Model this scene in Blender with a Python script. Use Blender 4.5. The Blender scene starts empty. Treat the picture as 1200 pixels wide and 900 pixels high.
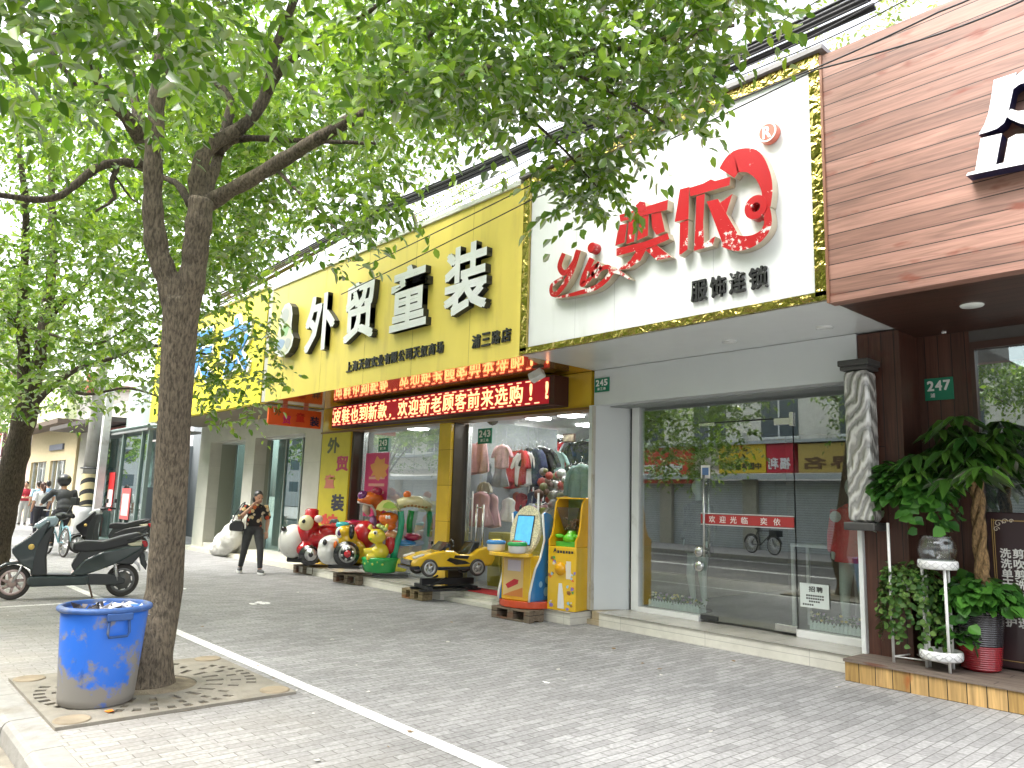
import bpy, bmesh, math, random
import numpy as np
from mathutils import Matrix, Vector

random.seed(7)
RNG = np.random.default_rng(11)
R = math.radians
SC = bpy.context.scene
COL = SC.collection

# ------------------------------------------------------------------ camera
CAM_H = 1.5
F_PX, YAW, PITCH, ROLL = 889.0, R(-48.28), R(8.855), R(1.804)
def camera_axes():
    f = np.array([math.sin(YAW)*math.cos(PITCH), math.cos(YAW)*math.cos(PITCH), math.sin(PITCH)])
    r = np.cross(f, [0, 0, 1]); r /= np.linalg.norm(r); u = np.cross(r, f)
    return (math.cos(ROLL)*r + math.sin(ROLL)*u, -math.sin(ROLL)*r + math.cos(ROLL)*u, f)
AX = camera_axes()
cam_data = bpy.data.cameras.new('camera')
cam = bpy.data.objects.new('camera', cam_data); COL.objects.link(cam)
m = Matrix.Identity(4)
for i, a in enumerate((AX[0], AX[1], -AX[2])):
    for k in range(3):
        m[k][i] = a[k]
m[2][3] = CAM_H
cam.matrix_world = m
cam_data.sensor_width = 36.0
cam_data.lens = 36.0*F_PX/1200.0
cam_data.clip_start = 0.05
cam_data.clip_end = 2000.0
SC.camera = cam

# ------------------------------------------------------------------ light
SUN_EL, SUN_ROT = R(58), R(200)
world = bpy.data.worlds.new('World'); SC.world = world
world.use_nodes = True
nt = world.node_tree; nt.nodes.clear()
sky = nt.nodes.new('ShaderNodeTexSky'); sky.sky_type = 'NISHITA'; sky.sun_disc = False
sky.sun_elevation = SUN_EL; sky.sun_rotation = SUN_ROT
sky.air_density = 1.0; sky.dust_density = 4.0; sky.ozone_density = 1.0
hs = nt.nodes.new('ShaderNodeHueSaturation'); hs.inputs['Saturation'].default_value = 0.22
bg = nt.nodes.new('ShaderNodeBackground'); bg.inputs['Strength'].default_value = 0.15
wo = nt.nodes.new('ShaderNodeOutputWorld')
nt.links.new(sky.outputs[0], hs.inputs['Color']); nt.links.new(hs.outputs[0], bg.inputs[0]); nt.links.new(bg.outputs[0], wo.inputs[0])
sd = bpy.data.lights.new('sun', 'SUN'); sd.energy = 1.0; sd.angle = R(34); sd.color = (1.0, 0.96, 0.88)
sun = bpy.data.objects.new('sun', sd); COL.objects.link(sun)
# direction towards the sun: high over the street, slightly up the street from the shops
sun_dir = Vector((math.cos(SUN_EL)*math.sin(R(200)), math.cos(SUN_EL)*math.cos(R(200)), math.sin(SUN_EL)))
sun.rotation_euler = sun_dir.to_track_quat('Z', 'Y').to_euler()
SC.view_settings.view_transform = 'Standard'
SC.view_settings.look = 'None'
SC.view_settings.gamma = 1.0
SC.view_settings.exposure = 2.5
try: SC.view_settings.use_curve_mapping = False
except Exception: pass
SC.cycles.max_bounces = 8; SC.cycles.transparent_max_bounces = 16
SC.cycles.glossy_bounces = 3; SC.cycles.diffuse_bounces = 4
SC.cycles.caustics_reflective = False; SC.cycles.caustics_refractive = False

def ray(px, py):
    d = (px-600)/F_PX*AX[0] - (py-450)/F_PX*AX[1] + AX[2]
    return d
def at(px, py, dist):                      # point at a given forward distance along a line of sight
    return Vector(ray(px, py)*dist + np.array([0, 0, CAM_H]))
def aty(px, py, y):                        # point on the plane y = const
    d = ray(px, py); return Vector(d*(y/d[1]) + np.array([0, 0, CAM_H]))
def atz(px, py, z=0.0):
    d = ray(px, py); return Vector(d*((z-CAM_H)/d[2]) + np.array([0, 0, CAM_H]))

# ------------------------------------------------------------------ materials
MATS = {}
def srgb(h):
    h = h.lstrip('#'); c = [int(h[i:i+2], 16)/255 for i in (0, 2, 4)]
    return tuple(x/12.92 if x <= .04045 else ((x+.055)/1.055)**2.4 for x in c)
def mat(name, color, rough=0.5, metal=0.0, var=0.0, scale=6.0, bump=0.0, bscale=40.0, dirt=None, dscale=1.5, dlo=.55, dhi=.75,
        emit=None, es=1.0, trans=0.0, spec=0.5, coat=0.0, stretch=(1, 1, 1), island=0.0, dirt_detail=6.0):
    if name in MATS: return MATS[name]
    M = bpy.data.materials.new(name); M.use_nodes = True; MATS[name] = M
    t = M.node_tree; N = t.nodes; L = t.links
    b = N['Principled BSDF']
    if isinstance(color, str): color = srgb(color)
    b.inputs['Roughness'].default_value = rough; b.inputs['Metallic'].default_value = metal
    b.inputs['Specular IOR Level'].default_value = spec
    b.inputs['Coat Weight'].default_value = coat
    b.inputs['Base Color'].default_value = (*color, 1)
    if trans: b.inputs['Transmission Weight'].default_value = trans
    src = None
    if var or dirt or bump or island:
        tc = N.new('ShaderNodeTexCoord'); mp = N.new('ShaderNodeMapping'); mp.inputs['Scale'].default_value = stretch
        L.new(tc.outputs['Object'], mp.inputs['Vector']); vec = mp.outputs[0]
    if var:
        n = N.new('ShaderNodeTexNoise'); n.inputs['Scale'].default_value = scale; n.inputs['Detail'].default_value = 6
        L.new(vec, n.inputs['Vector'])
        r = N.new('ShaderNodeMapRange'); r.inputs[1].default_value = .3; r.inputs[2].default_value = .7
        r.inputs[3].default_value = 1-var; r.inputs[4].default_value = 1+var
        L.new(n.outputs['Fac'], r.inputs[0])
        mx = N.new('ShaderNodeVectorMath'); mx.operation = 'SCALE'; mx.inputs[0].default_value = color
        L.new(r.outputs[0], mx.inputs['Scale']); src = mx.outputs[0]
    if island:
        g = N.new('ShaderNodeNewGeometry')
        r = N.new('ShaderNodeMapRange'); r.inputs[3].default_value = 1-island; r.inputs[4].default_value = 1+island
        L.new(g.outputs['Random Per Island'], r.inputs[0])
        mx = N.new('ShaderNodeVectorMath'); mx.operation = 'SCALE'; mx.inputs[0].default_value = color
        if src: L.new(src, mx.inputs[0])
        L.new(r.outputs[0], mx.inputs['Scale']); src = mx.outputs[0]
    if dirt:
        dc = srgb(dirt) if isinstance(dirt, str) else dirt
        n = N.new('ShaderNodeTexNoise'); n.inputs['Scale'].default_value = dscale; n.inputs['Detail'].default_value = dirt_detail; n.inputs['Roughness'].default_value = .65
        L.new(vec, n.inputs['Vector'])
        r = N.new('ShaderNodeMapRange'); r.inputs[1].default_value = dlo; r.inputs[2].default_value = dhi
        L.new(n.outputs['Fac'], r.inputs[0])
        mx = N.new('ShaderNodeMix'); mx.data_type = 'RGBA'; mx.inputs[6].default_value = (*color, 1); mx.inputs[7].default_value = (*dc, 1)
        if src: L.new(src, mx.inputs[6])
        L.new(r.outputs[0], mx.inputs[0]); src = mx.outputs[2]
    if src: L.new(src, b.inputs['Base Color'])
    if bump:
        n = N.new('ShaderNodeTexNoise'); n.inputs['Scale'].default_value = bscale; n.inputs['Detail'].default_value = 5
        L.new(vec, n.inputs['Vector'])
        bp = N.new('ShaderNodeBump'); bp.inputs['Strength'].default_value = bump; bp.inputs['Distance'].default_value = .02
        L.new(n.outputs['Fac'], bp.inputs['Height']); L.new(bp.outputs[0], b.inputs['Normal'])
    if emit is not None:
        ec = srgb(emit) if isinstance(emit, str) else emit
        b.inputs['Emission Color'].default_value = (*ec, 1); b.inputs['Emission Strength'].default_value = es
    return M
def glass(name, tint=(1, 1, 1), f0=.06, rough=0.0):
    """thin pane: clear or tinted, reflecting more at grazing angles, the same from both sides"""
    if name in MATS: return MATS[name]
    M = bpy.data.materials.new(name); M.use_nodes = True; MATS[name] = M
    t = M.node_tree; N = t.nodes; L = t.links; N.clear()
    o = N.new('ShaderNodeOutputMaterial'); tr = N.new('ShaderNodeBsdfTransparent'); tr.inputs[0].default_value = (*tint, 1)
    g = N.new('ShaderNodeBsdfGlossy'); g.inputs['Roughness'].default_value = rough; g.inputs[0].default_value = (.97, 1, .99, 1)
    lw = N.new('ShaderNodeLayerWeight'); lw.inputs[0].default_value = .5
    pw = N.new('ShaderNodeMath'); pw.operation = 'POWER'; pw.inputs[1].default_value = 5; L.new(lw.outputs['Facing'], pw.inputs[0])
    ml = N.new('ShaderNodeMath'); ml.operation = 'MULTIPLY_ADD'; ml.inputs[1].default_value = 1-f0; ml.inputs[2].default_value = f0; ml.use_clamp = True; L.new(pw.outputs[0], ml.inputs[0])
    mx = N.new('ShaderNodeMixShader')
    L.new(ml.outputs[0], mx.inputs[0]); L.new(tr.outputs[0], mx.inputs[1]); L.new(g.outputs[0], mx.inputs[2]); L.new(mx.outputs[0], o.inputs[0])
    return M
def planks(name, color, axis_along='x', width=.11, rough=.5, dark=.35, length=2.5, var=.3, warm=None):
    """boards: thin dark joints, per-board tone, long grain, knots."""
    if name in MATS: return MATS[name]
    M = bpy.data.materials.new(name); M.use_nodes = True; MATS[name] = M
    t = M.node_tree; N = t.nodes; L = t.links; b = N['Principled BSDF']; b.inputs['Roughness'].default_value = rough
    color = srgb(color) if isinstance(color, str) else color
    tc = N.new('ShaderNodeTexCoord'); sp = N.new('ShaderNodeSeparateXYZ'); L.new(tc.outputs['Object'], sp.inputs[0])
    cb = N.new('ShaderNodeCombineXYZ')
    order = {'x': ('X', 'Z', 'Y'), 'z': ('Z', 'X', 'Y'), 'xy': ('X', 'Y', 'Z'), 'yz': ('Z', 'Y', 'X')}[axis_along]
    for i, k in enumerate(order): L.new(sp.outputs[k], cb.inputs[i])
    br = N.new('ShaderNodeTexBrick'); br.offset = .37; br.offset_frequency = 3
    br.inputs['Scale'].default_value = 1; br.inputs['Brick Width'].default_value = length; br.inputs['Row Height'].default_value = width
    br.inputs['Mortar Size'].default_value = .0045; br.inputs['Mortar Smooth'].default_value = .2; br.inputs['Bias'].default_value = 0
    br.inputs['Color1'].default_value = (*[c*(1-var) for c in color], 1); br.inputs['Color2'].default_value = (*[min(1, c*(1+var)) for c in (warm or color)], 1)
    br.inputs['Mortar'].default_value = (*[c*dark*.4 for c in color], 1)
    L.new(cb.outputs[0], br.inputs['Vector'])
    mp = N.new('ShaderNodeMapping'); mp.inputs['Scale'].default_value = (1.2, 22, 22); L.new(cb.outputs[0], mp.inputs[0])
    n = N.new('ShaderNodeTexNoise'); n.inputs['Scale'].default_value = 1.6; n.inputs['Detail'].default_value = 7; n.inputs['Distortion'].default_value = .8; L.new(mp.outputs[0], n.inputs['Vector'])
    r = N.new('ShaderNodeMapRange'); r.inputs[1].default_value = .3; r.inputs[2].default_value = .72; r.inputs[3].default_value = .62; r.inputs[4].default_value = 1.25; L.new(n.outputs['Fac'], r.inputs[0])
    mx = N.new('ShaderNodeVectorMath'); mx.operation = 'SCALE'; L.new(br.outputs[0], mx.inputs[0]); L.new(r.outputs[0], mx.inputs['Scale'])
    mk = N.new('ShaderNodeMapping'); mk.inputs['Scale'].default_value = (1.6, 4.5, 4.5); L.new(cb.outputs[0], mk.inputs[0])
    vo = N.new('ShaderNodeTexNoise'); vo.inputs['Scale'].default_value = 1.7; vo.inputs['Detail'].default_value = 3; L.new(mk.outputs[0], vo.inputs['Vector'])
    rr = N.new('ShaderNodeMapRange'); rr.inputs[1].default_value = .61; rr.inputs[2].default_value = .72; L.new(vo.outputs['Fac'], rr.inputs[0])
    m2 = N.new('ShaderNodeMix'); m2.data_type = 'RGBA'; m2.inputs[7].default_value = (color[0]*.8, color[1]*.45, color[2]*.35, 1)
    L.new(rr.outputs[0], m2.inputs[0]); L.new(mx.outputs[0], m2.inputs[6]); L.new(m2.outputs[2], b.inputs['Base Color'])
    bp = N.new('ShaderNodeBump'); bp.inputs['Strength'].default_value = .5; bp.inputs['Distance'].default_value = .006; bp.invert = True
    L.new(br.outputs['Fac'], bp.inputs['Height']); L.new(bp.outputs[0], b.inputs['Normal'])
    return M
def tiles(name, color, w, h, plane='xz', rough=.35, mortar=.6, msize=.004, var=.05, off=0.0, dirt=None):
    if name in MATS: return MATS[name]
    M = bpy.data.materials.new(name); M.use_nodes = True; MATS[name] = M
    t = M.node_tree; N = t.nodes; L = t.links; b = N['Principled BSDF']; b.inputs['Roughness'].default_value = rough
    color = srgb(color) if isinstance(color, str) else color
    tc = N.new('ShaderNodeTexCoord'); sp = N.new('ShaderNodeSeparateXYZ'); L.new(tc.outputs['Object'], sp.inputs[0])
    cb = N.new('ShaderNodeCombineXYZ')
    o = {'xz': 'XZY', 'xy': 'XYZ', 'yz': 'YZX', 'zx': 'ZXY', 'yx': 'YXZ'}[plane]
    for i, k in enumerate(o): L.new(sp.outputs[k], cb.inputs[i])
    br = N.new('ShaderNodeTexBrick'); br.offset = off; br.inputs['Scale'].default_value = 1
    br.inputs['Brick Width'].default_value = w; br.inputs['Row Height'].default_value = h; br.inputs['Mortar Size'].default_value = msize
    br.inputs['Mortar Smooth'].default_value = .1
    br.inputs['Color1'].default_value = (*[c*(1-var) for c in color], 1); br.inputs['Color2'].default_value = (*[c*(1+var) for c in color], 1)
    br.inputs['Mortar'].default_value = (*[c*mortar for c in color], 1)
    L.new(cb.outputs[0], br.inputs['Vector'])
    n = N.new('ShaderNodeTexNoise'); n.inputs['Scale'].default_value = 2.2; n.inputs['Detail'].default_value = 8; n.inputs['Roughness'].default_value = .7; L.new(tc.outputs['Object'], n.inputs['Vector'])
    r = N.new('ShaderNodeMapRange'); r.inputs[1].default_value = .3; r.inputs[2].default_value = .7; r.inputs[3].default_value = 1.08; r.inputs[4].default_value = .9 if not dirt else dirt; L.new(n.outputs['Fac'], r.inputs[0])
    mx = N.new('ShaderNodeVectorMath'); mx.operation = 'SCALE'; L.new(br.outputs[0], mx.inputs[0]); L.new(r.outputs[0], mx.inputs['Scale']); L.new(mx.outputs[0], b.inputs['Base Color'])
    bp = N.new('ShaderNodeBump'); bp.inputs['Strength'].default_value = .35; bp.inputs['Distance'].default_value = .004; bp.invert = True
    L.new(br.outputs['Fac'], bp.inputs['Height']); L.new(bp.outputs[0], b.inputs['Normal'])
    return M

# ------------------------------------------------------------------ mesh builder
class MB:
    def __init__(s): s.v = []; s.f = []; s.mi = []; s.sm = []
    def add(s, vs, fs, m=0, smooth=False):
        o = len(s.v); s.v += [tuple(p) for p in vs]
        for f in fs: s.f.append(tuple(i+o for i in f)); s.mi.append(m); s.sm.append(smooth)
        return s
    def box(s, x0, x1, y0, y1, z0, z1, m=0):
        return s.add([(x0,y0,z0),(x1,y0,z0),(x1,y1,z0),(x0,y1,z0),(x0,y0,z1),(x1,y0,z1),(x1,y1,z1),(x0,y1,z1)],
                     [(0,3,2,1),(4,5,6,7),(0,1,5,4),(1,2,6,5),(2,3,7,6),(3,0,4,7)], m)
    def obox(s, c, size, rot=None, m=0):
        sx, sy, sz = (k/2 for k in size); Q = rot.to_matrix() if hasattr(rot, 'to_matrix') else (rot or Matrix.Identity(3)); c = Vector(c)
        P = [c + Q @ Vector(p) for p in [(-sx,-sy,-sz),(sx,-sy,-sz),(sx,sy,-sz),(-sx,sy,-sz),(-sx,-sy,sz),(sx,-sy,sz),(sx,sy,sz),(-sx,sy,sz)]]
        return s.add(P, [(0,3,2,1),(4,5,6,7),(0,1,5,4),(1,2,6,5),(2,3,7,6),(3,0,4,7)], m)
    def tube(s, pts, r, n=8, caps=True, m=0, smooth=True, flat=1.0):
        pts = [Vector(p) for p in pts]; rs = r if isinstance(r, (list, tuple)) else [r]*len(pts)
        T = []
        for i in range(len(pts)):
            d = pts[min(i+1, len(pts)-1)] - pts[max(i-1, 0)]
            T.append(d.normalized() if d.length > 1e-9 else Vector((0,0,1)))
        a = Vector((0,0,1)) if abs(T[0].z) < .9 else Vector((1,0,0))
        u = T[0].cross(a).normalized(); vs = []
        for i, p in enumerate(pts):
            u = (u - T[i]*u.dot(T[i])); u = u.normalized() if u.length > 1e-9 else T[i].orthogonal().normalized()
            w = T[i].cross(u)
            for k in range(n):
                q = 2*math.pi*k/n; vs.append(p + u*(math.cos(q)*rs[i]) + w*(math.sin(q)*rs[i]*flat))
        fs = [(i*n+k, i*n+(k+1)%n, (i+1)*n+(k+1)%n, (i+1)*n+k) for i in range(len(pts)-1) for k in range(n)]
        s.add(vs, fs, m, smooth)
        if caps:
            o = len(s.v) - len(vs)
            s.f.append(tuple(o+k for k in reversed(range(n)))); s.mi.append(m); s.sm.append(False)
            e = o + (len(pts)-1)*n; s.f.append(tuple(e+k for k in range(n))); s.mi.append(m); s.sm.append(False)
        return s
    def lathe(s, c, prof, n=24, m=0, smooth=True, axis='z', sx=1.0, sy=1.0, caps=False):
        c = Vector(c); vs = []
        for (r, h) in prof:
            for k in range(n):
                q = 2*math.pi*k/n; a, b = r*math.cos(q)*sx, r*math.sin(q)*sy
                vs.append(c + (Vector((a, b, h)) if axis == 'z' else Vector((a, -h, b)) if axis == 'y' else Vector((h, a, b))))
        fs = [(i*n+k, i*n+(k+1)%n, (i+1)*n+(k+1)%n, (i+1)*n+k) for i in range(len(prof)-1) for k in range(n)]
        s.add(vs, fs, m, smooth)
        if caps:
            o = len(s.v)-len(vs)
            s.f.append(tuple(o+k for k in reversed(range(n)))); s.mi.append(m); s.sm.append(False)
            e = o+(len(prof)-1)*n; s.f.append(tuple(e+k for k in range(n))); s.mi.append(m); s.sm.append(False)
        return s
    def ell(s, c, r, rot=None, n=16, m=0):
        c = Vector(c); r = (r, r, r) if not isinstance(r, (tuple, list)) else r; k2 = n//2
        Q = rot.to_matrix() if hasattr(rot, 'to_matrix') else rot
        vs = []
        for i in range(1, k2):
            t = math.pi*i/k2
            for k in range(n):
                q = 2*math.pi*k/n; p = Vector((r[0]*math.sin(t)*math.cos(q), r[1]*math.sin(t)*math.sin(q), r[2]*math.cos(t)))
                vs.append(c + (Q @ p if Q else p))
        top = Vector((0,0,r[2])); vs += [c + (Q @ top if Q else top), c - (Q @ top if Q else top)]
        N = len(vs); fs = [(i*n+k, (i+1)*n+k, (i+1)*n+(k+1)%n, i*n+(k+1)%n) for i in range(k2-2) for k in range(n)]
        fs += [(N-2, k, (k+1)%n) for k in range(n)] + [(N-1, (k2-2)*n+(k+1)%n, (k2-2)*n+k) for k in range(n)]
        return s.add(vs, fs, m, True)
    def prism(s, poly, a, b, plane='xz', m=0, side=None, smooth=False):
        """poly in a plane, from depth a to depth b along the third axis (front face first)."""
        put = {'xz': lambda p, d: (p[0], d, p[1]), 'xy': lambda p, d: (p[0], p[1], d), 'yz': lambda p, d: (d, p[0], p[1])}[plane]
        n = len(poly); vs = [put(p, a) for p in poly] + [put(p, b) for p in poly]
        area = sum(poly[i][0]*poly[(i+1)%n][1]-poly[(i+1)%n][0]*poly[i][1] for i in range(n))
        fr, bk = tuple(range(n)), tuple(range(2*n-1, n-1, -1))
        s.add(vs, [fr, bk], m)
        o = len(s.v)-2*n; side = m if side is None else side
        for i in range(n):
            s.f.append((o+(i+1)%n, o+i, o+n+i, o+n+(i+1)%n)); s.mi.append(side); s.sm.append(smooth)
        return s
    def build(s, name, mats, parent=None, bevel=None, seg=2, mods=None, fixn=True):
        me = bpy.data.meshes.new(name)
        vs = s.v
        Mi = INV.get(parent.name) if parent is not None else None
        if Mi is not None: vs = [Mi @ Vector(p) for p in vs]
        me.from_pydata([tuple(p) for p in vs], [], s.f)
        if not isinstance(mats, (list, tuple)): mats = [mats]
        for k in mats: me.materials.append(k)
        me.polygons.foreach_set('material_index', s.mi); me.polygons.foreach_set('use_smooth', s.sm)
        if fixn and len(s.f) < 60000:
            bm = bmesh.new(); bm.from_mesh(me); bmesh.ops.recalc_face_normals(bm, faces=bm.faces); bm.to_mesh(me); bm.free()
        me.update()
        o = bpy.data.objects.new(name, me); COL.objects.link(o)
        if parent is not None:
            o.parent = parent
            if parent.name in INV: INV[o.name] = INV[parent.name]
        if bevel:
            b = o.modifiers.new('bevel', 'BEVEL'); b.width = bevel; b.segments = seg; b.limit_method = 'ANGLE'; b.angle_limit = R(35)
        return o
INV = {}
def thing(name, label, cat, loc=(0, 0, 0), rotz=0.0, group=None):
    o = bpy.data.objects.new(name, None); COL.objects.link(o); o.empty_display_size = .1
    o.location = loc; o.rotation_euler = (0, 0, rotz)
    INV[o.name] = (Matrix.Translation(Vector(loc)) @ Matrix.Rotation(rotz, 4, 'Z')).inverted()
    o['label'] = label; o['category'] = cat
    if group: o['group'] = group
    return o
def local(root):                              # build the parts of this thing in its own coordinates
    INV[root.name] = Matrix.Identity(4); return root
def tag(o, label=None, cat=None, group=None, kind=None):
    if label: o['label'] = label
    if cat: o['category'] = cat
    if group: o['group'] = group
    if kind: o['kind'] = kind
    return o
def copy_tree(o, parent=None):
    c = o.copy(); COL.objects.link(c)
    if parent is not None: c.parent = parent
    for ch in list(o.children): copy_tree(ch, c)
    return c
def dup(root, loc, rotz=None, label=None, group=None, scale=None):
    c = copy_tree(root); c.location = loc
    if rotz is not None: c.rotation_euler = (0, 0, rotz)
    if label: c['label'] = label
    if group: c['group'] = group
    if scale: c.scale = scale if isinstance(scale, (tuple, list)) else (scale,)*3
    return c
def blob(name, ma, parent, shapes, vox=.012, smooth=4, mods=()):
    """one continuous surface grown from overlapping tapered tubes and ellipsoids."""
    b = MB()
    for q in shapes:
        if q[0] == 'e': b.ell(q[1], q[2], q[3] if len(q) > 3 else None, n=16)
        else: b.tube(q[1], q[2], n=12)
    o = b.build(name, ma, parent)
    rm = o.modifiers.new('remesh', 'REMESH'); rm.mode = 'VOXEL'; rm.voxel_size = vox; rm.use_smooth_shade = True
    if smooth:
        s_ = o.modifiers.new('smooth', 'SMOOTH'); s_.iterations = smooth; s_.factor = .5
    return o
# ------------------------------------------------------------------ lettering
def glyph_mesh(text, bold=0.0, depth=0.05, res=3):
    c = bpy.data.curves.new('glyphs', 'FONT'); c.body = text; c.extrude = depth/2; c.offset = bold; c.resolution_u = res
    o = bpy.data.objects.new('glyphs', c); COL.objects.link(o)
    bpy.context.view_layer.update()
    me = bpy.data.meshes.new_from_object(o)
    n = len(me.vertices); co = np.empty(n*3); me.vertices.foreach_get('co', co); co = co.reshape(-1, 3)
    fs = [tuple(p.vertices) for p in me.polygons]; nz = [p.normal.z for p in me.polygons]
    bpy.data.objects.remove(o); bpy.data.curves.remove(c); bpy.data.meshes.remove(me)
    return co, fs, nz
GC = {}
def letter_into(mb, text, box, y, depth=.05, bold=.0, mface=0, mside=1, face='-y', shear=0.0, res=2):
    """text filling box (a0, a1, z0, z1) on a wall; face = which way it looks. Heavier weights overlay shifted strokes, each a hair shallower."""
    k = (text, res)
    if k not in GC: GC[k] = glyph_mesh(text, 0, 1.0, res)
    co, fs, nz = GC[k]
    lo, hi = co.min(0)-bold, co.max(0)+bold; a0, a1, z0, z1 = box
    sx = (a1-a0)/(hi[0]-lo[0]); sz = (z1-z0)/(hi[1]-lo[1])
    if bold < .012: sh = [(0, 0)]
    elif bold < .028: sh = [(bold, bold), (-bold, bold), (bold, -bold), (-bold, -bold)]
    else: sh = [(bold*i, bold*j) for i in (-1, 0, 1) for j in (-1, 0, 1)]
    for q, (bx, by) in enumerate(sh):
        dq = depth*(1-.006*q)
        u = a0 + (co[:, 0]+bx-lo[0])*sx; w = z0 + (co[:, 1]+by-lo[1])*sz; u = u + (w-z0)*shear; d = (co[:, 2]+.5)*dq
        if face == '-y': P = np.stack([u, y-d, w], 1)
        elif face == '+y': P = np.stack([a0+a1-u, y+d, w], 1)
        elif face == '+x': P = np.stack([y+d, u, w], 1)
        elif face == '-x': P = np.stack([y-d, a0+a1-u, w], 1)
        elif face == '+z': P = np.stack([u, w, y+d], 1)
        o = len(mb.v); mb.v += [tuple(p) for p in P]
        for f, z in zip(fs, nz):
            mb.f.append(tuple(i+o for i in f)); mb.mi.append(mface if z > .5 else mside); mb.sm.append(False)
    return mb
def ribbon(mb, pts, w, y, depth, mface=0, mside=1, sub=6):
    """a flat stroke of varying width, cut from thick sheet, standing off a wall at y."""
    pts = [Vector((p[0], p[1])) for p in pts]; ws = w if isinstance(w, (list, tuple)) else [w]*len(pts)
    P, W = [], []
    n = len(pts)
    for i in range(n-1):
        p0, p1, p2, p3 = pts[max(i-1, 0)], pts[i], pts[i+1], pts[min(i+2, n-1)]
        for k in range(sub):
            t = k/sub
            P.append(.5*((2*p1)+(p2-p0)*t+(2*p0-5*p1+4*p2-p3)*t*t+(3*p1-p0-3*p2+p3)*t**3)); W.append(ws[i]*(1-t)+ws[i+1]*t)
    P.append(pts[-1]); W.append(ws[-1])
    L_, R_ = [], []
    for i in range(len(P)):
        d = P[min(i+1, len(P)-1)]-P[max(i-1, 0)]; d = d.normalized(); nn = Vector((-d.y, d.x))
        L_.append(P[i]+nn*W[i]/2); R_.append(P[i]-nn*W[i]/2)
    N = len(P); vs = [(p.x, y-depth, p.y) for p in L_]+[(p.x, y-depth, p.y) for p in R_]+[(p.x, y, p.y) for p in L_]+[(p.x, y, p.y) for p in R_]
    mb.add(vs, [(i, i+1, N+i+1, N+i) for i in range(N-1)], mface)
    o = len(mb.v)-4*N
    for i in range(N-1):
        mb.f += [(o+i, o+2*N+i, o+2*N+i+1, o+i+1), (o+N+i, o+N+i+1, o+3*N+i+1, o+3*N+i)]; mb.mi += [mside]*2; mb.sm += [False]*2
    mb.f += [(o, o+N, o+3*N, o+2*N), (o+N-1, o+3*N-1, o+4*N-1, o+2*N-1)]; mb.mi += [mside]*2; mb.sm += [False]*2
    return mb
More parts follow.
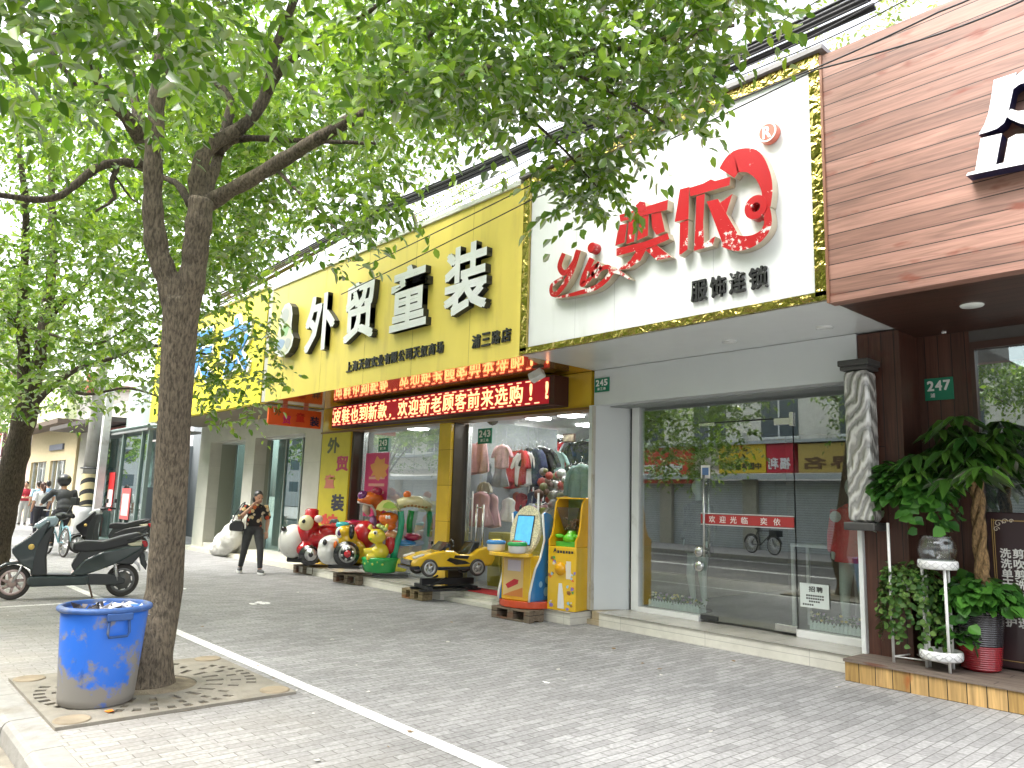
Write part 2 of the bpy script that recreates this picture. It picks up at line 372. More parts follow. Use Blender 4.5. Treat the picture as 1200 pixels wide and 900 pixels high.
# ================================================================== setting: ground, road, pavement
def structure(name, mb, m, **k):
    o = mb.build(name, m, **k); o['kind'] = 'structure'; return o
m_asphalt = mat('asphalt', (.075, .073, .07), .9, var=.18, scale=3, bump=.3, bscale=60, dirt=(.16, .15, .13), dscale=.8)
def paving_material(name, white=False):
    M = bpy.data.materials.new(name); M.use_nodes = True
    t = M.node_tree; N = t.nodes; L = t.links; b = N['Principled BSDF']; b.inputs['Roughness'].default_value = .82
    tc = N.new('ShaderNodeTexCoord'); sp = N.new('ShaderNodeSeparateXYZ'); L.new(tc.outputs['Object'], sp.inputs[0])
    wob = N.new('ShaderNodeTexNoise'); wob.inputs['Scale'].default_value = 1.3; wob.inputs['Detail'].default_value = 2; L.new(tc.outputs['Object'], wob.inputs['Vector'])
    cb = N.new('ShaderNodeCombineXYZ'); L.new(sp.outputs['Y'], cb.inputs[0]); L.new(sp.outputs['X'], cb.inputs[1])
    wm = N.new('ShaderNodeVectorMath'); wm.operation = 'SCALE'; wm.inputs['Scale'].default_value = .03; L.new(wob.outputs['Color'], wm.inputs[0])
    wa = N.new('ShaderNodeVectorMath'); wa.operation = 'ADD'; L.new(cb.outputs[0], wa.inputs[0]); L.new(wm.outputs[0], wa.inputs[1])
    br = N.new('ShaderNodeTexBrick'); br.offset = .5; br.inputs['Scale'].default_value = 1
    br.inputs['Brick Width'].default_value = .235; br.inputs['Row Height'].default_value = .076
    br.inputs['Mortar Size'].default_value = .0036; br.inputs['Mortar Smooth'].default_value = .4
    c1, c2 = ((.235, .232, .23), (.325, .322, .318)) if not white else ((.74, .74, .72), (.84, .84, .82))
    br.inputs['Color1'].default_value = (*c1, 1); br.inputs['Color2'].default_value = (*c2, 1)
    br.inputs['Mortar'].default_value = (.12, .117, .11, 1) if not white else (.45, .44, .42, 1)
    L.new(wa.outputs[0], br.inputs['Vector'])
    big = N.new('ShaderNodeTexNoise'); big.inputs['Scale'].default_value = .55; big.inputs['Detail'].default_value = 9; big.inputs['Roughness'].default_value = .68; L.new(tc.outputs['Object'], big.inputs['Vector'])
    r = N.new('ShaderNodeMapRange'); r.inputs[1].default_value = .3; r.inputs[2].default_value = .7; r.inputs[3].default_value = 1.2; r.inputs[4].default_value = .74; L.new(big.outputs['Fac'], r.inputs[0])
    mx = N.new('ShaderNodeVectorMath'); mx.operation = 'SCALE'; L.new(br.outputs[0], mx.inputs[0]); L.new(r.outputs[0], mx.inputs['Scale'])
    # speckle: gum, grit and worn pale grains
    sk = N.new('ShaderNodeTexNoise'); sk.inputs['Scale'].default_value = 34; sk.inputs['Detail'].default_value = 4; L.new(tc.outputs['Object'], sk.inputs['Vector'])
    r2 = N.new('ShaderNodeMapRange'); r2.inputs[1].default_value = .3; r2.inputs[2].default_value = .75; r2.inputs[3].default_value = .74; r2.inputs[4].default_value = 1.24; L.new(sk.outputs['Fac'], r2.inputs[0])
    m2 = N.new('ShaderNodeVectorMath'); m2.operation = 'SCALE'; L.new(mx.outputs[0], m2.inputs[0]); L.new(r2.outputs[0], m2.inputs['Scale'])
    # brown dust near the kerb
    dn = N.new('ShaderNodeTexNoise'); dn.inputs['Scale'].default_value = 1.7; dn.inputs['Detail'].default_value = 7; L.new(tc.outputs['Object'], dn.inputs['Vector'])
    ed = N.new('ShaderNodeMapRange'); ed.inputs[1].default_value = 1.2; ed.inputs[2].default_value = 3.3; ed.inputs[3].default_value = .62; ed.inputs[4].default_value = 0; L.new(sp.outputs['Y'], ed.inputs[0])
    dm = N.new('ShaderNodeMath'); dm.operation = 'MULTIPLY'; L.new(ed.outputs[0], dm.inputs[0]); L.new(dn.outputs['Fac'], dm.inputs[1])
    m3 = N.new('ShaderNodeMix'); m3.data_type = 'RGBA'; m3.inputs[7].default_value = (.36, .32, .25, 1); L.new(dm.outputs[0], m3.inputs[0]); L.new(m2.outputs[0], m3.inputs[6])
    out = m3.outputs[2]
    if white:
        wn = N.new('ShaderNodeTexNoise'); wn.inputs['Scale'].default_value = 26; wn.inputs['Detail'].default_value = 5; L.new(tc.outputs['Object'], wn.inputs['Vector'])
        wr = N.new('ShaderNodeMapRange'); wr.inputs[1].default_value = .6; wr.inputs[2].default_value = .68; L.new(wn.outputs['Fac'], wr.inputs[0])
        m4 = N.new('ShaderNodeMix'); m4.data_type = 'RGBA'; m4.inputs[7].default_value = (.36, .35, .33, 1); L.new(wr.outputs[0], m4.inputs[0]); L.new(out, m4.inputs[6]); out = m4.outputs[2]
    L.new(out, b.inputs['Base Color'])
    bp = N.new('ShaderNodeBump'); bp.inputs['Strength'].default_value = .6; bp.inputs['Distance'].default_value = .006; bp.invert = True
    ad = N.new('ShaderNodeMath'); ad.operation = 'MULTIPLY_ADD'; ad.inputs[1].default_value = -.35; L.new(sk.outputs['Fac'], ad.inputs[0]); L.new(br.outputs['Fac'], ad.inputs[2])
    L.new(ad.outputs[0], bp.inputs['Height']); L.new(bp.outputs[0], b.inputs['Normal'])
    return M
m_paving = paving_material('grey brick paving')
m_painted = paving_material('worn white paint on paving', True)
structure('ground', MB().add([(-600, -600, -.135), (600, -600, -.135), (600, 600, -.135), (-600, 600, -.135)], [(0, 1, 2, 3)]), mat('earth', (.2, .19, .17), .95, var=.2, scale=.5))
structure('road', MB().add([(-300, -7, -.125), (60, -7, -.125), (60, 1.04, -.125), (-300, 1.04, -.125)], [(0, 1, 2, 3)]), m_asphalt)
b = MB()
for y in (-3.05, -2.85): b.add([(-300, y, -.121), (60, y, -.121), (60, y+.1, -.121), (-300, y+.1, -.121)], [(0, 1, 2, 3)])
for y in (-6.2, .2): b.add([(-300, y, -.121), (60, y, -.121), (60, y+.12, -.121), (-300, y+.12, -.121)], [(0, 1, 2, 3)])
structure('road_marking', b, mat('road paint', (.72, .72, .68), .7, var=.1, dirt=(.2, .2, .19), dscale=3))
structure('pavement', MB().box(-300, 60, 1.245, 30, -.3, 0), m_paving)
structure('far_pavement', MB().box(-300, 60, -30, -7.2, -.3, 0), mat('far paving', (.3, .29, .28), .85, var=.12, scale=3))
# kerb stones, rounded on the road side
m_kerb = mat('kerb stone', (.29, .28, .255), .85, var=.14, scale=9, bump=.25, bscale=50, dirt=(.2, .18, .14), dscale=2.2)
b = MB(); x = -60.0
while x < 6:
    w = .74; p = [(1.035, -.13), (1.045, -.03), (1.06, -.006), (1.085, .006), (1.24, .008), (1.24, -.13)]
    b.prism([(q[0]+random.uniform(-.004, .004), q[1]) for q in p], x+.004, x+w-.004, 'yz'); x += w
structure('kerb', b, m_kerb)
b = MB()
b.box(-60, 6, -7.2, -7.0, -.3, .005); structure('far_kerb', b, m_kerb)
# gutter dust lying along the kerb
b = MB(); n = 220
pts = [(-60+66*i/n, .78+.14*math.sin(i*1.3)+.08*math.sin(i*.37)) for i in range(n+1)]
b.add([(x, 1.034, -.112) for x, y in pts]+[(x, y, -.1205) for x, y in pts], [(i, n+1+i, n+2+i, i+1) for i in range(n)])
structure('gutter', b, mat('gutter dust', (.25, .225, .18), .95, var=.25, scale=8, bump=.3, bscale=90))
# parking line painted on the pavement
structure('white_line', MB().add([(-70, 2.985, .004), (4, 2.985, .004), (4, 3.1, .004), (-70, 3.1, .004)], [(0, 1, 2, 3)]), m_painted)
for (xa, xb, ya, yb) in ((-11.6, -11.5, 1.3, 2.98), (-14.7, -14.6, 1.3, 2.98)):
    structure('bay_line', MB().add([(xa, ya, .0045), (xb, ya, .0045), (xb, yb, .0045), (xa, yb, .0045)], [(0, 1, 2, 3)]), m_painted)
b = MB()
for (px, py, s) in ((308, 707, .2), (296, 708, .1), (213, 690, .14), (640, 800, .05), (80, 860, .05)):
    c = atz(px, py); n = 14
    vs = [(c.x+s*random.uniform(.6, 1)*math.cos(i*2*math.pi/n), c.y+s*.55*random.uniform(.6, 1)*math.sin(i*2*math.pi/n), .0042) for i in range(n)]
    b.add(vs, [tuple(range(n))])
structure('paint_splash', b, m_painted)

# ------------------------------------------------------------------ materials shared by the shops
m_yel = mat('yellow panel', (.84, .68, .15), .38, var=.03, scale=1.4, dirt=(.60, .45, .13), dscale=1.3, dlo=.52, dhi=.9, stretch=(2.2, 1, .35))
m_yel_gloss = mat('yellow gloss panel', (.66, .42, .03), .12, var=.06, scale=2, spec=.6, coat=.4)
m_yel_soffit = mat('yellow mirror gloss soffit', (.78, .47, .06), .10, .8, var=.03, spec=.9, coat=.6)
m_white = mat('white panel', (.80, .82, .82), .32, var=.02, scale=1.2, dirt=(.60, .62, .60), dscale=1.2, dlo=.54, dhi=.95, stretch=(2.2, 1, .3))
m_greywhite = mat('pale grey panel', (.66, .695, .70), .30, var=.03, scale=2.0)
m_white2 = mat('white frame', (.74, .76, .75), .35, var=.03, dirt=(.5, .5, .47), dscale=3, dlo=.6, dhi=.8)
m_cream = tiles('cream step tile', (.70, .68, .60), 1.2, .085, 'xz', .3, .62, .003, .04, dirt=.78)
m_cream_top = tiles('cream step top tile', (.52, .50, .45), .8, .4, 'xy', .22, .55, .003, .05, dirt=.8)
m_beige = tiles('beige wall panel', (.56, .545, .48), 2.2, 1.1, 'xz', .4, .8, .004, .02)
m_black = mat('black rubber', (.018, .018, .02), .6)
m_dark = mat('dark grey metal', (.05, .052, .055), .45, .3, var=.1)
m_steel = mat('brushed steel', (.62, .63, .62), .25, 1.0, var=.06, scale=20)
m_chrome = mat('chrome', (.75, .76, .77), .08, 1.0)
m_gold = mat('gold wave mirror', (.56, .43, .14), .12, 1.0)
def wavy(M, sc, st):
    t = M.node_tree; N = t.nodes; b = N['Principled BSDF']
    tc = N.new('ShaderNodeTexCoord'); n = N.new('ShaderNodeTexNoise'); n.inputs['Scale'].default_value = sc; n.inputs['Detail'].default_value = 2; n.inputs['Distortion'].default_value = .6
    bp = N.new('ShaderNodeBump'); bp.inputs['Strength'].default_value = st; bp.inputs['Distance'].default_value = .05
    t.links.new(tc.outputs['Object'], n.inputs['Vector']); t.links.new(n.outputs['Fac'], bp.inputs['Height']); t.links.new(bp.outputs[0], b.inputs['Normal'])
wavy(m_gold, 10, .7)
m_glass = glass('shop window glass', (.96, .98, .97), .05)
m_glass_clear = glass('clear glass', (.95, .97, .96), .04)
m_glass_mirror = glass('reflecting window glass', (.94, .97, .96), .185)
m_glass_dark = glass('salon window glass', (.6, .65, .64), .30)
m_int_dark = mat('dim shop interior', (.085, .08, .075), .8, var=.1)
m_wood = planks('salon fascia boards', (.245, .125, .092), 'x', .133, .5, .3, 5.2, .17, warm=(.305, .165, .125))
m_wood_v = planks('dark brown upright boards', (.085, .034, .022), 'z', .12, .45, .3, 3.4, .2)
m_deck = planks('deck front boards', (.44, .27, .085), 'z', .145, .6, .22, 4.0, .2, warm=(.47, .30, .12))
m_deck_top = planks('deck top boards', (.16, .125, .10), 'xy', .14, .7, .35, 3.0, .2)
m_letter_w = mat('white letter face', (.82, .84, .86), .35, var=.03)
m_letter_side = mat('dark letter return', (.035, .036, .04), .35, .2)
m_ink = mat('black lettering', (.03, .03, .03), .5)
m_red = mat('red paint', (.55, .018, .022), .32, var=.06)
m_green_plate = mat('green enamel', (.01, .20, .11), .35, dirt=(.12, .3, .22), dscale=8, dlo=.6, dhi=.8)
m_plate_white = mat('white enamel figures', (.8, .82, .8), .4)
m_concrete = mat('concrete', (.36, .35, .33), .9, var=.12, scale=4, bump=.2, bscale=40, dirt=(.2, .19, .17), dscale=1.2)
m_roofing = mat('roofing felt', (.2, .2, .2), .9, var=.15)
# ================================================================== white clothes shop
SX0, SX1 = -6.74, -3.275
ws = thing('clothes_shop', 'white clothes shop with glass front, splayed grey column and cream tiled step', 'shop', (-5, 7.42, 0))
def part(mb, name, m, parent, **k): return mb.build(name, m, parent, **k)
b = MB()
b.box(SX0, SX1, 12.5, 12.6, 0, 4.3).box(SX0-.04, SX0, 8.06, 12.5, 0.17, 4.3).box(SX1, SX1+.03, 8.06, 12.5, 0.17, 4.3)
part(b, 'interior_wall', mat('interior wall', (.16, .15, .14), .7, var=.1), ws)
part(MB().box(SX0, SX1, 8.1, 12.5, 2.80, 2.9), 'ceiling', mat('interior ceiling', (.3, .3, .3), .8), ws)
part(MB().box(SX0, SX1, 8.06, 12.5, .1, .172), 'interior_floor', mat('interior floor', (.11, .105, .10), .3, var=.1), ws)
part(MB().box(SX0, SX1, 7.6, 12.6, 4.3, 4.4), 'roof', m_roofing, ws)
part(MB().box(-6.79, SX1, 7.54, 7.72, 2.815, 3.285), 'header', m_greywhite, ws)
part(MB().box(-6.79, SX1+.012, 7.722, 8.3, 2.80, 2.86), 'header_underside', mat('shade grey underside', (.33, .355, .35), .5), ws)  # darker grey paints in the shade under the header
part(MB().box(-6.79, -2.872, 6.215, 8.2, 3.29, 3.33), 'soffit', mat('pale soffit panel', (.70, .73, .73), .22, var=.02, coat=.2), ws)
for (px, py) in ((855, 400), (966, 383.5)):
    c = aty(px, py, 6.9); c = Vector(ray(px, py)*((3.29-CAM_H)/ray(px, py)[2]) + np.array([0, 0, CAM_H]))
    d = MB(); d.lathe((c.x, c.y, 3.29), [(0, -.012), (.072, -.012), (.078, -.006), (.078, .0)], 24); part(d, 'downlight', m_white2, ws)
# splayed column
cb = MB(); cb.prism([(-6.76, 7.50), (-6.54, 7.985), (-6.54, 8.3), (-6.84, 8.3), (-6.84, 7.50)], .17, 2.813, 'xy'); part(cb, 'splayed_column', m_greywhite, ws)
part(MB().box(-6.765, -6.74, 7.47, 7.53, .17, .5).box(-6.762, -6.742, 7.475, 7.525, .5, 2.8), 'corner_trim', mat('stained corner trim', (.52, .50, .44), .5, dirt=(.3, .25, .16), dscale=5), ws)
part(MB().box(-6.535, -6.475, 8.0, 8.05, .172, 2.80), 'shadow_gap', m_black, ws)
part(MB().box(-6.47, -6.35, 7.94, 8.06, .172, 2.80), 'window_frame', m_white2, ws, bevel=.006)
part(MB().box(SX1-.045, SX1, 7.50, 7.56, .18, 2.813), 'window_frame', m_white2, ws, bevel=.004)
part(MB().box(SX1-.05, SX1-.002, 8.0, 8.06, .17, 2.8), 'window_frame', mat('side frame', (.12, .12, .12), .4), ws)
# sill: split by the door
part(MB().box(-6.35, -5.43, 7.93, 8.05, .172, .235), 'sill', mat('white sill', (.76, .77, .76), .25), ws, bevel=.004)
part(MB().box(-4.2, -3.33, 7.93, 8.05, .172, .25), 'sill', mat('white sill', (.76, .77, .76), .25), ws, bevel=.004)
# glass
def pane(x0, x1, z0, z1, y, parent, name='window_pane', m=None, t=.01):
    return part(MB().box(x0, x1, y, y+t, z0, z1), name, m or m_glass, parent)
pane(-6.35, -5.43, .237, 2.8, 7.985, ws, m=m_glass_mirror)
pane(-4.2, -3.33, .252, 2.8, 7.985, ws, m=m_glass_mirror)
pane(-5.426, -4.204, 2.545, 2.8, 7.985, ws, m=m_glass_mirror)
dr = pane(-5.42, -4.21, .2, 2.535, 7.975, ws, 'door', m_glass_mirror)
tag(dr, 'frameless glass door with a red welcome strip')
d = MB()
for xx, yy in ((-5.345, 7.93), (-5.345, 8.03)): d.tube([(xx, yy, .92), (xx, yy, 1.9)], .016, 10)
for zz in (1.0, 1.8): d.tube([(-5.345, 7.93, zz), (-5.345, 8.03, zz)], .011, 8)
part(d, 'door_handle', m_steel, dr)
for zz in (.98, .81):
    part(MB().lathe((-5.43, 7.96, zz), [(0, .045), (.058, .045), (.064, .03), (.064, 0)], 24, axis='y'), 'lock', m_steel, dr)
part(MB().box(-4.43, -4.2, 7.965, 8.0, 2.46, 2.54).box(-4.24, -4.19, 7.96, 8.005, 2.44, 2.6), 'hinge', m_steel, dr, bevel=.004)
part(MB().box(-5.43, -5.21, 7.965, 8.0, 2.5, 2.535), 'hinge', m_steel, dr)
part(MB().box(-4.47, -4.21, 7.965, 8.0, .2, .275), 'hinge', m_steel, dr, bevel=.004)
part(MB().box(-5.43, -5.2, 7.965, 8.0, .2, .25), 'hinge', m_dark, dr)
part(MB().box(-5.42, -4.21, 7.966, 7.974, 2.528, 2.536), 'door_edge', m_dark, dr)
s = MB(); s.box(-5.415, -4.215, 7.968, 7.974, 1.32, 1.43, 0).box(-5.415, -4.215, 7.966, 7.9745, 1.438, 1.446, 2).box(-5.415, -4.215, 7.966, 7.9745, 1.304, 1.312, 2)
m_strip = mat('red sticker strip', (.50, .05, .05), .5); m_strip_t = mat('white sticker text', (.85, .82, .8), .5)
for i, ch in enumerate('欢迎光临'): letter_into(s, ch, (-5.3+i*.145, -5.215+i*.145, 1.335, 1.415), 7.9675, .0012, .012, 1, 1)
for i, ch in enumerate('奕依'): letter_into(s, ch, (-4.62+i*.16, -4.535+i*.16, 1.335, 1.415), 7.9675, .0012, .012, 1, 1)
part(s, 'welcome_strip', [m_strip, m_strip_t, m_strip_t], dr)
s = MB(); s.box(-5.41, -5.28, 7.968, 7.974, 1.86, 2.02, 0); s.box(-5.39, -5.30, 7.9665, 7.9678, 1.9, 1.99, 1); part(s, 'sticker', [m_strip_t, mat('blue sticker', (.12, .22, .45), .5)], dr)
# small recruiting notice stuck inside the right pane
nt_ = thing('paper_notice', 'pale paper notice with black print stuck on the right window pane', 'notice', (-4.03, 7.98, .5))
n_ = MB(); n_.box(-4.17, -3.85, 7.974, 7.979, .49, .74, 0)
for i, ch in enumerate('招聘'): letter_into(n_, ch, (-4.07+i*.085, -4.0+i*.085, .655, .715), 7.973, .001, .02, 1, 1)
for k, (w0, w1, z) in enumerate(((-4.1, -3.9, .615), (-4.1, -3.92, .585), (-4.07, -3.95, .555), (-4.14, -4.02, .52))):
    xx = w0
    while xx < w1: n_.box(xx, xx+.018, 7.9725, 7.9735, z-.008, z+.01, 1); xx += .025
part(n_, 'sheet', [mat('pale paper', (.68, .74, .72), .7), m_ink], nt_)
# step
b = MB(); b.box(-6.55, -3.305, 7.42, 8.06, .0, .168, 0)
part(b, 'step', [m_cream], ws)
part(MB().box(-6.57, -3.3, 7.40, 7.93, .168, .1715), 'step_top', m_cream_top, ws)
part(MB().box(-6.82, -6.551, 7.46, 7.9, 0, .06).box(-6.74, -6.551, 7.50, 7.95, .06, .165), 'low_step', mat('brownish side tile', (.48, .40, .27), .4, var=.2), ws)
# weeds and grime where step meets paving
# fascia sign
sg = thing('fascia_sign', 'white fascia sign with gold mirror border and red characters', 'sign', (-4.86, 6.2, 3.29))
part(MB().box(-6.68, -3.015, 6.2, 7.54, 3.375, 5.475), 'sign_panel', m_white, sg)
g = MB()
g.box(-6.795, -6.682, 6.165, 7.5, 3.335, 5.585).box(-3.013, -2.912, 6.165, 7.5, 3.335, 5.585).box(-6.68, -3.015, 6.165, 6.3, 5.477, 5.585).box(-6.795, -2.912, 6.165, 6.21, 3.295, 3.373)
part(g, 'gold_border', m_gold, sg)
part(MB().box(-6.86, -2.86, 6.12, 7.5, 5.59, 5.635), 'roof_cap', mat('grey cap flashing', (.22, .21, .21), .6, var=.1), sg)
part(MB().box(-5.31, -5.306, 6.1985, 6.2, 3.376, 5.474).box(-4.05, -4.046, 6.1985, 6.2, 3.376, 5.474).box(-5.9, -5.897, 6.1985, 6.2, 3.376, 5.474), 'panel_joint', mat('joint grey', (.5, .52, .52), .5), sg)
m_redface = bpy.data.materials.new('peeling red letter face'); m_redface.use_nodes = True
def peeling(M):
    t = M.node_tree; N = t.nodes; L = t.links; bb = N['Principled BSDF']; bb.inputs['Roughness'].default_value = .28
    tc = N.new('ShaderNodeTexCoord'); n = N.new('ShaderNodeTexNoise'); n.inputs['Scale'].default_value = 9; n.inputs['Detail'].default_value = 8; n.inputs['Roughness'].default_value = .72; L.new(tc.outputs['Object'], n.inputs['Vector'])
    sp = N.new('ShaderNodeSeparateXYZ'); L.new(tc.outputs['Object'], sp.inputs[0])
    lo = N.new('ShaderNodeMapRange'); lo.inputs[1].default_value = .75; lo.inputs[2].default_value = 1.25; lo.inputs[3].default_value = .075; lo.inputs[4].default_value = -.05; L.new(sp.outputs['Z'], lo.inputs[0])
    a = N.new('ShaderNodeMath'); a.operation = 'ADD'; L.new(n.outputs['Fac'], a.inputs[0]); L.new(lo.outputs[0], a.inputs[1])
    r = N.new('ShaderNodeMapRange'); r.inputs[1].default_value = .615; r.inputs[2].default_value = .64; L.new(a.outputs[0], r.inputs[0])
    mx = N.new('ShaderNodeMix'); mx.data_type = 'RGBA'; mx.inputs[6].default_value = (.40, .008, .014, 1); mx.inputs[7].default_value = (.72, .68, .64, 1); L.new(r.outputs[0], mx.inputs[0]); L.new(mx.outputs[2], bb.inputs['Base Color'])
peeling(m_redface)
m_tan = mat('tan letter return', (.52, .45, .34), .35, .25, var=.1)
YF = 6.2
def strokes(name, items, depth=.10):
    mb = MB()
    for k, (pts, w) in enumerate(items): ribbon(mb, pts, w, YF-.004, depth-.0015*k, 0, 1)
    return part(mb, name, [m_redface, m_tan], sg)
def sx(px, py): p = aty(px, py, YF-.1); return (p.x, p.z)
def poly_letter(name, polys, depth=.10):
    mb = MB()
    for k, q in enumerate(polys): mb.prism([sx(*p) for p in q], YF-.004-depth+.0015*k, YF-.004-.0002*k, 'xz', 0, 1)
    return part(mb, name, [m_redface, m_tan], sg)
# "yi": handwritten strokes
strokes('letter', [([sx(661, 297), sx(656, 312), sx(662, 320), sx(672, 308), sx(677, 294)], [.07, .075, .07, .06, .055]),
                   ([sx(678, 293), sx(669, 320), sx(655, 342), sx(647, 344), sx(647, 334), sx(660, 325)], [.085, .085, .07, .06, .05, .03])])
strokes('letter', [([sx(694, 303), sx(684, 326), sx(683, 333), sx(692, 326), sx(702, 307)], [.09, .085, .07, .05, .04])])
dot = MB(); c = sx(693, 290); dot.lathe((c[0], YF-.004, c[1]), [(0, .10), (.055, .10), (.062, .09), (.062, 0)], 20, axis='y', smooth=False); part(dot, 'letter_dot', m_redface, sg)
strokes('heart', [([sx(652, 349), sx(676, 344), sx(700, 336), sx(715, 322), sx(713, 313), sx(704, 316), sx(698, 324), sx(693, 317), sx(700, 311), sx(705, 316)], [.02, .05, .065, .07, .05, .05, .05, .05, .05, .04]),
                  ([sx(712, 325), sx(722, 318), sx(738, 327)], [.06, .05, .012])])
# 奕
poly_letter('character', [
    [(745, 241), (750, 236), (756, 237), (758, 246), (749, 249)],
    [(726, 252), (783, 234), (782, 246), (760, 251), (727, 260)],
    [(725, 264), (735, 262), (732, 284), (721, 288)],
    [(737, 256), (746, 254), (743, 283), (734, 286)],
    [(751, 252), (760, 250), (759, 276), (746, 282)],
    [(763, 251), (774, 247), (779, 271), (769, 275), (764, 267)],
    [(722, 291), (755, 283), (782, 273), (784, 280), (764, 289), (722, 300)],
    [(745, 294), (759, 288), (750, 305), (737, 314), (722, 317), (738, 305)],
    [(756, 293), (769, 287), (786, 301), (769, 305)]])
# 依 with the long curl that closes into a loop
poly_letter('character', [
    [(797, 222), (808, 219), (807, 257), (791, 260)],
    [(797, 261), (807, 258), (806, 292), (796, 300)],
    [(818, 228), (855, 217), (856, 207), (838, 212), (833, 210), (824, 215), (808, 220), (809, 230)],
    [(816, 230), (826, 227), (824, 260), (825, 285), (838, 277), (835, 288), (813, 294), (815, 262)],
    [(828, 236), (841, 233), (852, 252), (868, 280), (848, 289), (838, 262)],
    [(843, 238), (858, 227), (848, 258), (840, 252)]])
strokes('curl', [([sx(852, 203), sx(862, 190), sx(880, 189), sx(893, 203), sx(899, 222), sx(898, 243)], [.22, .24, .22, .15, .11, .09]),
                 ([sx(898, 243), sx(900, 262), sx(893, 275), sx(880, 283), sx(864, 285), sx(850, 279)], [.07, .08, .09, .12, .15, .17])])
rg = MB(); c = sx(886, 243); rg.lathe((c[0], YF-.004, c[1]), [(.045, 0), (.045, .104), (.115, .104), (.115, 0)], 28, 0, False, 'y'); part(rg, 'curl_ring', [m_redface], sg)
# registered mark
mb = MB(); mb.lathe((-3.41, YF-.004, 4.985), [(0, .07), (.092, .07), (.1, .06), (.1, 0)], 28, 0, False, 'y'); mb.lathe((-3.41, YF-.004, 4.985), [(.078, .0715), (.096, .0715)], 28, 1, False, 'y')
letter_into(mb, 'R', (-3.452, -3.368, 4.925, 5.045), YF-.075, .004, .03, 1, 1)
part(mb, 'registered_mark', [mat('pale red disc', (.62, .16, .11), .4), mat('pinkish white', (.8, .74, .7), .4)], sg)
mb = MB(); xs = [(-4.29, -4.11), (-4.07, -3.90), (-3.86, -3.69), (-3.65, -3.46)]
for ch, (a0, a1) in zip('服饰连锁', xs): letter_into(mb, ch, (a0, a1, 3.515, 3.725), YF-.006, .03, .018, 0, 1)
part(mb, 'small_lettering', [mat('chipped black', (.02, .02, .022), .4, dirt=(.6, .6, .6), dscale=16, dlo=.62, dhi=.66), m_ink], sg)
wg = MB()

# ================================================================== yellow children's clothes shop
ks = thing('clothes_shop', "yellow children's clothes shop with glossy columns and lit interior", 'shop', (-10.5, 7.2, 0))
part(MB().box(-14.3, -6.845, 7.54, 7.78, 2.80, 3.285), 'header', m_yel_gloss, ks)
part(MB().box(-14.3, -6.845, 7.50, 7.8, 2.765, 2.80), 'header_trim', mat('brown glossy trim', (.20, .10, .02), .3), ks)
part(MB().box(-14.2, -6.80, 6.2225, 7.80, 3.29, 3.33), 'soffit', m_yel_soffit, ks)
b = MB(); b.box(-10.245, -9.92, 7.54, 7.86, .155, 2.764); part(b, 'column', tiles('yellow column tile', (.64, .42, .035), .6, .58, 'xz', .12, .45, .004, .05), ks, bevel=.006)
part(MB().box(-9.918, -9.9, 7.6, 7.9, .155, 2.764), 'dark_jamb', mat('dark bronze jamb', (.05, .035, .02), .35), ks)
part(MB().box(-14.3, -13.115, 7.545, 7.78, .155, 2.764), 'pillar', m_yel_gloss, ks)
part(MB().box(-13.112, -13.05, 7.56, 7.9, .155, 2.764), 'dark_jamb', mat('dark bronze jamb', (.05, .035, .02), .35), ks)
part(MB().box(-13.05, -12.98, 7.74, 7.84, .155, 2.764), 'window_frame', m_steel, ks)
part(MB().box(-9.9, -9.83, 7.84, 7.92, .155, 2.764), 'window_frame', m_steel, ks)
pane(-12.98, -11.3, .17, 2.764, 7.78, ks, m=m_glass_mirror); pane(-11.29, -10.245, .17, 2.764, 7.78, ks, m=m_glass_mirror)
pane(-9.83, -8.45, .17, 2.764, 7.88, ks); pane(-7.62, -6.845, .17, 2.764, 7.88, ks)
dr = pane(-8.44, -7.63, .18, 2.764, 7.90, ks, 'door'); tag(dr, 'frameless glass door of the lit shop')
dh = MB()
for xx in (-9.55, -9.38): dh.tube([(xx, 7.84, .55), (xx, 7.84, 1.45)], .018, 8)
for z in (.6, 1.4): dh.tube([(-9.55, 7.84, z), (-9.38, 7.84, z)], .012, 8)
part(dh, 'door_handle', m_steel, ks)
# interior
m_kw = mat('pale interior wall', (.27, .295, .31), .7, var=.04)
b = MB(); b.box(-14.3, -6.845, 14.0, 14.1, 0.1, 3.2).box(-14.34, -14.3, 7.8, 14, .1, 3.2).box(-6.842, -6.83, 8.32, 14, .1, 3.2)
part(b, 'interior_wall', m_kw, ks)
part(MB().box(-10.35, -10.3, 8.0, 10.4, .15, 2.9), 'partition', m_kw, ks)
part(MB().box(-14.3, -6.845, 7.93, 14.0, 3.0, 3.1), 'ceiling', mat('white ceiling', (.50, .52, .54), .7), ks)
part(MB().box(-14.3, -6.845, 7.86, 14.0, .1, .157), 'interior_floor', mat('pale floor tile', (.42, .41, .38), .25, var=.06), ks)
part(MB().box(-14.3, -6.845, 7.8, 14.1, 4.2, 4.3), 'roof', m_roofing, ks)
m_lamp = mat('ceiling lamp', (.9, .9, .9), .5, emit=(1, .98, .95), es=4.5)
lamp0 = None; k = 0
for lx in (-13.4, -12, -9.7, -8.9, -8.1, -7.3):
    for ly in (8.2, 9.3, 10.6, 12.0):  # front row is added to brighten the clothes behind the glass
        l_ = tag(MB().box(-.16, .16, -.16, .16, -.03, 0).build('ceiling_lamp', m_lamp) if lamp0 is None else lamp0.copy(), "square lit ceiling lamp inside the children's clothes shop", 'lamp', 'lit ceiling lamps')
        if lamp0 is None: lamp0 = l_
        else: COL.objects.link(l_)
        l_.location = (lx, ly, 2.998)
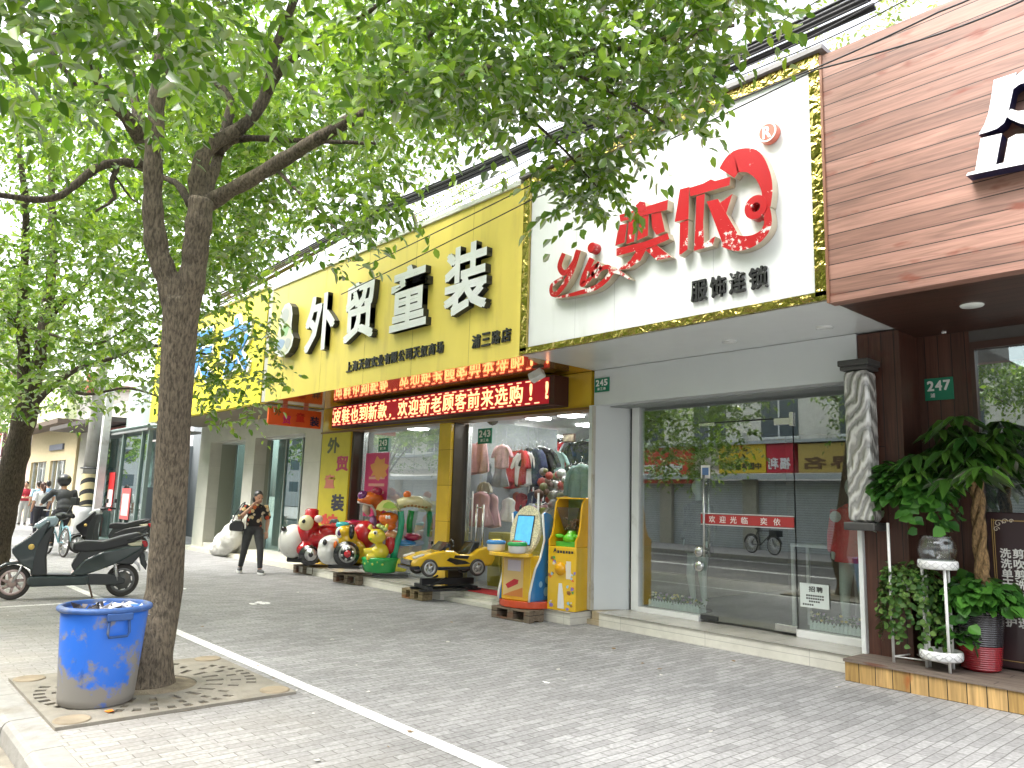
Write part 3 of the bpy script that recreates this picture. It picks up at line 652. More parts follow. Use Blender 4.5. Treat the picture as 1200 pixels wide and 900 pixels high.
# steps with an entrance bay
b = MB(); b.box(-14.3, -9.5, 7.15, 7.86, 0, .15).box(-8.3, -6.79, 7.15, 7.86, 0, .15).box(-9.5, -8.3, 7.44, 7.86, .0, .148).box(-9.498, -8.302, 7.22, 7.44, 0, .055)
part(b, 'step', m_cream, ks)
b = MB(); b.box(-14.3, -9.48, 7.13, 7.85, .15, .1535).box(-8.32, -6.78, 7.13, 7.85, .15, .1535).box(-9.49, -8.31, 7.42, 7.85, .148, .1515); part(b, 'step_top', m_cream_top, ks)
mt = thing('door_mat', 'red carpet mat in the shop doorway', 'mat', (-8.9, 7.65, .155))
part(MB().box(-9.45, -8.32, 7.46, 7.85, .1525, .163), 'mat_pile', mat('red carpet', (.36, .02, .025), .95, bump=.5, bscale=160), mt)
# yellow fascia sign
kf = thing('fascia_sign', 'wide yellow fascia sign with white block characters and small black lettering', 'sign', (-10.5, 6.2, 3.29))
part(MB().box(-14.2, -6.80, 6.222, 7.54, 3.335, 5.53).box(-14.2, -6.80, 6.2, 6.222, 3.285, 5.535), 'sign_panel', m_yel, kf)
b = MB()
for xx in (-13.5, -12.0, -10.55, -9.2, -7.85): b.box(xx, xx+.005, 6.1985, 6.2, 3.29, 5.53)
part(b, 'panel_joint', mat('yellow joint', (.36, .26, .06), .6), kf)
part(MB().box(-14.22, -6.87, 6.17, 7.5, 5.537, 5.60), 'roof_cap', mat('pale flashing', (.70, .70, .68), .35), kf)
part(MB().box(-6.86, -6.80, 6.16, 6.196, 3.285, 5.53), 'edge_strip', m_yel, kf)
for ch, (a0, a1, z0, z1) in zip('外贸童装', ((-12.49, -11.42, 4.0, 5.02), (-11.10, -10.17, 4.0, 4.99), (-9.70, -8.74, 3.98, 4.96), (-8.33, -7.40, 3.99, 4.96))):
    mb = MB(); letter_into(mb, ch, (a0, a1, z0, z1), 6.197, .095, .025, 0, 1); part(mb, 'character', [m_letter_w, m_letter_side], kf)
mb = MB(); n = 13
for i, ch in enumerate('上海天奴实业有限公司天奴商场'):
    a = -11.06+i*(2.69/14); letter_into(mb, ch, (a, a+.165, 3.53, 3.70), 6.197, .022, .02, 0, 0)
for i, ch in enumerate('浦三路店'):
    a = -7.76+i*.2; letter_into(mb, ch, (a, a+.17, 3.50, 3.68), 6.197, .022, .02, 0, 0)
part(mb, 'small_lettering', m_ink, kf)
# emblem: a plain rounded figure cut from sheet
mb = MB()
def wobble(cx, cz, rx, rz, n, amp, k): return [(cx+rx*(1+amp*math.sin(k*i*2*math.pi/n))*math.cos(i*2*math.pi/n), cz+rz*(1+amp*math.sin(k*i*2*math.pi/n+1))*math.sin(i*2*math.pi/n)) for i in range(n)]
out = [(-13.55, 4.12), (-13.38, 4.06), (-13.2, 4.05), (-13.02, 4.10), (-12.9, 4.2), (-12.85, 4.36), (-12.95, 4.48), (-12.98, 4.62), (-12.97, 4.82), (-13.03, 4.98), (-13.16, 5.07), (-13.32, 5.06), (-13.44, 4.96), (-13.5, 4.78), (-13.5, 4.6), (-13.56, 4.46), (-13.66, 4.36), (-13.66, 4.22)]
mb.prism(out, 6.06, 6.197, 'xz', 0, 1)
ins = [(-13.26+(x+13.26)*.86, 4.56+(z-4.56)*.9) for x, z in out]
mb.prism(ins, 6.056, 6.06, 'xz', 2, 2)
for poly, mi in ((wobble(-13.25, 4.84, .15, .14, 18, .05, 3), 3), (wobble(-13.2, 4.56, .13, .12, 18, .12, 4), 4), (wobble(-13.36, 4.3, .16, .1, 18, .1, 3), 5), (wobble(-13.07, 4.28, .11, .1, 16, .1, 3), 3)):
    mb.prism(poly, 6.053, 6.056, 'xz', mi, mi)
part(mb, 'emblem', [m_letter_w, m_letter_side, mat('emblem ivory', (.74, .74, .62), .4), mat('emblem grey', (.5, .52, .52), .4), mat('emblem green', (.38, .62, .32), .4), mat('emblem blue', (.34, .46, .66), .4)], kf)

# LED message board
led = thing('message_board', 'red LED message board running along the yellow shop header', 'LED sign', (-10.3, 7.4, 2.83))
part(MB().box(-13.4, -7.26, 7.25, 7.53, 2.83, 3.245), 'casing', mat('LED casing', (.05, .012, .012), .4), led)
part(MB().box(-13.37, -7.36, 7.243, 7.2499, 2.855, 3.22), 'display', mat('LED display', (.14, .008, .016), .5, emit=(.75, .01, .03), es=.07), led)
m_led = mat('lit red LEDs', (.9, .4, .2), .5, emit=(1, .30, .16), es=.55)
m_led2 = mat('lit orange LEDs', (.9, .4, .2), .5, emit=(1, .40, .17), es=.55)
mb = MB(); x = -13.34; k = 0
while x < -7.5:
    mb.box(x, x+.1, 7.238, 7.2425, 3.185, 3.203).box(x, x+.1, 7.238, 7.2425, 2.87, 2.888); x += .19
for z in (2.93, 3.08): mb.box(-7.42, -7.40, 7.238, 7.2425, z, z+.08).box(-13.36, -13.34, 7.238, 7.2425, z, z+.08)
part(mb, 'running_border', m_led, led)
mb = MB(); txt = '皮鞋也到新款,欢迎新老顾客前来选购!!'
for i, ch in enumerate(txt):
    a = -13.33+i*.3225
    if ch == ',': letter_into(mb, '，', (a+.05, a+.11, 2.90, 2.97), 7.242, .003, .013, 0, 0)
    elif ch == '!': letter_into(mb, '!', (a+.1, a+.16, 2.92, 3.165), 7.242, .003, .013, 0, 0)
    else: letter_into(mb, ch, (a, a+.285, 2.905, 3.17), 7.242, .003, .0125, 0, 0)
part(mb, 'message_text', m_led2, led)

# spotlight hung in front of the board
sp = thing('spotlight', 'small white floodlight on a bracket under the yellow and white soffits', 'spotlight', (-7.05, 6.75, 3.29))
c = atz(629, 440, 3.06)
q = at(629, 440, aty(629, 440, 6.75).y*0+8.6) if False else aty(629, 440, 6.85)
b = MB(); b.tube([(q.x+.02, q.y, 3.288), (q.x+.02, q.y, q.z+.06)], .012, 8).box(q.x-.06, q.x+.1, q.y-.03, q.y+.03, 3.27, 3.289); part(b, 'bracket', m_dark, sp)
b = MB(); b.obox(q, (.2, .13, .11), Matrix.Rotation(R(-28), 3, 'Y') @ Matrix.Rotation(R(20), 3, 'Z')); part(b, 'lamp_body', m_white2, sp, bevel=.015)

# orange hanging sign, seen square on, jutting from the wall
hs_ = thing('hanging_sign', 'small orange projecting sign with scattered colour characters', 'sign', (-14.3, 6.9, 2.85))
pa, pb = Vector((-14.22, 6.42)), Vector((-14.22, 7.50))
hs_pts = [aty(315, 475, 6.25), aty(373.5, 480, 7.42)]
m_or = mat('orange sign face', (.80, .13, .03), .4, var=.08, scale=3)
b = MB(); b.box(-14.26, -14.20, 6.30, 7.44, 2.86, 3.215); part(b, 'sign_panel', m_or, hs_, bevel=.012)
mb = MB()
for ch, y0, z0, s, mi in (('外', 6.42, 3.05, .14, 0), ('贸', 6.60, 2.90, .17, 1), ('童', 6.88, 2.96, .19, 2), ('装', 7.19, 2.90, .2, 3)):
    letter_into(mb, ch, (y0, y0+s, z0, z0+s), -14.20, .006, .03, mi, mi, face='+x')
part(mb, 'lettering', [mat('olive letters', (.22, .16, .04), .5), mat('magenta letters', (.72, .03, .22), .5), mat('red letters', (.68, .03, .02), .5), mat('navy letters', (.03, .025, .09), .5)], hs_)
b = MB()
for y in (6.6, 7.05): b.box(-14.25, -14.21, y, y+.09, 3.21, 3.288)
part(b, 'bracket', mat('pink bracket', (.62, .2, .17), .5), hs_)
# tall poster on the pillar
ps = thing('wall_poster', 'tall yellow poster with colourful characters on the pillar', 'poster', (-13.7, 7.54, .3))
part(MB().box(-14.27, -13.13, 7.53, 7.544, .3, 2.82), 'sheet', mat('yellow poster', (.58, .50, .035), .5, var=.05), ps)
mb = MB()
for ch, x0, z0, sx_, sz_, mi in (('外', -14.02, 2.36, .48, .32, 0), ('贸', -13.62, 2.0, .46, .30, 1), ('童', -14.05, 1.66, .42, .28, 2), ('装', -13.72, 1.22, .5, .33, 3), ('特', -14.08, .74, .68, .42, 4), ('价', -14.0, .36, .6, .36, 5)):
    letter_into(mb, ch, (x0, x0+sx_, z0, z0+sz_), 7.53, .004, .035, mi, mi)
part(mb, 'lettering', [mat('grey green letters', (.10, .11, .05), .5), mat('crimson letters', (.45, .03, .11), .5), mat('pink letters', (.62, .2, .14), .5), mat('ink blue letters', (.03, .03, .06), .5), mat('vermilion letters', (.62, .08, .06), .5), mat('green letters', (.1, .2, .06), .5)], ps)
# number plates
def plate(x0, x1, y, z0, z1, num, label, worn=False):
    t_ = thing('number_plate', label, 'number plate', ((x0+x1)/2, y, z0))
    part(MB().box(x0, x1, y-.012, y, z0, z1), 'plate', m_green_plate, t_, bevel=.004)
    mb = MB(); w = (x1-x0); h = z1-z0; cw = w*.24
    for i, ch in enumerate(num): letter_into(mb, ch, (x0+w*.1+i*w*.28, x0+w*.1+i*w*.28+cw, z0+h*.42, z0+h*.88), y-.0125, .003, .03, 0, 0)
    for i, ch in enumerate('浦三路'):
        if not worn or i == 0: letter_into(mb, ch, (x0+w*.2+i*w*.21, x0+w*.2+i*w*.21+w*.16, z0+h*.13, z0+h*.32), y-.0125, .003, .02, 0, 0)
    part(mb, 'lettering', m_plate_white, t_)
plate(-6.775, -6.52, 7.538, 2.985, 3.175, '245', 'green number plate 245 on the pale grey header')
plate(-9.60, -9.25, 7.86, 2.42, 2.67, '243', 'green number plate 243 inside the lit shop window')
plate(-12.45, -12.12, 7.76, 2.37, 2.62, '243', 'green number plate 243 above the pink poster')
pk = thing('wall_poster', 'pink and orange sale poster in the left window of the yellow shop', 'poster', (-12.6, 7.77, 1.2))
mb = MB(); mb.box(-12.9, -12.1, 7.766, 7.776, 1.15, 2.35, 0)
mb.prism(wobble(-12.4, 2.05, .28, .2, 20, .25, 7), 7.762, 7.766, 'xz', 1, 1)
for z in (1.85, 1.72, 1.58, 1.42, 1.3): mb.box(-12.75, -12.2, 7.763, 7.766, z, z+.05, 2)
part(mb, 'sheet', [mat('pink poster', (.66, .06, .2), .5), mat('poster orange', (.78, .36, .1), .5), mat('poster pale', (.76, .4, .34), .5)], pk)

# ================================================================== beige shop further along
bs = thing('beige_shop', 'beige panelled shop with deep set windows under the yellow and blue sign', 'shop', (-17.7, 7.4, 0))
YW = 7.54
xs = [(-21.2, -20.43), (-18.18, -17.6), (-15.05, -14.32)]
b = MB()
for a0, a1 in xs: b.box(a0, a1, YW, YW+.3, .1, 2.83)
b.box(-21.2, -14.32, YW, YW+.3, 2.83, 3.28).box(-20.43, -18.18, YW+.02, YW+.5, .1, .22).box(-17.6, -15.05, YW+.02, YW+.5, .1, .22)
part(b, 'wall', m_beige, bs)
m_rev = mat('green grey reveal', (.30, .31, .25), .35)
for a0, a1, yy in ((-20.43, -18.18, 8.25), (-17.6, -15.05, 7.95)):
    part(MB().box(a0-.02, a0, YW+.3, yy, .2, 2.83), 'reveal', m_rev, bs); part(MB().box(a1, a1+.02, YW+.3, yy, .2, 2.83), 'reveal', m_rev, bs)
    part(MB().box(a0, a1, YW+.302, yy, 2.80, 2.829), 'lintel', mat('pale lintel', (.6, .62, .58), .3), bs)
    wd = part(MB().box(a0+.01, a1-.01, yy, yy+.012, .22, 2.8), 'window', glass('green window glass', (.66, .80, .76), .16), bs)
    f_ = MB()
    for xx in (a0+.02, a0+(a1-a0)*.33, a0+(a1-a0)*.66, a1-.06): f_.box(xx, xx+.045, yy-.03, yy-.002, .22, 2.8)
    part(f_, 'window_frame', mat('green grey frame', (.25, .3, .28), .4), wd)
    part(MB().box(a0, a1, yy+1.2, yy+1.25, .1, 2.83), 'curtain', mat('pale blue green curtain', (.20, .30, .28) if a0 > -18 else (.16, .30, .36), .8, var=.25, scale=2, stretch=(6, 1, .3)), wd)
part(MB().box(-21.3, -14.3, 7.35, 7.9, 0, .1), 'step', mat('cream stone step', (.60, .57, .48), .6, var=.06), bs)
part(MB().box(-21.2, -14.32, 7.85, 12, 3.3, 3.4), 'roof', m_roofing, bs)
part(MB().box(-21.2, -14.32, 9.8, 9.9, .1, 3.3), 'back_wall', m_kw, bs)
yb = thing('fascia_sign', 'bright lemon fascia sign with big blue white-edged characters half hidden by leaves', 'sign', (-17.8, 6.2, 3.3))
m_lemon = mat('lemon sign face', (.86, .74, .05), .4, var=.03)
part(MB().box(-21.35, -14.42, 6.2, 7.54, 3.29, 5.62), 'sign_panel', m_lemon, yb)
part(MB().box(-21.36, -14.41, 6.16, 6.3, 5.62, 5.66), 'roof_cap', mat('olive cap', (.33, .31, .1), .5), yb)
mb = MB(); mw = mat('white letter edge', (.8, .82, .84), .4)
for ch, a0 in (('衣', -16.55), ('天', -18.6), ('大', -20.6)):
    letter_into(mb, ch, (a0-.08, a0+1.58, 3.92, 5.30), 6.197, .05, .05, 1, 1); letter_into(mb, ch, (a0, a0+1.5, 4.0, 5.22), 6.147, .02, .018, 0, 0)
part(mb, 'character', [mat('sign blue', (.05, .22, .58), .4), mw], yb)
part(MB().box(-14.40, -14.24, 6.22, 6.34, 3.3, 5.62), 'grey_edge', mat('stained grey edge', (.5, .49, .46), .5, dirt=(.2, .19, .17), dscale=6), yb)
part(MB().box(-21.3, -14.3, 6.35, 7.53, 3.27, 3.289), 'underside', mat('brown underside', (.20, .17, .12), .7), yb)

# ================================================================== timber fronted salon on the right
hs2 = thing('hair_salon', 'timber clad hair salon with deep soffit and raised deck', 'shop', (-1, 7.1, 0))
part(MB().box(-2.905, 2.2, 6.17, 6.3, 3.26, 5.545), 'fascia_cladding', m_wood, hs2)
part(MB().box(-2.908, -2.886, 6.155, 6.172, 3.26, 5.545), 'edge_batten', mat('edge batten', (.24, .11, .06), .5), hs2)
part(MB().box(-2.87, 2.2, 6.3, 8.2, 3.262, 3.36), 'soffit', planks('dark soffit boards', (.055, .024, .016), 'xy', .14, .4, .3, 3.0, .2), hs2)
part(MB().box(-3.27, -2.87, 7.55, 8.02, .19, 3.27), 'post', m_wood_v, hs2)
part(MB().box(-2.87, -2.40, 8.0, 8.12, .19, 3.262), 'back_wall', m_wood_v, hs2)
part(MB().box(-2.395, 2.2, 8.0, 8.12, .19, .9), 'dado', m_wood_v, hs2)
wd = part(MB().box(-2.38, 2.2, 8.03, 8.04, .9, 3.2), 'window', m_glass_dark, hs2)
part(MB().box(-2.398, -2.36, 7.99, 8.1, .9, 3.15).box(-2.36, 2.2, 7.99, 8.1, 3.08, 3.15), 'window_frame', mat('dark frame', (.06, .03, .022), .4), wd)
part(MB().box(-2.6, 2.2, 11, 11.1, .1, 3.3).box(-2.62, -2.6, 8.15, 11, .1, 3.3).box(-2.398, 2.2, 8.0, 8.12, 3.152, 3.262), 'interior_wall', m_int_dark, hs2)
part(MB().box(-3.27, 2.2, 8.75, 11.2, 4.2, 4.3), 'roof', m_roofing, hs2)
part(MB().box(-3.30, 2.2, 7.10, 7.125, .0, .168), 'deck_front', m_deck, hs2)
part(MB().box(-3.302, -3.28, 7.125, 7.6, .0, .168), 'deck_side', m_deck, hs2)
part(MB().box(-3.31, 2.2, 7.085, 8.2, .168, .192), 'deck_top', m_deck_top, hs2)
for (px, py) in ((1139, 357.5), ):
    c = atz(px, py, 3.262); part(MB().lathe((c.x, c.y, 3.262), [(0, -.012), (.085, -.012), (.09, -.004), (.09, .0)], 28), 'downlight', mat('frosted lamp cover', (.75, .80, .76), .5), hs2)
c = atz(1106, 389, 3.262); part(MB().lathe((c.x, c.y, 3.262), [(0, -.014), (.02, -.012), (.022, 0)], 12), 'downlight', m_white2, hs2)
plate(-2.815, -2.555, 7.998, 2.615, 2.835, '247', 'worn green number plate 247 on the dark timber wall', True)
# projecting logo letters on the boards, running out of frame
lg = thing('logo_sign', 'large white serif letters with navy sides on the timber fascia', 'sign', (-1.3, 6.17, 4.1))
m_navy = mat('navy letter return', (.012, .014, .06), .35)
def lp(px, py): p = aty(px, py, 6.05); return (p.x, p.z)
mb = MB()
def lz(zx, zy): return lp(1120+zx/5.62, 60+zy/5.62)
mb = MB()
mb.prism([lz(*q) for q in ((250, 190), (400, 140), (385, 215), (370, 290), (352, 370), (340, 425), (318, 472), (270, 510), (210, 532), (165, 545), (150, 550), (190, 480), (215, 410), (235, 300))], 6.05, 6.168, 'xz', 0, 1)
ribbon(mb, [lz(362, 250), lz(420, 185), lz(520, 150), lz(610, 200), lz(600, 320), lz(500, 420), lz(400, 425), lz(345, 400)], [.02, .08, .15, .20, .20, .13, .07, .05], 6.168, .117, 0, 1)
part(mb, 'letter', [m_letter_w, m_navy], lg)
mb = MB()
mb.prism([lz(*q) for q in ((70, 822), (78, 803), (130, 788), (165, 575), (305, 542), (296, 600), (350, 558), (450, 545), (470, 580), (455, 700), (600, 668), (600, 706), (450, 738), (260, 778))][:5]+[lz(300, 570), lz(266, 748), lz(318, 734), lz(348, 575), lz(400, 548), lz(470, 545), lz(490, 580), lz(462, 702), lz(520, 690), lz(550, 560), lz(640, 520), lz(690, 545), lz(665, 660), lz(720, 650), lz(720, 690), lz(260, 782)], 6.045, 6.166, 'xz', 0, 1)
part(mb, 'letter', [m_letter_w, m_navy], lg)
# ================================================================== trees
def leaf_material(name, dark, light, trans=.45, gloss=.35):
    M = bpy.data.materials.new(name); M.use_nodes = True
    t = M.node_tree; N = t.nodes; L = t.links; N.clear()
    g = N.new('ShaderNodeNewGeometry'); cr = N.new('ShaderNodeValToRGB'); e = cr.color_ramp.elements
    e[0].color = (*dark, 1); e[1].color = (*light, 1); e[1].position = .93
    q = cr.color_ramp.elements.new(.55); q.color = (*[(a*.6+b_*.4) for a, b_ in zip(dark, light)], 1)
    L.new(g.outputs['Random Per Island'], cr.inputs[0])
    d = N.new('ShaderNodeBsdfDiffuse'); tl = N.new('ShaderNodeBsdfTranslucent'); gl = N.new('ShaderNodeBsdfGlossy'); gl.inputs['Roughness'].default_value = gloss
    tint = N.new('ShaderNodeVectorMath'); tint.operation = 'MULTIPLY'; tint.inputs[1].default_value = (1.35, 1.25, .5)
    L.new(cr.outputs[0], d.inputs[0]); L.new(cr.outputs[0], tint.inputs[0]); L.new(tint.outputs[0], tl.inputs[0])
    m1 = N.new('ShaderNodeMixShader'); m1.inputs[0].default_value = trans; L.new(d.outputs[0], m1.inputs[1]); L.new(tl.outputs[0], m1.inputs[2])
    fr = N.new('ShaderNodeFresnel'); fr.inputs[0].default_value = 1.45
    m2 = N.new('ShaderNodeMixShader'); fm = N.new('ShaderNodeMath'); fm.operation = 'MULTIPLY'; fm.inputs[1].default_value = .45; L.new(fr.outputs[0], fm.inputs[0]); L.new(fm.outputs[0], m2.inputs[0]); L.new(m1.outputs[0], m2.inputs[1]); L.new(gl.outputs[0], m2.inputs[2])
    o = N.new('ShaderNodeOutputMaterial'); L.new(m2.outputs[0], o.inputs[0]); return M
def bark_material(name, c, sc=1.0):
    M = bpy.data.materials.new(name); M.use_nodes = True
    t = M.node_tree; N = t.nodes; L = t.links; b = N['Principled BSDF']; b.inputs['Roughness'].default_value = .9
    tc = N.new('ShaderNodeTexCoord'); mp = N.new('ShaderNodeMapping'); mp.inputs['Scale'].default_value = (60*sc, 60*sc, 17*sc); L.new(tc.outputs['Object'], mp.inputs[0])
    v = N.new('ShaderNodeTexNoise'); v.inputs['Scale'].default_value = 1.0; v.inputs['Detail'].default_value = 5; v.inputs['Roughness'].default_value = .6; v.inputs['Distortion'].default_value = .4; L.new(mp.outputs[0], v.inputs['Vector'])
    n = N.new('ShaderNodeTexNoise'); n.inputs['Scale'].default_value = 2.2; n.inputs['Detail'].default_value = 6; L.new(tc.outputs['Object'], n.inputs['Vector'])
    cr = N.new('ShaderNodeValToRGB'); e = cr.color_ramp.elements; e[0].position = .36; e[0].color = (*[x*.42 for x in c], 1); e[1].position = .62; e[1].color = (*[x*1.35 for x in c], 1); L.new(v.outputs['Fac'], cr.inputs[0])
    r = N.new('ShaderNodeMapRange'); r.inputs[1].default_value = .3; r.inputs[2].default_value = .7; r.inputs[3].default_value = .75; r.inputs[4].default_value = 1.25; L.new(n.outputs['Fac'], r.inputs[0])
    mx = N.new('ShaderNodeVectorMath'); mx.operation = 'SCALE'; L.new(cr.outputs[0], mx.inputs[0]); L.new(r.outputs[0], mx.inputs['Scale']); L.new(mx.outputs[0], b.inputs['Base Color'])
    bp = N.new('ShaderNodeBump'); bp.inputs['Strength'].default_value = .95; bp.inputs['Distance'].default_value = .03; L.new(v.outputs['Fac'], bp.inputs['Height']); L.new(bp.outputs[0], b.inputs['Normal'])
    return M
m_bark = bark_material('furrowed bark', (.165, .132, .092))
m_bark_dark = bark_material('dark bark', (.10, .078, .055))
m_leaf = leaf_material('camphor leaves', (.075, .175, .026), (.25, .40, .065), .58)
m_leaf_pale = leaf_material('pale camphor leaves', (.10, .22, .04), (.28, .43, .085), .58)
def unit(a): return a/np.maximum(np.linalg.norm(a, axis=-1, keepdims=True), 1e-9)
def leaf_mesh(name, P, D, Nn, Ln, wid=.42, ma=None, parent=None):
    n = len(P); D = unit(D); S = unit(np.cross(D, Nn)); U = unit(np.cross(S, D)); L1 = Ln[:, None]; w = L1*wid*.5
    fold = U*L1*.10
    V = np.stack([P, P+D*L1*.33+S*w+fold, P+D*L1*.68+S*w*.82+fold*.7-U*L1*.04, P+D*L1-U*L1*.14, P+D*L1*.68-S*w*.82+fold*.7-U*L1*.04, P+D*L1*.33-S*w+fold], 1).reshape(-1, 3)
    idx = (np.arange(n)*6)[:, None]
    F = np.concatenate([idx+[0, 1, 2, 3], idx+[0, 3, 4, 5]], 1).reshape(-1)
    if parent is not None and parent.name in INV:
        Mi = np.array(INV[parent.name]); V = V @ Mi[:3, :3].T + Mi[:3, 3]
    me = bpy.data.meshes.new(name); me.vertices.add(len(V)); me.vertices.foreach_set('co', V.astype(np.float32).ravel())
    me.loops.add(len(F)); me.loops.foreach_set('vertex_index', F.astype(np.int32))
    np_ = len(F)//4; me.polygons.add(np_); me.polygons.foreach_set('loop_start', np.arange(np_, dtype=np.int32)*4); me.polygons.foreach_set('loop_total', np.full(np_, 4, np.int32))
    me.polygons.foreach_set('use_smooth', np.ones(np_, bool))
    me.materials.append(ma); me.update(calc_edges=True); me.validate()
    o = bpy.data.objects.new(name, me); COL.objects.link(o)
    if parent is not None: o.parent = parent
    return o
def sprays(A, per=11, length=.36, leaf=.085, droop=.55, out=None):
    """leafy twigs: each starts at A[i], bends outwards and down and carries alternate leaves."""
    n = len(A); ang = RNG.uniform(0, 2*np.pi, n)
    d0 = np.stack([np.cos(ang), np.sin(ang), RNG.uniform(-.35, .55, n)], 1)
    if out is not None: d0 = d0 + out
    d0 = unit(d0); Ltw = length*RNG.uniform(.6, 1.35, n)
    P, D, Nn, Ls = [], [], [], []
    for k in range(per):
        t = (k+.6)/per; s = (Ltw*t)[:, None]
        pos = A + d0*s + np.array([0, 0, -1.0])*droop*(s**2)/length
        tang = unit(d0 + np.array([0, 0, -1.0])*2*droop*s/length)
        side = unit(np.cross(tang, np.array([0, 0, 1.0])) + RNG.normal(0, .25, (n, 3)))*(1 if k % 2 else -1)
        dr = unit(side*.85 + tang*(.55 if k < per-1 else 1.6) + np.array([0, 0, -.22]) + RNG.normal(0, .28, (n, 3)))
        nm = unit(np.array([0, 0, 1.0]) + RNG.normal(0, .5, (n, 3)))
        P.append(pos + RNG.normal(0, .012, (n, 3))); D.append(dr); Nn.append(nm); Ls.append(leaf*RNG.uniform(.55, 1.25, n)*(1 - .25*abs(t-.5)))
    return np.concatenate(P), np.concatenate(D), np.concatenate(Nn), np.concatenate(Ls)
def region(n, x0, x1, top, bot, d0, d1, edge=26, clear=True):
    """points spread through the part of the crown seen between two outlines, at depths d0..d1."""
    out = []
    bx, by = zip(*bot); tx, ty = zip(*top)
    while len(out) < n:
        px = RNG.uniform(x0, x1, 4000); lo = np.interp(px, tx, ty); hi = np.interp(px, bx, by) + RNG.normal(0, edge, 4000)
        py = lo + (hi-lo)*RNG.uniform(0, 1, 4000); dd = RNG.uniform(d0, d1, 4000)
        ok = py < hi
        for a, b_, c in zip(px[ok], py[ok], dd[ok]):
            p = ray(a, b_)*c + np.array([0, 0, CAM_H])
            if clear and p[1] > 5.75 and p[2] < 6.1: continue
            if p[2] < 2.2: continue
            out.append(p)
    return np.array(out[:n])
def clump(P, keep=.6, scale=.9, seed=0.0):
    """thin the points so that foliage gathers in masses with gaps between."""
    f = np.sin(P[:, 0]*2.9/scale+seed)+np.sin(P[:, 1]*3.3/scale+1.7*seed)+np.sin(P[:, 2]*4.1/scale+.6*seed)+.8*np.sin((P[:, 0]+P[:, 1])*1.6/scale+P[:, 2]*2.2)
    return P[f > np.quantile(f, 1-keep)]
def wood(path, r0, r1, n=9, wob=.012):
    m_ = len(path); P = []; 
    for i in range(m_-1):
        p0, p1, p2, p3 = [Vector(path[max(0, min(m_-1, i+k))]) for k in (-1, 0, 1, 2)]
        for q in range(5):
            t = q/5; P.append(.5*((2*p1)+(p2-p0)*t+(2*p0-5*p1+4*p2-p3)*t*t+(3*p1-p0-3*p2+p3)*t**3))
    P.append(Vector(path[-1])); N = len(P)
    rs = [(r0+(r1-r0)*(i/(N-1)))*(1+.07*math.sin(i*1.9)+.04*math.sin(i*.7)) for i in range(N)]
    return [p+Vector((random.uniform(-wob, wob), random.uniform(-wob, wob), 0)) for p in P], rs
# --- the near tree
TX, TY = -6.4, 2.05
t1 = thing('street_tree', 'near street tree with forked trunk rising from the round grate beside the blue bin', 'tree', (TX, TY, 0))
def D(px, py): return at(px, py, 1)
fwd = Vector(AX[2].tolist()); d_tree = (Vector((TX, TY, 1.5))-Vector((0, 0, CAM_H))).dot(fwd)
mb = MB()
base = Vector((TX, TY, 0))
def dd(pts): return [at(x, y, d) for x, y, d in pts]
d0_ = d_tree
trunk = [base+Vector((0, 0, -.05)), base+Vector((0.0, 0, .08)), base+Vector((.005, 0, .25)), at(193, 690, d0_), at(199, 590, d0_), at(205, 480, d0_), at(210, 400, d0_), at(213, 350, d0_)]
tk = [('t', trunk, [.235, .19, .160, .142, .132, .128, .135, .14])]
P, rs = wood(dd([(208, 372, d0_), (199, 335, d0_), (184, 290, d0_), (179, 235, d0_), (181, 165, d0_), (186, 100, d0_), (195, 20, d0_), (200, -80, d0_-.1)]), .105, .045, 12, .004); tk.append(('t', P, rs))
P, rs = wood(dd([(215, 370, d0_), (226, 320, d0_), (232, 270, d0_), (236, 232, d0_)]), .112, .095, 12, .003); tk.append(('t', P, rs))
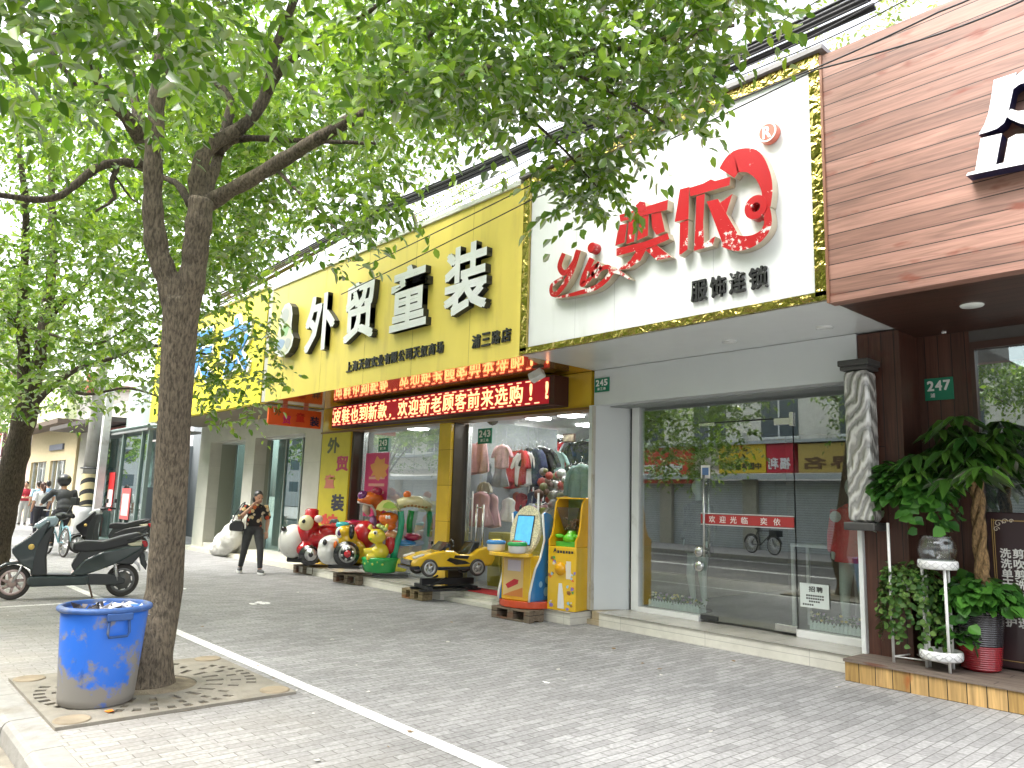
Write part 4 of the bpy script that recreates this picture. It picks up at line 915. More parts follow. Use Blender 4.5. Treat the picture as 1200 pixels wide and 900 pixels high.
limbs = [
 ([(234, 245, 6.9), (262, 228, 6.8), (320, 195, 6.6), (385, 155, 6.3), (440, 128, 6.1), (545, 88, 5.8), (640, 70, 5.5), (760, 50, 5.2), (860, 30, 5.1)], .088, .012),
 ([(234, 240, 6.9), (232, 205, 6.9), (246, 172, 7.0), (285, 147, 7.1), (312, 110, 7.2), (322, 60, 7.2), (345, 0, 7.2), (380, -90, 7.2)], .092, .03),
 ([(238, 235, 6.9), (252, 195, 7.1), (262, 172, 7.2), (290, 162, 7.2), (355, 165, 7.0), (440, 168, 6.7)], .07, .014),
 ([(256, 180, 7.1), (270, 130, 7.3), (262, 105, 7.4), (240, 92, 7.5), (200, 82, 7.5)], .06, .015),
 ([(172, 172, 6.9), (150, 140, 6.7), (128, 115, 6.4), (100, 60, 6.0), (80, -20, 5.6)], .085, .03),
 ([(172, 160, 6.9), (160, 130, 7.1), (152, 70, 7.4), (140, 0, 7.6)], .06, .02),
 ([(170, 192, 6.9), (140, 191, 6.8), (112, 197, 6.6), (82, 222, 6.4), (50, 234, 6.2), (-20, 226, 6.0)], .05, .022),
 ([(138, 194, 6.8), (130, 215, 6.7), (134, 232, 6.7), (112, 248, 6.6)], .028, .01),
 ([(130, 200, 6.8), (150, 228, 6.9), (165, 240, 6.9)], .012, .006),
 ([(224, 240, 6.9), (210, 218, 7.1), (192, 208, 7.3), (160, 196, 7.6)], .045, .02),
 ([(440, 128, 6.1), (470, 95, 5.8), (505, 40, 5.6), (560, -40, 5.4)], .04, .012),
 ([(320, 195, 6.6), (350, 225, 6.4), (385, 260, 6.2), (420, 290, 6.0)], .018, .006),
 ([(545, 88, 5.8), (600, 120, 5.6), (660, 175, 5.5), (700, 220, 5.45)], .018, .005),
 ([(640, 70, 5.5), (720, 110, 5.3), (790, 150, 5.25)], .018, .006),
 ([(312, 110, 7.2), (340, 70, 7.0), (420, 20, 6.6), (520, -40, 6.2)], .05, .015),
 ([(100, 60, 6.0), (60, 40, 5.0), (60, 60, 4.2), (90, 100, 3.7)], .03, .008),
]
lb = MB()
for pts, a, c in limbs:
    P, rs = wood(dd(pts), a*.92, c, 9, .006)
    if a > .06: tk.append(('t', P[:16], rs[:16])); lb.tube(P[14:], rs[14:], 9)
    else: lb.tube(P, rs, 9)
blob('trunk', m_bark, t1, tk, .017, 5)
lb.build('limbs', m_bark_dark, t1)
top = [(-400, -330), (1000, -330)]
lowA = [(-400, 150), (0, 140), (100, 150), (200, 125), (300, 140), (350, 150), (400, 140), (450, 130), (500, 135), (600, 140), (650, 152), (700, 162), (760, 150), (800, 145), (830, 128), (850, 90), (875, 62), (895, 30), (912, -10), (930, -60)]
A = [clump(region(2250, 400, 905, top, lowA, 4.6, 6.4, 14), .62, .9, .3),
     clump(region(1500, 150, 560, top, lowA, 6.5, 9.0, 18), .55, 1.0, 1.3),
     clump(region(1500, -350, 260, top, [(-400, 190), (300, 150)], 5.0, 8.5, 22), .62, 1.0, 2.1),
     clump(region(520, -250, 330, [(-400, -250), (400, -250)], [(-250, 120), (0, 118), (110, 125), (180, 105), (260, 45), (330, 20)], 3.1, 4.2, 10), .7, .8, .9),
     region(46, 655, 722, [(650, 185), (730, 175)], [(650, 215), (690, 245), (725, 255)], 5.3, 5.6, 4),
     region(64, 335, 465, [(330, 215), (460, 200)], [(335, 285), (400, 312), (455, 255)], 5.9, 6.6, 6),
     region(70, 290, 470, [(300, 130), (460, 140)], [(300, 215), (460, 190)], 7.0, 9, 10)]
A = np.concatenate(A)
P, Dd, Nn, Ls = sprays(A, 11, .36, .10)
leaf_mesh('crown', P, Dd, Nn, Ls, .54, m_leaf, t1)
# fine twigs carrying the hanging sprays
# --- second tree down the row
t2 = thing('street_tree', 'leaning street tree at the left edge behind the parked scooter', 'tree', (-14.2, 2.05, 0))
mb = MB()
d2 = (Vector((-14.2, 2.05, 1.5))-Vector((0, 0, CAM_H))).dot(fwd)
P, rs = wood([Vector((-14.2, 2.05, -.05)), at(-4, 640, d2), at(8, 580, d2), at(22, 520, d2), at(34, 465, d2)], .215, .165, 12, .006); mb.tube(P, rs, 14)
mb.build('trunk', m_bark_dark, t2)
lb = MB()
for pts, a, c in [([(34, 470, d2), (46, 420, d2), (55, 360, d2+.3), (62, 290, d2+.5), (60, 200, d2+.8), (70, 120, d2+1)], .115, .04),
                  ([(30, 480, d2), (28, 420, d2), (26, 380, d2-.2), (28, 320, d2-.4), (30, 240, d2-.6), (20, 140, d2-.7), (15, 30, d2-.8)], .105, .02),
                  ([(26, 390, d2-.2), (10, 365, d2-.5), (-20, 340, d2-.9)], .07, .04),
                  ([(55, 375, d2+.3), (78, 350, d2+.2), (96, 338, d2), (130, 280, d2-.3)], .07, .02),
                  ([(36, 480, d2), (52, 462, d2-.3), (90, 432, d2-.8), (130, 420, d2-1.3), (180, 405, d2-1.8), (240, 415, d2-2.2)], .05, .014),
                  ([(60, 448, d2-.3), (100, 462, d2-.7), (150, 455, d2-1.2), (200, 470, d2-1.7)], .03, .01),
                  ([(28, 380, d2-.2), (60, 392, d2-.4), (110, 403, d2-1), (150, 385, d2-1.6)], .03, .01)]:
    P, rs = wood(dd(pts), a, c, 8, .01); lb.tube(P, rs, 8)
lb.build('limbs', m_bark_dark, t2)
low2 = [(-300, 500), (-50, 500), (0, 480), (60, 452), (120, 440), (170, 440), (200, 440), (225, 350), (300, 310), (340, 250)]
A = np.concatenate([clump(region(5200, -260, 330, [(-300, 60), (330, 90)], low2, d2-4.2, d2+3.5, 16), .70, 1.3, .7),
     clump(region(1500, 180, 560, [(180, 0), (560, 0)], [(180, 320), (300, 275), (380, 235), (440, 205), (560, 160)], 9.0, 12.5, 14), .72, 1.1, 2.9),
     region(90, 222, 318, [(215, 360), (320, 372)], [(215, 470), (270, 500), (318, 452)], 9.6, 10.6, 8),
     region(30, 60, 130, [(0, 430), (130, 420)], [(0, 500), (60, 480), (130, 470)], d2-1, d2+2, 6)])
P, Dd, Nn, Ls = sprays(A, 12, .45, .11)
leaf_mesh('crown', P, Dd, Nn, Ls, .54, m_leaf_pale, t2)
# --- further trees of the row and trees behind the shops
def far_tree(name, label, loc, h, rad, n, ma, seed, leaf=.16, per=10, group=None, lean=0.0):
    t_ = thing(name, label, 'tree', loc, 0, group)
    mb = MB(); x, y, z = loc; top_ = Vector((x+lean, y, z+h*.62))
    P, rs = wood([Vector((x, y, z-.1)), Vector((x+.1, y, z+h*.2)), Vector((x+lean*.5, y+.1, z+h*.4)), top_, Vector((x+lean, y, z+h*.85))], .17, .04, 8, .02); mb.tube(P, rs, 10)
    r_ = random.Random(seed)
    for k in range(7):
        a = r_.uniform(0, 6.28); s = Vector((x+lean*.5, y, z+h*r_.uniform(.36, .6))); e = s+Vector((math.cos(a)*rad*.75, math.sin(a)*rad*.75, h*r_.uniform(.12, .3)))
        P, rs = wood([s, s.lerp(e, .5)+Vector((0, 0, .2)), e], .06, .015, 8, .02); mb.tube(P, rs, 7)
    mb.build('trunk', m_bark_dark, t_)
    g = np.random.default_rng(seed); q = unit(g.normal(0, 1, (n, 3)))*(g.uniform(.25, 1, (n, 1))**.5)
    A = q*np.array([rad, rad, h*.33])+np.array([x+lean, y, z+h*.68])
    A = clump(A, .62, 1.3, seed*.77)
    P, Dd, Nn, Ls = sprays(A, per, .6, leaf)
    leaf_mesh('crown', P, Dd, Nn, Ls, .5, ma, t_)
    return t_
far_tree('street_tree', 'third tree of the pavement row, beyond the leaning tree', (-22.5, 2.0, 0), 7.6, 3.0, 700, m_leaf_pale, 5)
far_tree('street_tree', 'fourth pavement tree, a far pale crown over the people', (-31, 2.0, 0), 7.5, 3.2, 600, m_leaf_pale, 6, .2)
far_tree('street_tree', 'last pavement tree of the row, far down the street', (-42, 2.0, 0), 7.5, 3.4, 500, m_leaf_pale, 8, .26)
m_leaf_hazy = leaf_material('haze paled leaves', (.13, .20, .06), (.34, .42, .16), .55)  # leaf colours lightened to paint in haze and overexposure
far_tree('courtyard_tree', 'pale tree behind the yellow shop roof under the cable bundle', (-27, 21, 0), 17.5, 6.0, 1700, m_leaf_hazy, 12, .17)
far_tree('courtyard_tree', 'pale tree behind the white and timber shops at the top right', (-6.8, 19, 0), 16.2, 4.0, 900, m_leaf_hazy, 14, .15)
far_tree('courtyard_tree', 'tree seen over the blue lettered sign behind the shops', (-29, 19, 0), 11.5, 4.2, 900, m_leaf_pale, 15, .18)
# --- trees on the other side of the street, seen in the shop glass
o1 = far_tree('roadside_tree', 'roadside tree across the street, mirrored in the shop windows', (-24.5, -7.9, 0), 8.2, 2.4, 700, m_leaf, 21, .15, group='trees across the street')
for k, (x, y, s) in enumerate(((-30.5, -7.9, 1.0), (-36.5, -7.9, .95), (-9.2, -7.9, 1.1), (-3.5, -7.9, 1.0))):
    c = dup(o1, (x, y, 0), k*1.3, group='trees across the street', scale=s)
# ================================================================== things on the pavement
# --- tree grate: square concrete slab with rings of radial slots
tg = thing('tree_grate', 'square concrete tree grate with rings of slots round the near trunk', 'tree grate', (TX, TY, 0))
m_grate = mat('grate concrete', (.235, .215, .175), .9, var=.16, scale=7, bump=.3, bscale=60, dirt=(.2, .17, .12), dscale=3)
gx0, gx1, gy0, gy1 = -7.22, -5.6, 1.27, 2.88; gc = Vector(((gx0+gx1)/2, (gy0+gy1)/2, 0))
mb = MB()
def ringcells(r0, r1, n, keep):
    for i in range(n):
        if not keep(i): continue
        a0, a1 = 2*math.pi*i/n, 2*math.pi*(i+1)/n
        vs = [(gc.x+r*math.cos(a), gc.y+r*math.sin(a), z) for z in (.006, .022) for r, a in ((r0, a0), (r1, a0), (r1, a1), (r0, a1))]
        mb.add(vs, [(0, 1, 2, 3), (7, 6, 5, 4), (0, 4, 5, 1), (1, 5, 6, 2), (2, 6, 7, 3), (3, 7, 4, 0)])
ringcells(.33, .40, 60, lambda i: True); ringcells(.40, .53, 60, lambda i: i % 3); ringcells(.53, .58, 60, lambda i: True); ringcells(.58, .66, 84, lambda i: i % 4); ringcells(.66, .70, 84, lambda i: True); ringcells(.70, .775, 84, lambda i: i % 2 or (i % 21) in (8, 9, 10, 11, 12)); ringcells(.775, .80, 84, lambda i: True)
# corner plates between the rings and the square edge
n = 96; h = (gx1-gx0)/2
vs = []; 
for k in range(n):
    a = 2*math.pi*k/n; c_, s_ = math.cos(a), math.sin(a); q = h/max(abs(c_), abs(s_))
    vs += [(gc.x+.80*c_, gc.y+.80*s_, .022), (gc.x+q*c_, gc.y+q*s_, .022), (gc.x+q*c_, gc.y+q*s_, .0)]
mb.add(vs, [(3*k, 3*k+1, 3*((k+1) % n)+1, 3*((k+1) % n)) for k in range(n)]+[(3*k+1, 3*k+2, 3*((k+1) % n)+2, 3*((k+1) % n)+1) for k in range(n)])
mb.build('slab', m_grate, tg)
for sx_, sy_ in ((1, 1), (1, -1), (-1, 1), (-1, -1)):
    MB().lathe((gc.x+sx_*.69, gc.y+sy_*.69, .0225), [(0, .003), (.085, .003), (.095, .0065), (.11, .0065), (.112, 0)], 20).build('lifting_cup', mat('dusty cup', (.27, .22, .15), .9, var=.2), tg)
MB().lathe((gc.x, gc.y, .003), [(0, .055), (.2, .035), (.34, .006), (.82, .002)], 28).build('soil', mat('dusty soil', (.23, .19, .13), 1, var=.25, scale=12, bump=.6, bscale=70), tg)
# --- blue bin
BX, BY = -6.13, 1.62
bn = thing('waste_bin', 'battered blue plastic bin with grime around its lower half', 'bin', (BX, BY, 0.02), R(-20))
m_bin = bpy.data.materials.new('scuffed blue plastic'); m_bin.use_nodes = True
def binmat(M):
    t = M.node_tree; N = t.nodes; L = t.links; bb = N['Principled BSDF']; bb.inputs['Roughness'].default_value = .5
    tc = N.new('ShaderNodeTexCoord'); sp = N.new('ShaderNodeSeparateXYZ'); L.new(tc.outputs['Object'], sp.inputs[0])
    n = N.new('ShaderNodeTexNoise'); n.inputs['Scale'].default_value = 4.5; n.inputs['Detail'].default_value = 8; n.inputs['Roughness'].default_value = .68; L.new(tc.outputs['Object'], n.inputs['Vector'])
    hz = N.new('ShaderNodeMapRange'); hz.inputs[1].default_value = 0; hz.inputs[2].default_value = .6; hz.inputs[3].default_value = .13; hz.inputs[4].default_value = -.07; L.new(sp.outputs['Z'], hz.inputs[0])
    a = N.new('ShaderNodeMath'); L.new(n.outputs['Fac'], a.inputs[0]); L.new(hz.outputs[0], a.inputs[1])
    r = N.new('ShaderNodeMapRange'); r.inputs[1].default_value = .5; r.inputs[2].default_value = .60; L.new(a.outputs[0], r.inputs[0])
    mp = N.new('ShaderNodeMapping'); mp.inputs['Scale'].default_value = (9, 9, 1.6); L.new(tc.outputs['Object'], mp.inputs[0])
    s = N.new('ShaderNodeTexNoise'); s.inputs['Scale'].default_value = 1.2; s.inputs['Detail'].default_value = 8; L.new(mp.outputs[0], s.inputs['Vector'])
    r2 = N.new('ShaderNodeMapRange'); r2.inputs[1].default_value = .6; r2.inputs[2].default_value = .74; L.new(s.outputs['Fac'], r2.inputs[0])
    m1 = N.new('ShaderNodeMix'); m1.data_type = 'RGBA'; m1.inputs[6].default_value = (.026, .16, .68, 1); m1.inputs[7].default_value = (.03, .05, .14, 1); L.new(r2.outputs[0], m1.inputs[0])
    m2 = N.new('ShaderNodeMix'); m2.data_type = 'RGBA'; m2.inputs[7].default_value = (.25, .235, .21, 1); L.new(m1.outputs[2], m2.inputs[6]); L.new(r.outputs[0], m2.inputs[0]); L.new(m2.outputs[2], bb.inputs['Base Color'])
    rr = N.new('ShaderNodeMapRange'); rr.inputs[3].default_value = .38; rr.inputs[4].default_value = .85; L.new(r.outputs[0], rr.inputs[0]); L.new(rr.outputs[0], bb.inputs['Roughness'])
binmat(m_bin); local(bn)
H_ = .685
MB().lathe((0, 0, 0), [(0, .0), (.222, .0), (.238, .012), (.246, .06), (.280, .60), (.284, H_-.03), (.272, H_-.03), (.265, .6), (.23, .07), (0, .05)], 48).build('body', m_bin, bn)
m_rim = mat('scuffed dark blue rim', (.035, .10, .30), .55, var=.2, dirt=(.16, .17, .19), dscale=5, dlo=.5, dhi=.7)
MB().lathe((0, 0, H_-.03), [(.270, -.02), (.300, -.024), (.309, -.014), (.309, .0), (.300, .010), (.284, .016), (.270, .011), (.270, -.02)], 48).build('rim', m_rim, bn)
for a in (R(24), R(204)):
    q = Matrix.Rotation(a, 3, 'Z'); mb = MB()
    mb.tube([q @ Vector((.290, -.065, .595)), q @ Vector((.300, -.07, .505)), q @ Vector((.296, -.06, .48)), q @ Vector((.296, .06, .48)), q @ Vector((.300, .07, .505)), q @ Vector((.290, .065, .595))], .009, 8)
    hd = mb.build('handle', m_rim, bn)
    mb = MB(); mb.obox(q @ Vector((.298, 0, .612)), (.028, .17, .05), q); mb.build('handle_boss', m_rim, hd, bevel=.008)
lt = thing('litter', 'crumpled white tissues and rubbish lying inside the blue bin', 'litter', (BX, BY, .6)); lt['kind'] = 'stuff'
mb = MB()
for k in range(46):
    a, r_ = random.uniform(0, 6.28), .2*math.sqrt(random.random()); c = Vector((BX+r_*math.cos(a)+.04*(k < 24), BY+r_*math.sin(a)+.04*(k < 24), .615+random.uniform(0, .05)))
    nn = 7; pts = [c+Vector((random.gauss(0, .03), random.gauss(0, .03), random.gauss(0, .022))) for _ in range(nn)]
    mb.add(pts, [(0, 1, 2), (0, 2, 3), (0, 3, 4), (1, 4, 5), (2, 5, 6), (3, 6, 1), (4, 6, 0)], 0 if k < 24 else 1)
mb.lathe((BX, BY, .575), [(0, .04), (.17, .03), (.262, .0)], 20, 1)
mb.build('rubbish', [mat('tissue', (.78, .76, .76), .9), mat('mixed rubbish', (.09, .08, .085), .9, var=.5, scale=14)], lt, fixn=False)
# scrap on the grate
sc_ = MB(); c = atz(127, 834, .024)
sc_.add([(c.x-.03, c.y-.02, .025), (c.x+.04, c.y-.015, .03), (c.x+.03, c.y+.03, .026), (c.x-.02, c.y+.025, .034), (c.x+.06, c.y+.02, .04)], [(0, 1, 2, 3), (1, 4, 2)], 0)
tag(sc_.build('litter_scrap', mat('orange peel', (.75, .22, .02), .6)), 'small orange scrap on the grate beside the blue bin', 'litter')
b = MB()
for k in range(60):
    x, y = random.uniform(-14, -2), random.uniform(1.4, 7)
    s = random.uniform(.012, .035); a = random.uniform(0, 6)
    b.add([(x+s*math.cos(a+t)*random.uniform(.5, 1), y+s*math.sin(a+t)*random.uniform(.5, 1), .006+random.uniform(0, .008)) for t in (0, 1.2, 2.5, 3.9, 5)], [(0, 1, 2, 3, 4)], k % 2)
tag(b.build('fallen_leaves', [mat('dry leaf', (.23, .14, .05), .8), mat('pale scrap', (.6, .58, .52), .8)]), None, None, None, 'stuff')['label'] = 'fallen leaves and tiny scraps scattered over the paving'

# ------------------------------------------------------------------ two-wheelers
m_sc = mat('dark teal paint', (.028, .044, .046), .14, coat=.6, var=.1)
m_sc2 = mat('charcoal plastic', (.028, .031, .032), .42)
m_seat = mat('black vinyl', (.015, .015, .016), .45, bump=.1, bscale=120)
m_tyre = mat('dusty tyre', (.055, .05, .045), .85, var=.2)
m_rubtyre = m_tyre
m_silver = mat('silver alloy', (.55, .55, .55), .3, .8)
m_taill = mat('red tail lens', (.45, .012, .02), .15)
m_glass_lens = mat('headlamp lens', (.55, .62, .66), .05, coat=1)
def wheel(parent, c, r, w, rim=None, spokes=6, name='wheel', hub=.06, tyre_t=.055):
    """axis along local y"""
    c = Vector(c); T = MB(); pr = []
    for k in range(13):
        a = math.pi*k/12; pr.append((r-tyre_t*.5+tyre_t*.5*math.sin(a)*1.0, -w/2*math.cos(a)))
    T.lathe(c, [(r-tyre_t, -w*.42)]+pr+[(r-tyre_t, w*.42)], 40, 0, True, 'y')
    t_ = T.build('tyre', m_tyre, parent); t_.name = name
    M_ = MB(); M_.lathe(c, [(r-tyre_t-.03, -w*.3), (r-tyre_t+.002, -w*.42), (r-tyre_t+.002, w*.42), (r-tyre_t-.03, w*.3), (r-tyre_t-.03, -w*.3)], 40, 0, True, 'y')
    for k in range(spokes):
        a = 2*math.pi*k/spokes; d_ = Vector((math.cos(a), 0, math.sin(a))); d2 = Vector((math.cos(a+.28), 0, math.sin(a+.28)))
        M_.tube([c+d_*hub*.7, c+d2*(r-tyre_t-.015)], [.017, .012], 6, flat=1.4)
    M_.lathe(c, [(0, -w*.55), (hub, -w*.5), (hub, w*.5), (0, w*.55)], 20, 0, True, 'y')
    M_.build('rim', rim or m_silver, t_)
    return t_
def scooter(name, label, loc, rotz, paint, group=None, cowl=None, seat=None, mirrors=True, rim=None):
    s = local(thing(name, label, 'scooter', loc, rotz, group)); W = .13
    wheel(s, (0, 0, .215), .215, .10, mat('dusty hub', (.16, .16, .155), .5, .4), 8, hub=.11); wheel(s, (1.32, 0, .215), .215, .085, rim or m_silver, 7)
    def pr(name, poly, w, m_, bev=.02, y0=0.0): return MB().prism(poly, y0-w, y0+w, 'xz').build(name, m_, s, bevel=bev, seg=3)
    pr('rear_panel', [(.66, .30), (.50, .50), (.28, .60), (-.02, .66), (-.20, .68), (-.22, .63), (-.04, .52), (.10, .44), (.30, .36), (.5, .29)], .14, paint, .035)
    pr('under_tail', [(.56, .62), (-.22, .70), (-.24, .60), (-.10, .42), (.06, .43), (.30, .40), (.60, .32), (.66, .42)], .118, m_sc2, .02)
    pr('footboard', [(.42, .17), (1.12, .16), (1.17, .24), (1.12, .305), (.95, .30), (.60, .285), (.42, .30)], .135, paint, .03)
    pr('mat', [(.62, .292), (1.0, .305), (1.0, .318), (.62, .305)], .12, m_sc2, .004)
    pr('leg_shield', [(.93, .30), (1.12, .30), (1.16, .62), (.95, .92), (.90, .90), (.95, .70), (.96, .52)], .16, m_sc2, .03)
    pr('front_apron', [(1.10, .36), (1.24, .44), (1.36, .58), (1.37, .64), (1.17, .80), (.99, .99), (.96, .96), (1.08, .62)], .165, paint, .05)
    pr('cowl', [(.86, 1.05), (1.02, 1.03), (1.14, .94), (1.12, .87), (.98, .88), (.88, .93)], .11, cowl or paint, .035)
    pr('headlamp', [(1.06, 1.0), (1.15, .93), (1.16, .885), (1.10, .90)], .075, m_glass_lens, .012)
    MB().lathe((1.16, .166, .66), [(0, .012), (.034, .01), (.038, 0)], 20, axis='y').build('reflector', mat('amber reflector', (.75, .5, .12), .3), s) if False else MB().lathe((1.15, .168, .66), [(0, -.012), (.032, -.01), (.036, 0)], 20, axis='y').build('reflector', mat('amber reflector', (.75, .52, .14), .3), s)
    sb = MB(); sb.prism([(.66, .60), (.66, .70), (.52, .735), (.30, .725), (.06, .80), (-.14, .845), (-.20, .82), (-.19, .76), (.0, .67), (.28, .60), (.5, .58)], -.13, .13, 'xz'); sb.build('seat', m_seat if seat is None else seat, s, bevel=.045, seg=4)
    gb = MB(); gb.tube([(.0, .12, .74), (-.2, .13, .80), (-.27, .09, .82), (-.27, -.09, .82), (-.2, -.13, .80), (.0, -.12, .74)], .014, 8); gb.build('grab_rail', m_sc2, s)
    pr('tail_light', [(-.19, .74), (-.26, .73), (-.285, .68), (-.27, .645), (-.20, .66)], .10, m_taill, .02)
    pr('indicator', [(.02, .70), (-.20, .73), (-.20, .665), (-.06, .665)], .128, mat('pale lens', (.62, .58, .42), .2), .015)
    pr('rear_fender', [(.22, .37), (.16, .45), (.05, .475), (-.08, .46), (-.17, .41), (-.21, .33), (-.225, .34), (-.20, .42), (-.12, .50), (.05, .53), (.22, .50)], .07, m_silver, .01)
    pr('mudflap', [(-.16, .62), (-.22, .62), (-.30, .42), (-.29, .34), (-.22, .42)], .08, m_sc2, .012)
    pr('swing_arm', [(.62, .29), (.36, .31), (.12, .30), (-.03, .24), (-.03, .18), (.1, .16), (.34, .17), (.60, .18)], .035, m_sc2, .015, .085)
    mb = MB(); mb.tube([(.07, .1, .22), (.13, .1, .50)], .022, 8)
    for k in range(7): mb.lathe((.078+.0075*k, .1, .27+.026*k), [(.022, 0), (.034, .006), (.022, .012)], 12)
    mb.build('shock_absorber', m_silver, s)
    mb = MB(); 
    for yy in (-.065, .065): mb.tube([(1.32, yy, .215), (1.21, yy, .46)], .016, 8)
    mb.build('fork', m_silver, s)
    pr('front_fender', [(1.60, .30), (1.53, .40), (1.42, .46), (1.28, .475), (1.16, .43), (1.18, .405), (1.28, .44), (1.42, .425), (1.52, .36), (1.575, .28)], .065, paint, .012)
    mb = MB(); mb.tube([(.95, 0, .88), (.84, 0, 1.02), (.82, .16, 1.07), (.72, .33, 1.05)], .018, 8).tube([(.84, 0, 1.02), (.82, -.16, 1.07), (.72, -.33, 1.05)], .018, 8).ell((.84, 0, 1.04), (.09, .14, .05)); mb.build('handlebar', m_sc2, s)
    for sg_ in (-1, 1):
        MB().tube([(.785, sg_*.22, 1.06), (.70, sg_*.35, 1.045)], .024, 8).build('grip', m_black, s)
        if mirrors:
            mb = MB(); mb.tube([(.78, sg_*.2, 1.07), (.72, sg_*.27, 1.20)], .009, 6).obox((.70, sg_*.29, 1.235), (.05, .15, .095), Matrix.Rotation(R(25), 3, 'Z')); mb.build('mirror', m_sc2, s, bevel=.01)
    pr('number_plate', [(-.25, .60), (-.29, .58), (-.30, .46), (-.265, .48)], .085, mat('grey plate', (.45, .46, .46), .4), .004)
    mb = MB(); mb.tube([(.42, .06, .19), (.36, .12, .02)], .012, 6).tube([(.42, -.06, .19), (.36, -.12, .02)], .012, 6).tube([(.36, .12, .02), (.36, -.12, .02)], .012, 6); mb.build('stand', mat('rusty steel', (.14, .085, .06), .7, .3), s)
    return s
pf = atz(12, 703); pr_ = atz(141, 699)
dv = pf-pr_; ang = math.atan2(dv.y, dv.x)
scooter('electric_scooter', 'dark teal electric scooter parked across the pavement behind the blue bin', (pr_.x, pr_.y, 0), ang, m_sc, rim=mat('reddish alloy', (.52, .40, .37), .35, .6), cowl=mat('sky reflection cowl', (.36, .47, .52), .2, coat=.5)).scale = (1.0, 1.0, 1.07)  # pale blue cowl colour paints in the sky's reflection on a dark cowl
def gp(px, d, z=0.0):                          # ground point below an image column at a distance
    p = at(px, 600, d); return Vector((p.x, p.y, z))
g1 = gp(150, 18.0)
scooter('moped', 'black moped with blue and white flanks parked by the far glass shop', (g1.x, g1.y+.3, 0), R(-122), mat('moped black', (.02, .02, .022), .3, coat=.5), cowl=mat('moped white', (.62, .63, .62), .3))
def bicycle(name, label, loc, rotz, paint, group=None):
    s = local(thing(name, label, 'bicycle', loc, rotz, group))
    for x in (0, 1.05): wheel(s, (x, 0, .31), .31, .045, m_silver, 14, hub=.03, tyre_t=.035)
    mb = MB(); bb_ = Vector((.42, 0, .30)); st = Vector((.32, 0, .78)); hd = Vector((.88, 0, .80))
    for a, b_ in ((bb_, st), (bb_, Vector((.9, 0, .70))), (st, hd), (bb_, Vector((0, 0, .31))), (st, Vector((0, 0, .31)))): mb.tube([a, b_], .017, 8)
    mb.build('frame', paint, s)
    MB().tube([hd, Vector((.95, 0, .6)), Vector((1.05, 0, .31))], .016, 8).build('fork', paint, s)
    MB().tube([(.88, 0, .80), (.86, 0, .98), (.80, .26, 1.0)], .012, 8).tube([(.86, 0, .98), (.80, -.26, 1.0)], .012, 8).build('handlebar', m_chrome, s)
    mb = MB(); mb.ell((.30, 0, .86), (.13, .075, .035)); mb.tube([(.30, 0, .84), st], .013, 8); mb.build('saddle', m_seat, s)
    mb = MB(); mb.tube([(1.05+.35*math.cos(a), 0, .31+.35*math.sin(a)) for a in np.linspace(.2, 2.6, 9)], .014, 6, flat=2).tube([(.35*math.cos(a), 0, .31+.35*math.sin(a)) for a in np.linspace(.6, 3.0, 9)], .014, 6, flat=2); mb.build('mudguard', paint, s)
    mb = MB(); 
    for k in range(5): mb.box(.98, 1.30, -.14+.066*k, -.13+.066*k, .82, .83)
    mb.box(.98, 1.3, -.14, .14, .62, .63)
    for (x, y) in ((.98, -.14), (1.3, -.14), (.98, .14), (1.3, .14)): mb.box(x-.005, x+.005, y-.005, y+.005, .62, .84)
    mb.box(.98, 1.3, -.145, -.14, .63, .83).box(.98, 1.3, .14, .145, .63, .83).box(.975, .98, -.14, .14, .63, .83).box(1.3, 1.305, -.14, .14, .63, .83); mb.build('basket', m_sc2, s)
    return s
m_cyan = mat('pale blue paint', (.22, .42, .48), .3, coat=.4)
rb = gp(80, 16.8)
ab = math.atan2(-.1, -1.0)
bicycle('bicycle', 'pale blue bicycle ridden along the pavement by the black helmeted rider', (rb.x, rb.y, 0), ab, m_cyan)
# red plastic crate and pole by the far moped
c = gp(112, 24.5)
rc = local(thing('plastic_crate', 'red slatted plastic crate stack beside the utility pole', 'crate', (c.x, c.y, 0)))
m_rc = mat('red crate plastic', (.52, .03, .03), .4)
for k in range(2):
    mb = MB(); z0 = .30*k+.02
    for zz in (z0, z0+.09, z0+.18, z0+.26):
        mb.box(-.22, .22, -.17, -.155, zz, zz+.03).box(-.22, .22, .155, .17, zz, zz+.03).box(-.22, -.205, -.155, .155, zz, zz+.03).box(.205, .22, -.155, .155, zz, zz+.03)
    for (x, y) in ((-.21, -.16), (.21, -.16), (-.21, .16), (.21, .16)): mb.box(x-.016, x+.016, y-.016, y+.016, z0, z0+.295)
    mb.box(-.2, .2, -.15, .15, z0, z0+.015); mb.build('crate_body', m_rc, rc)
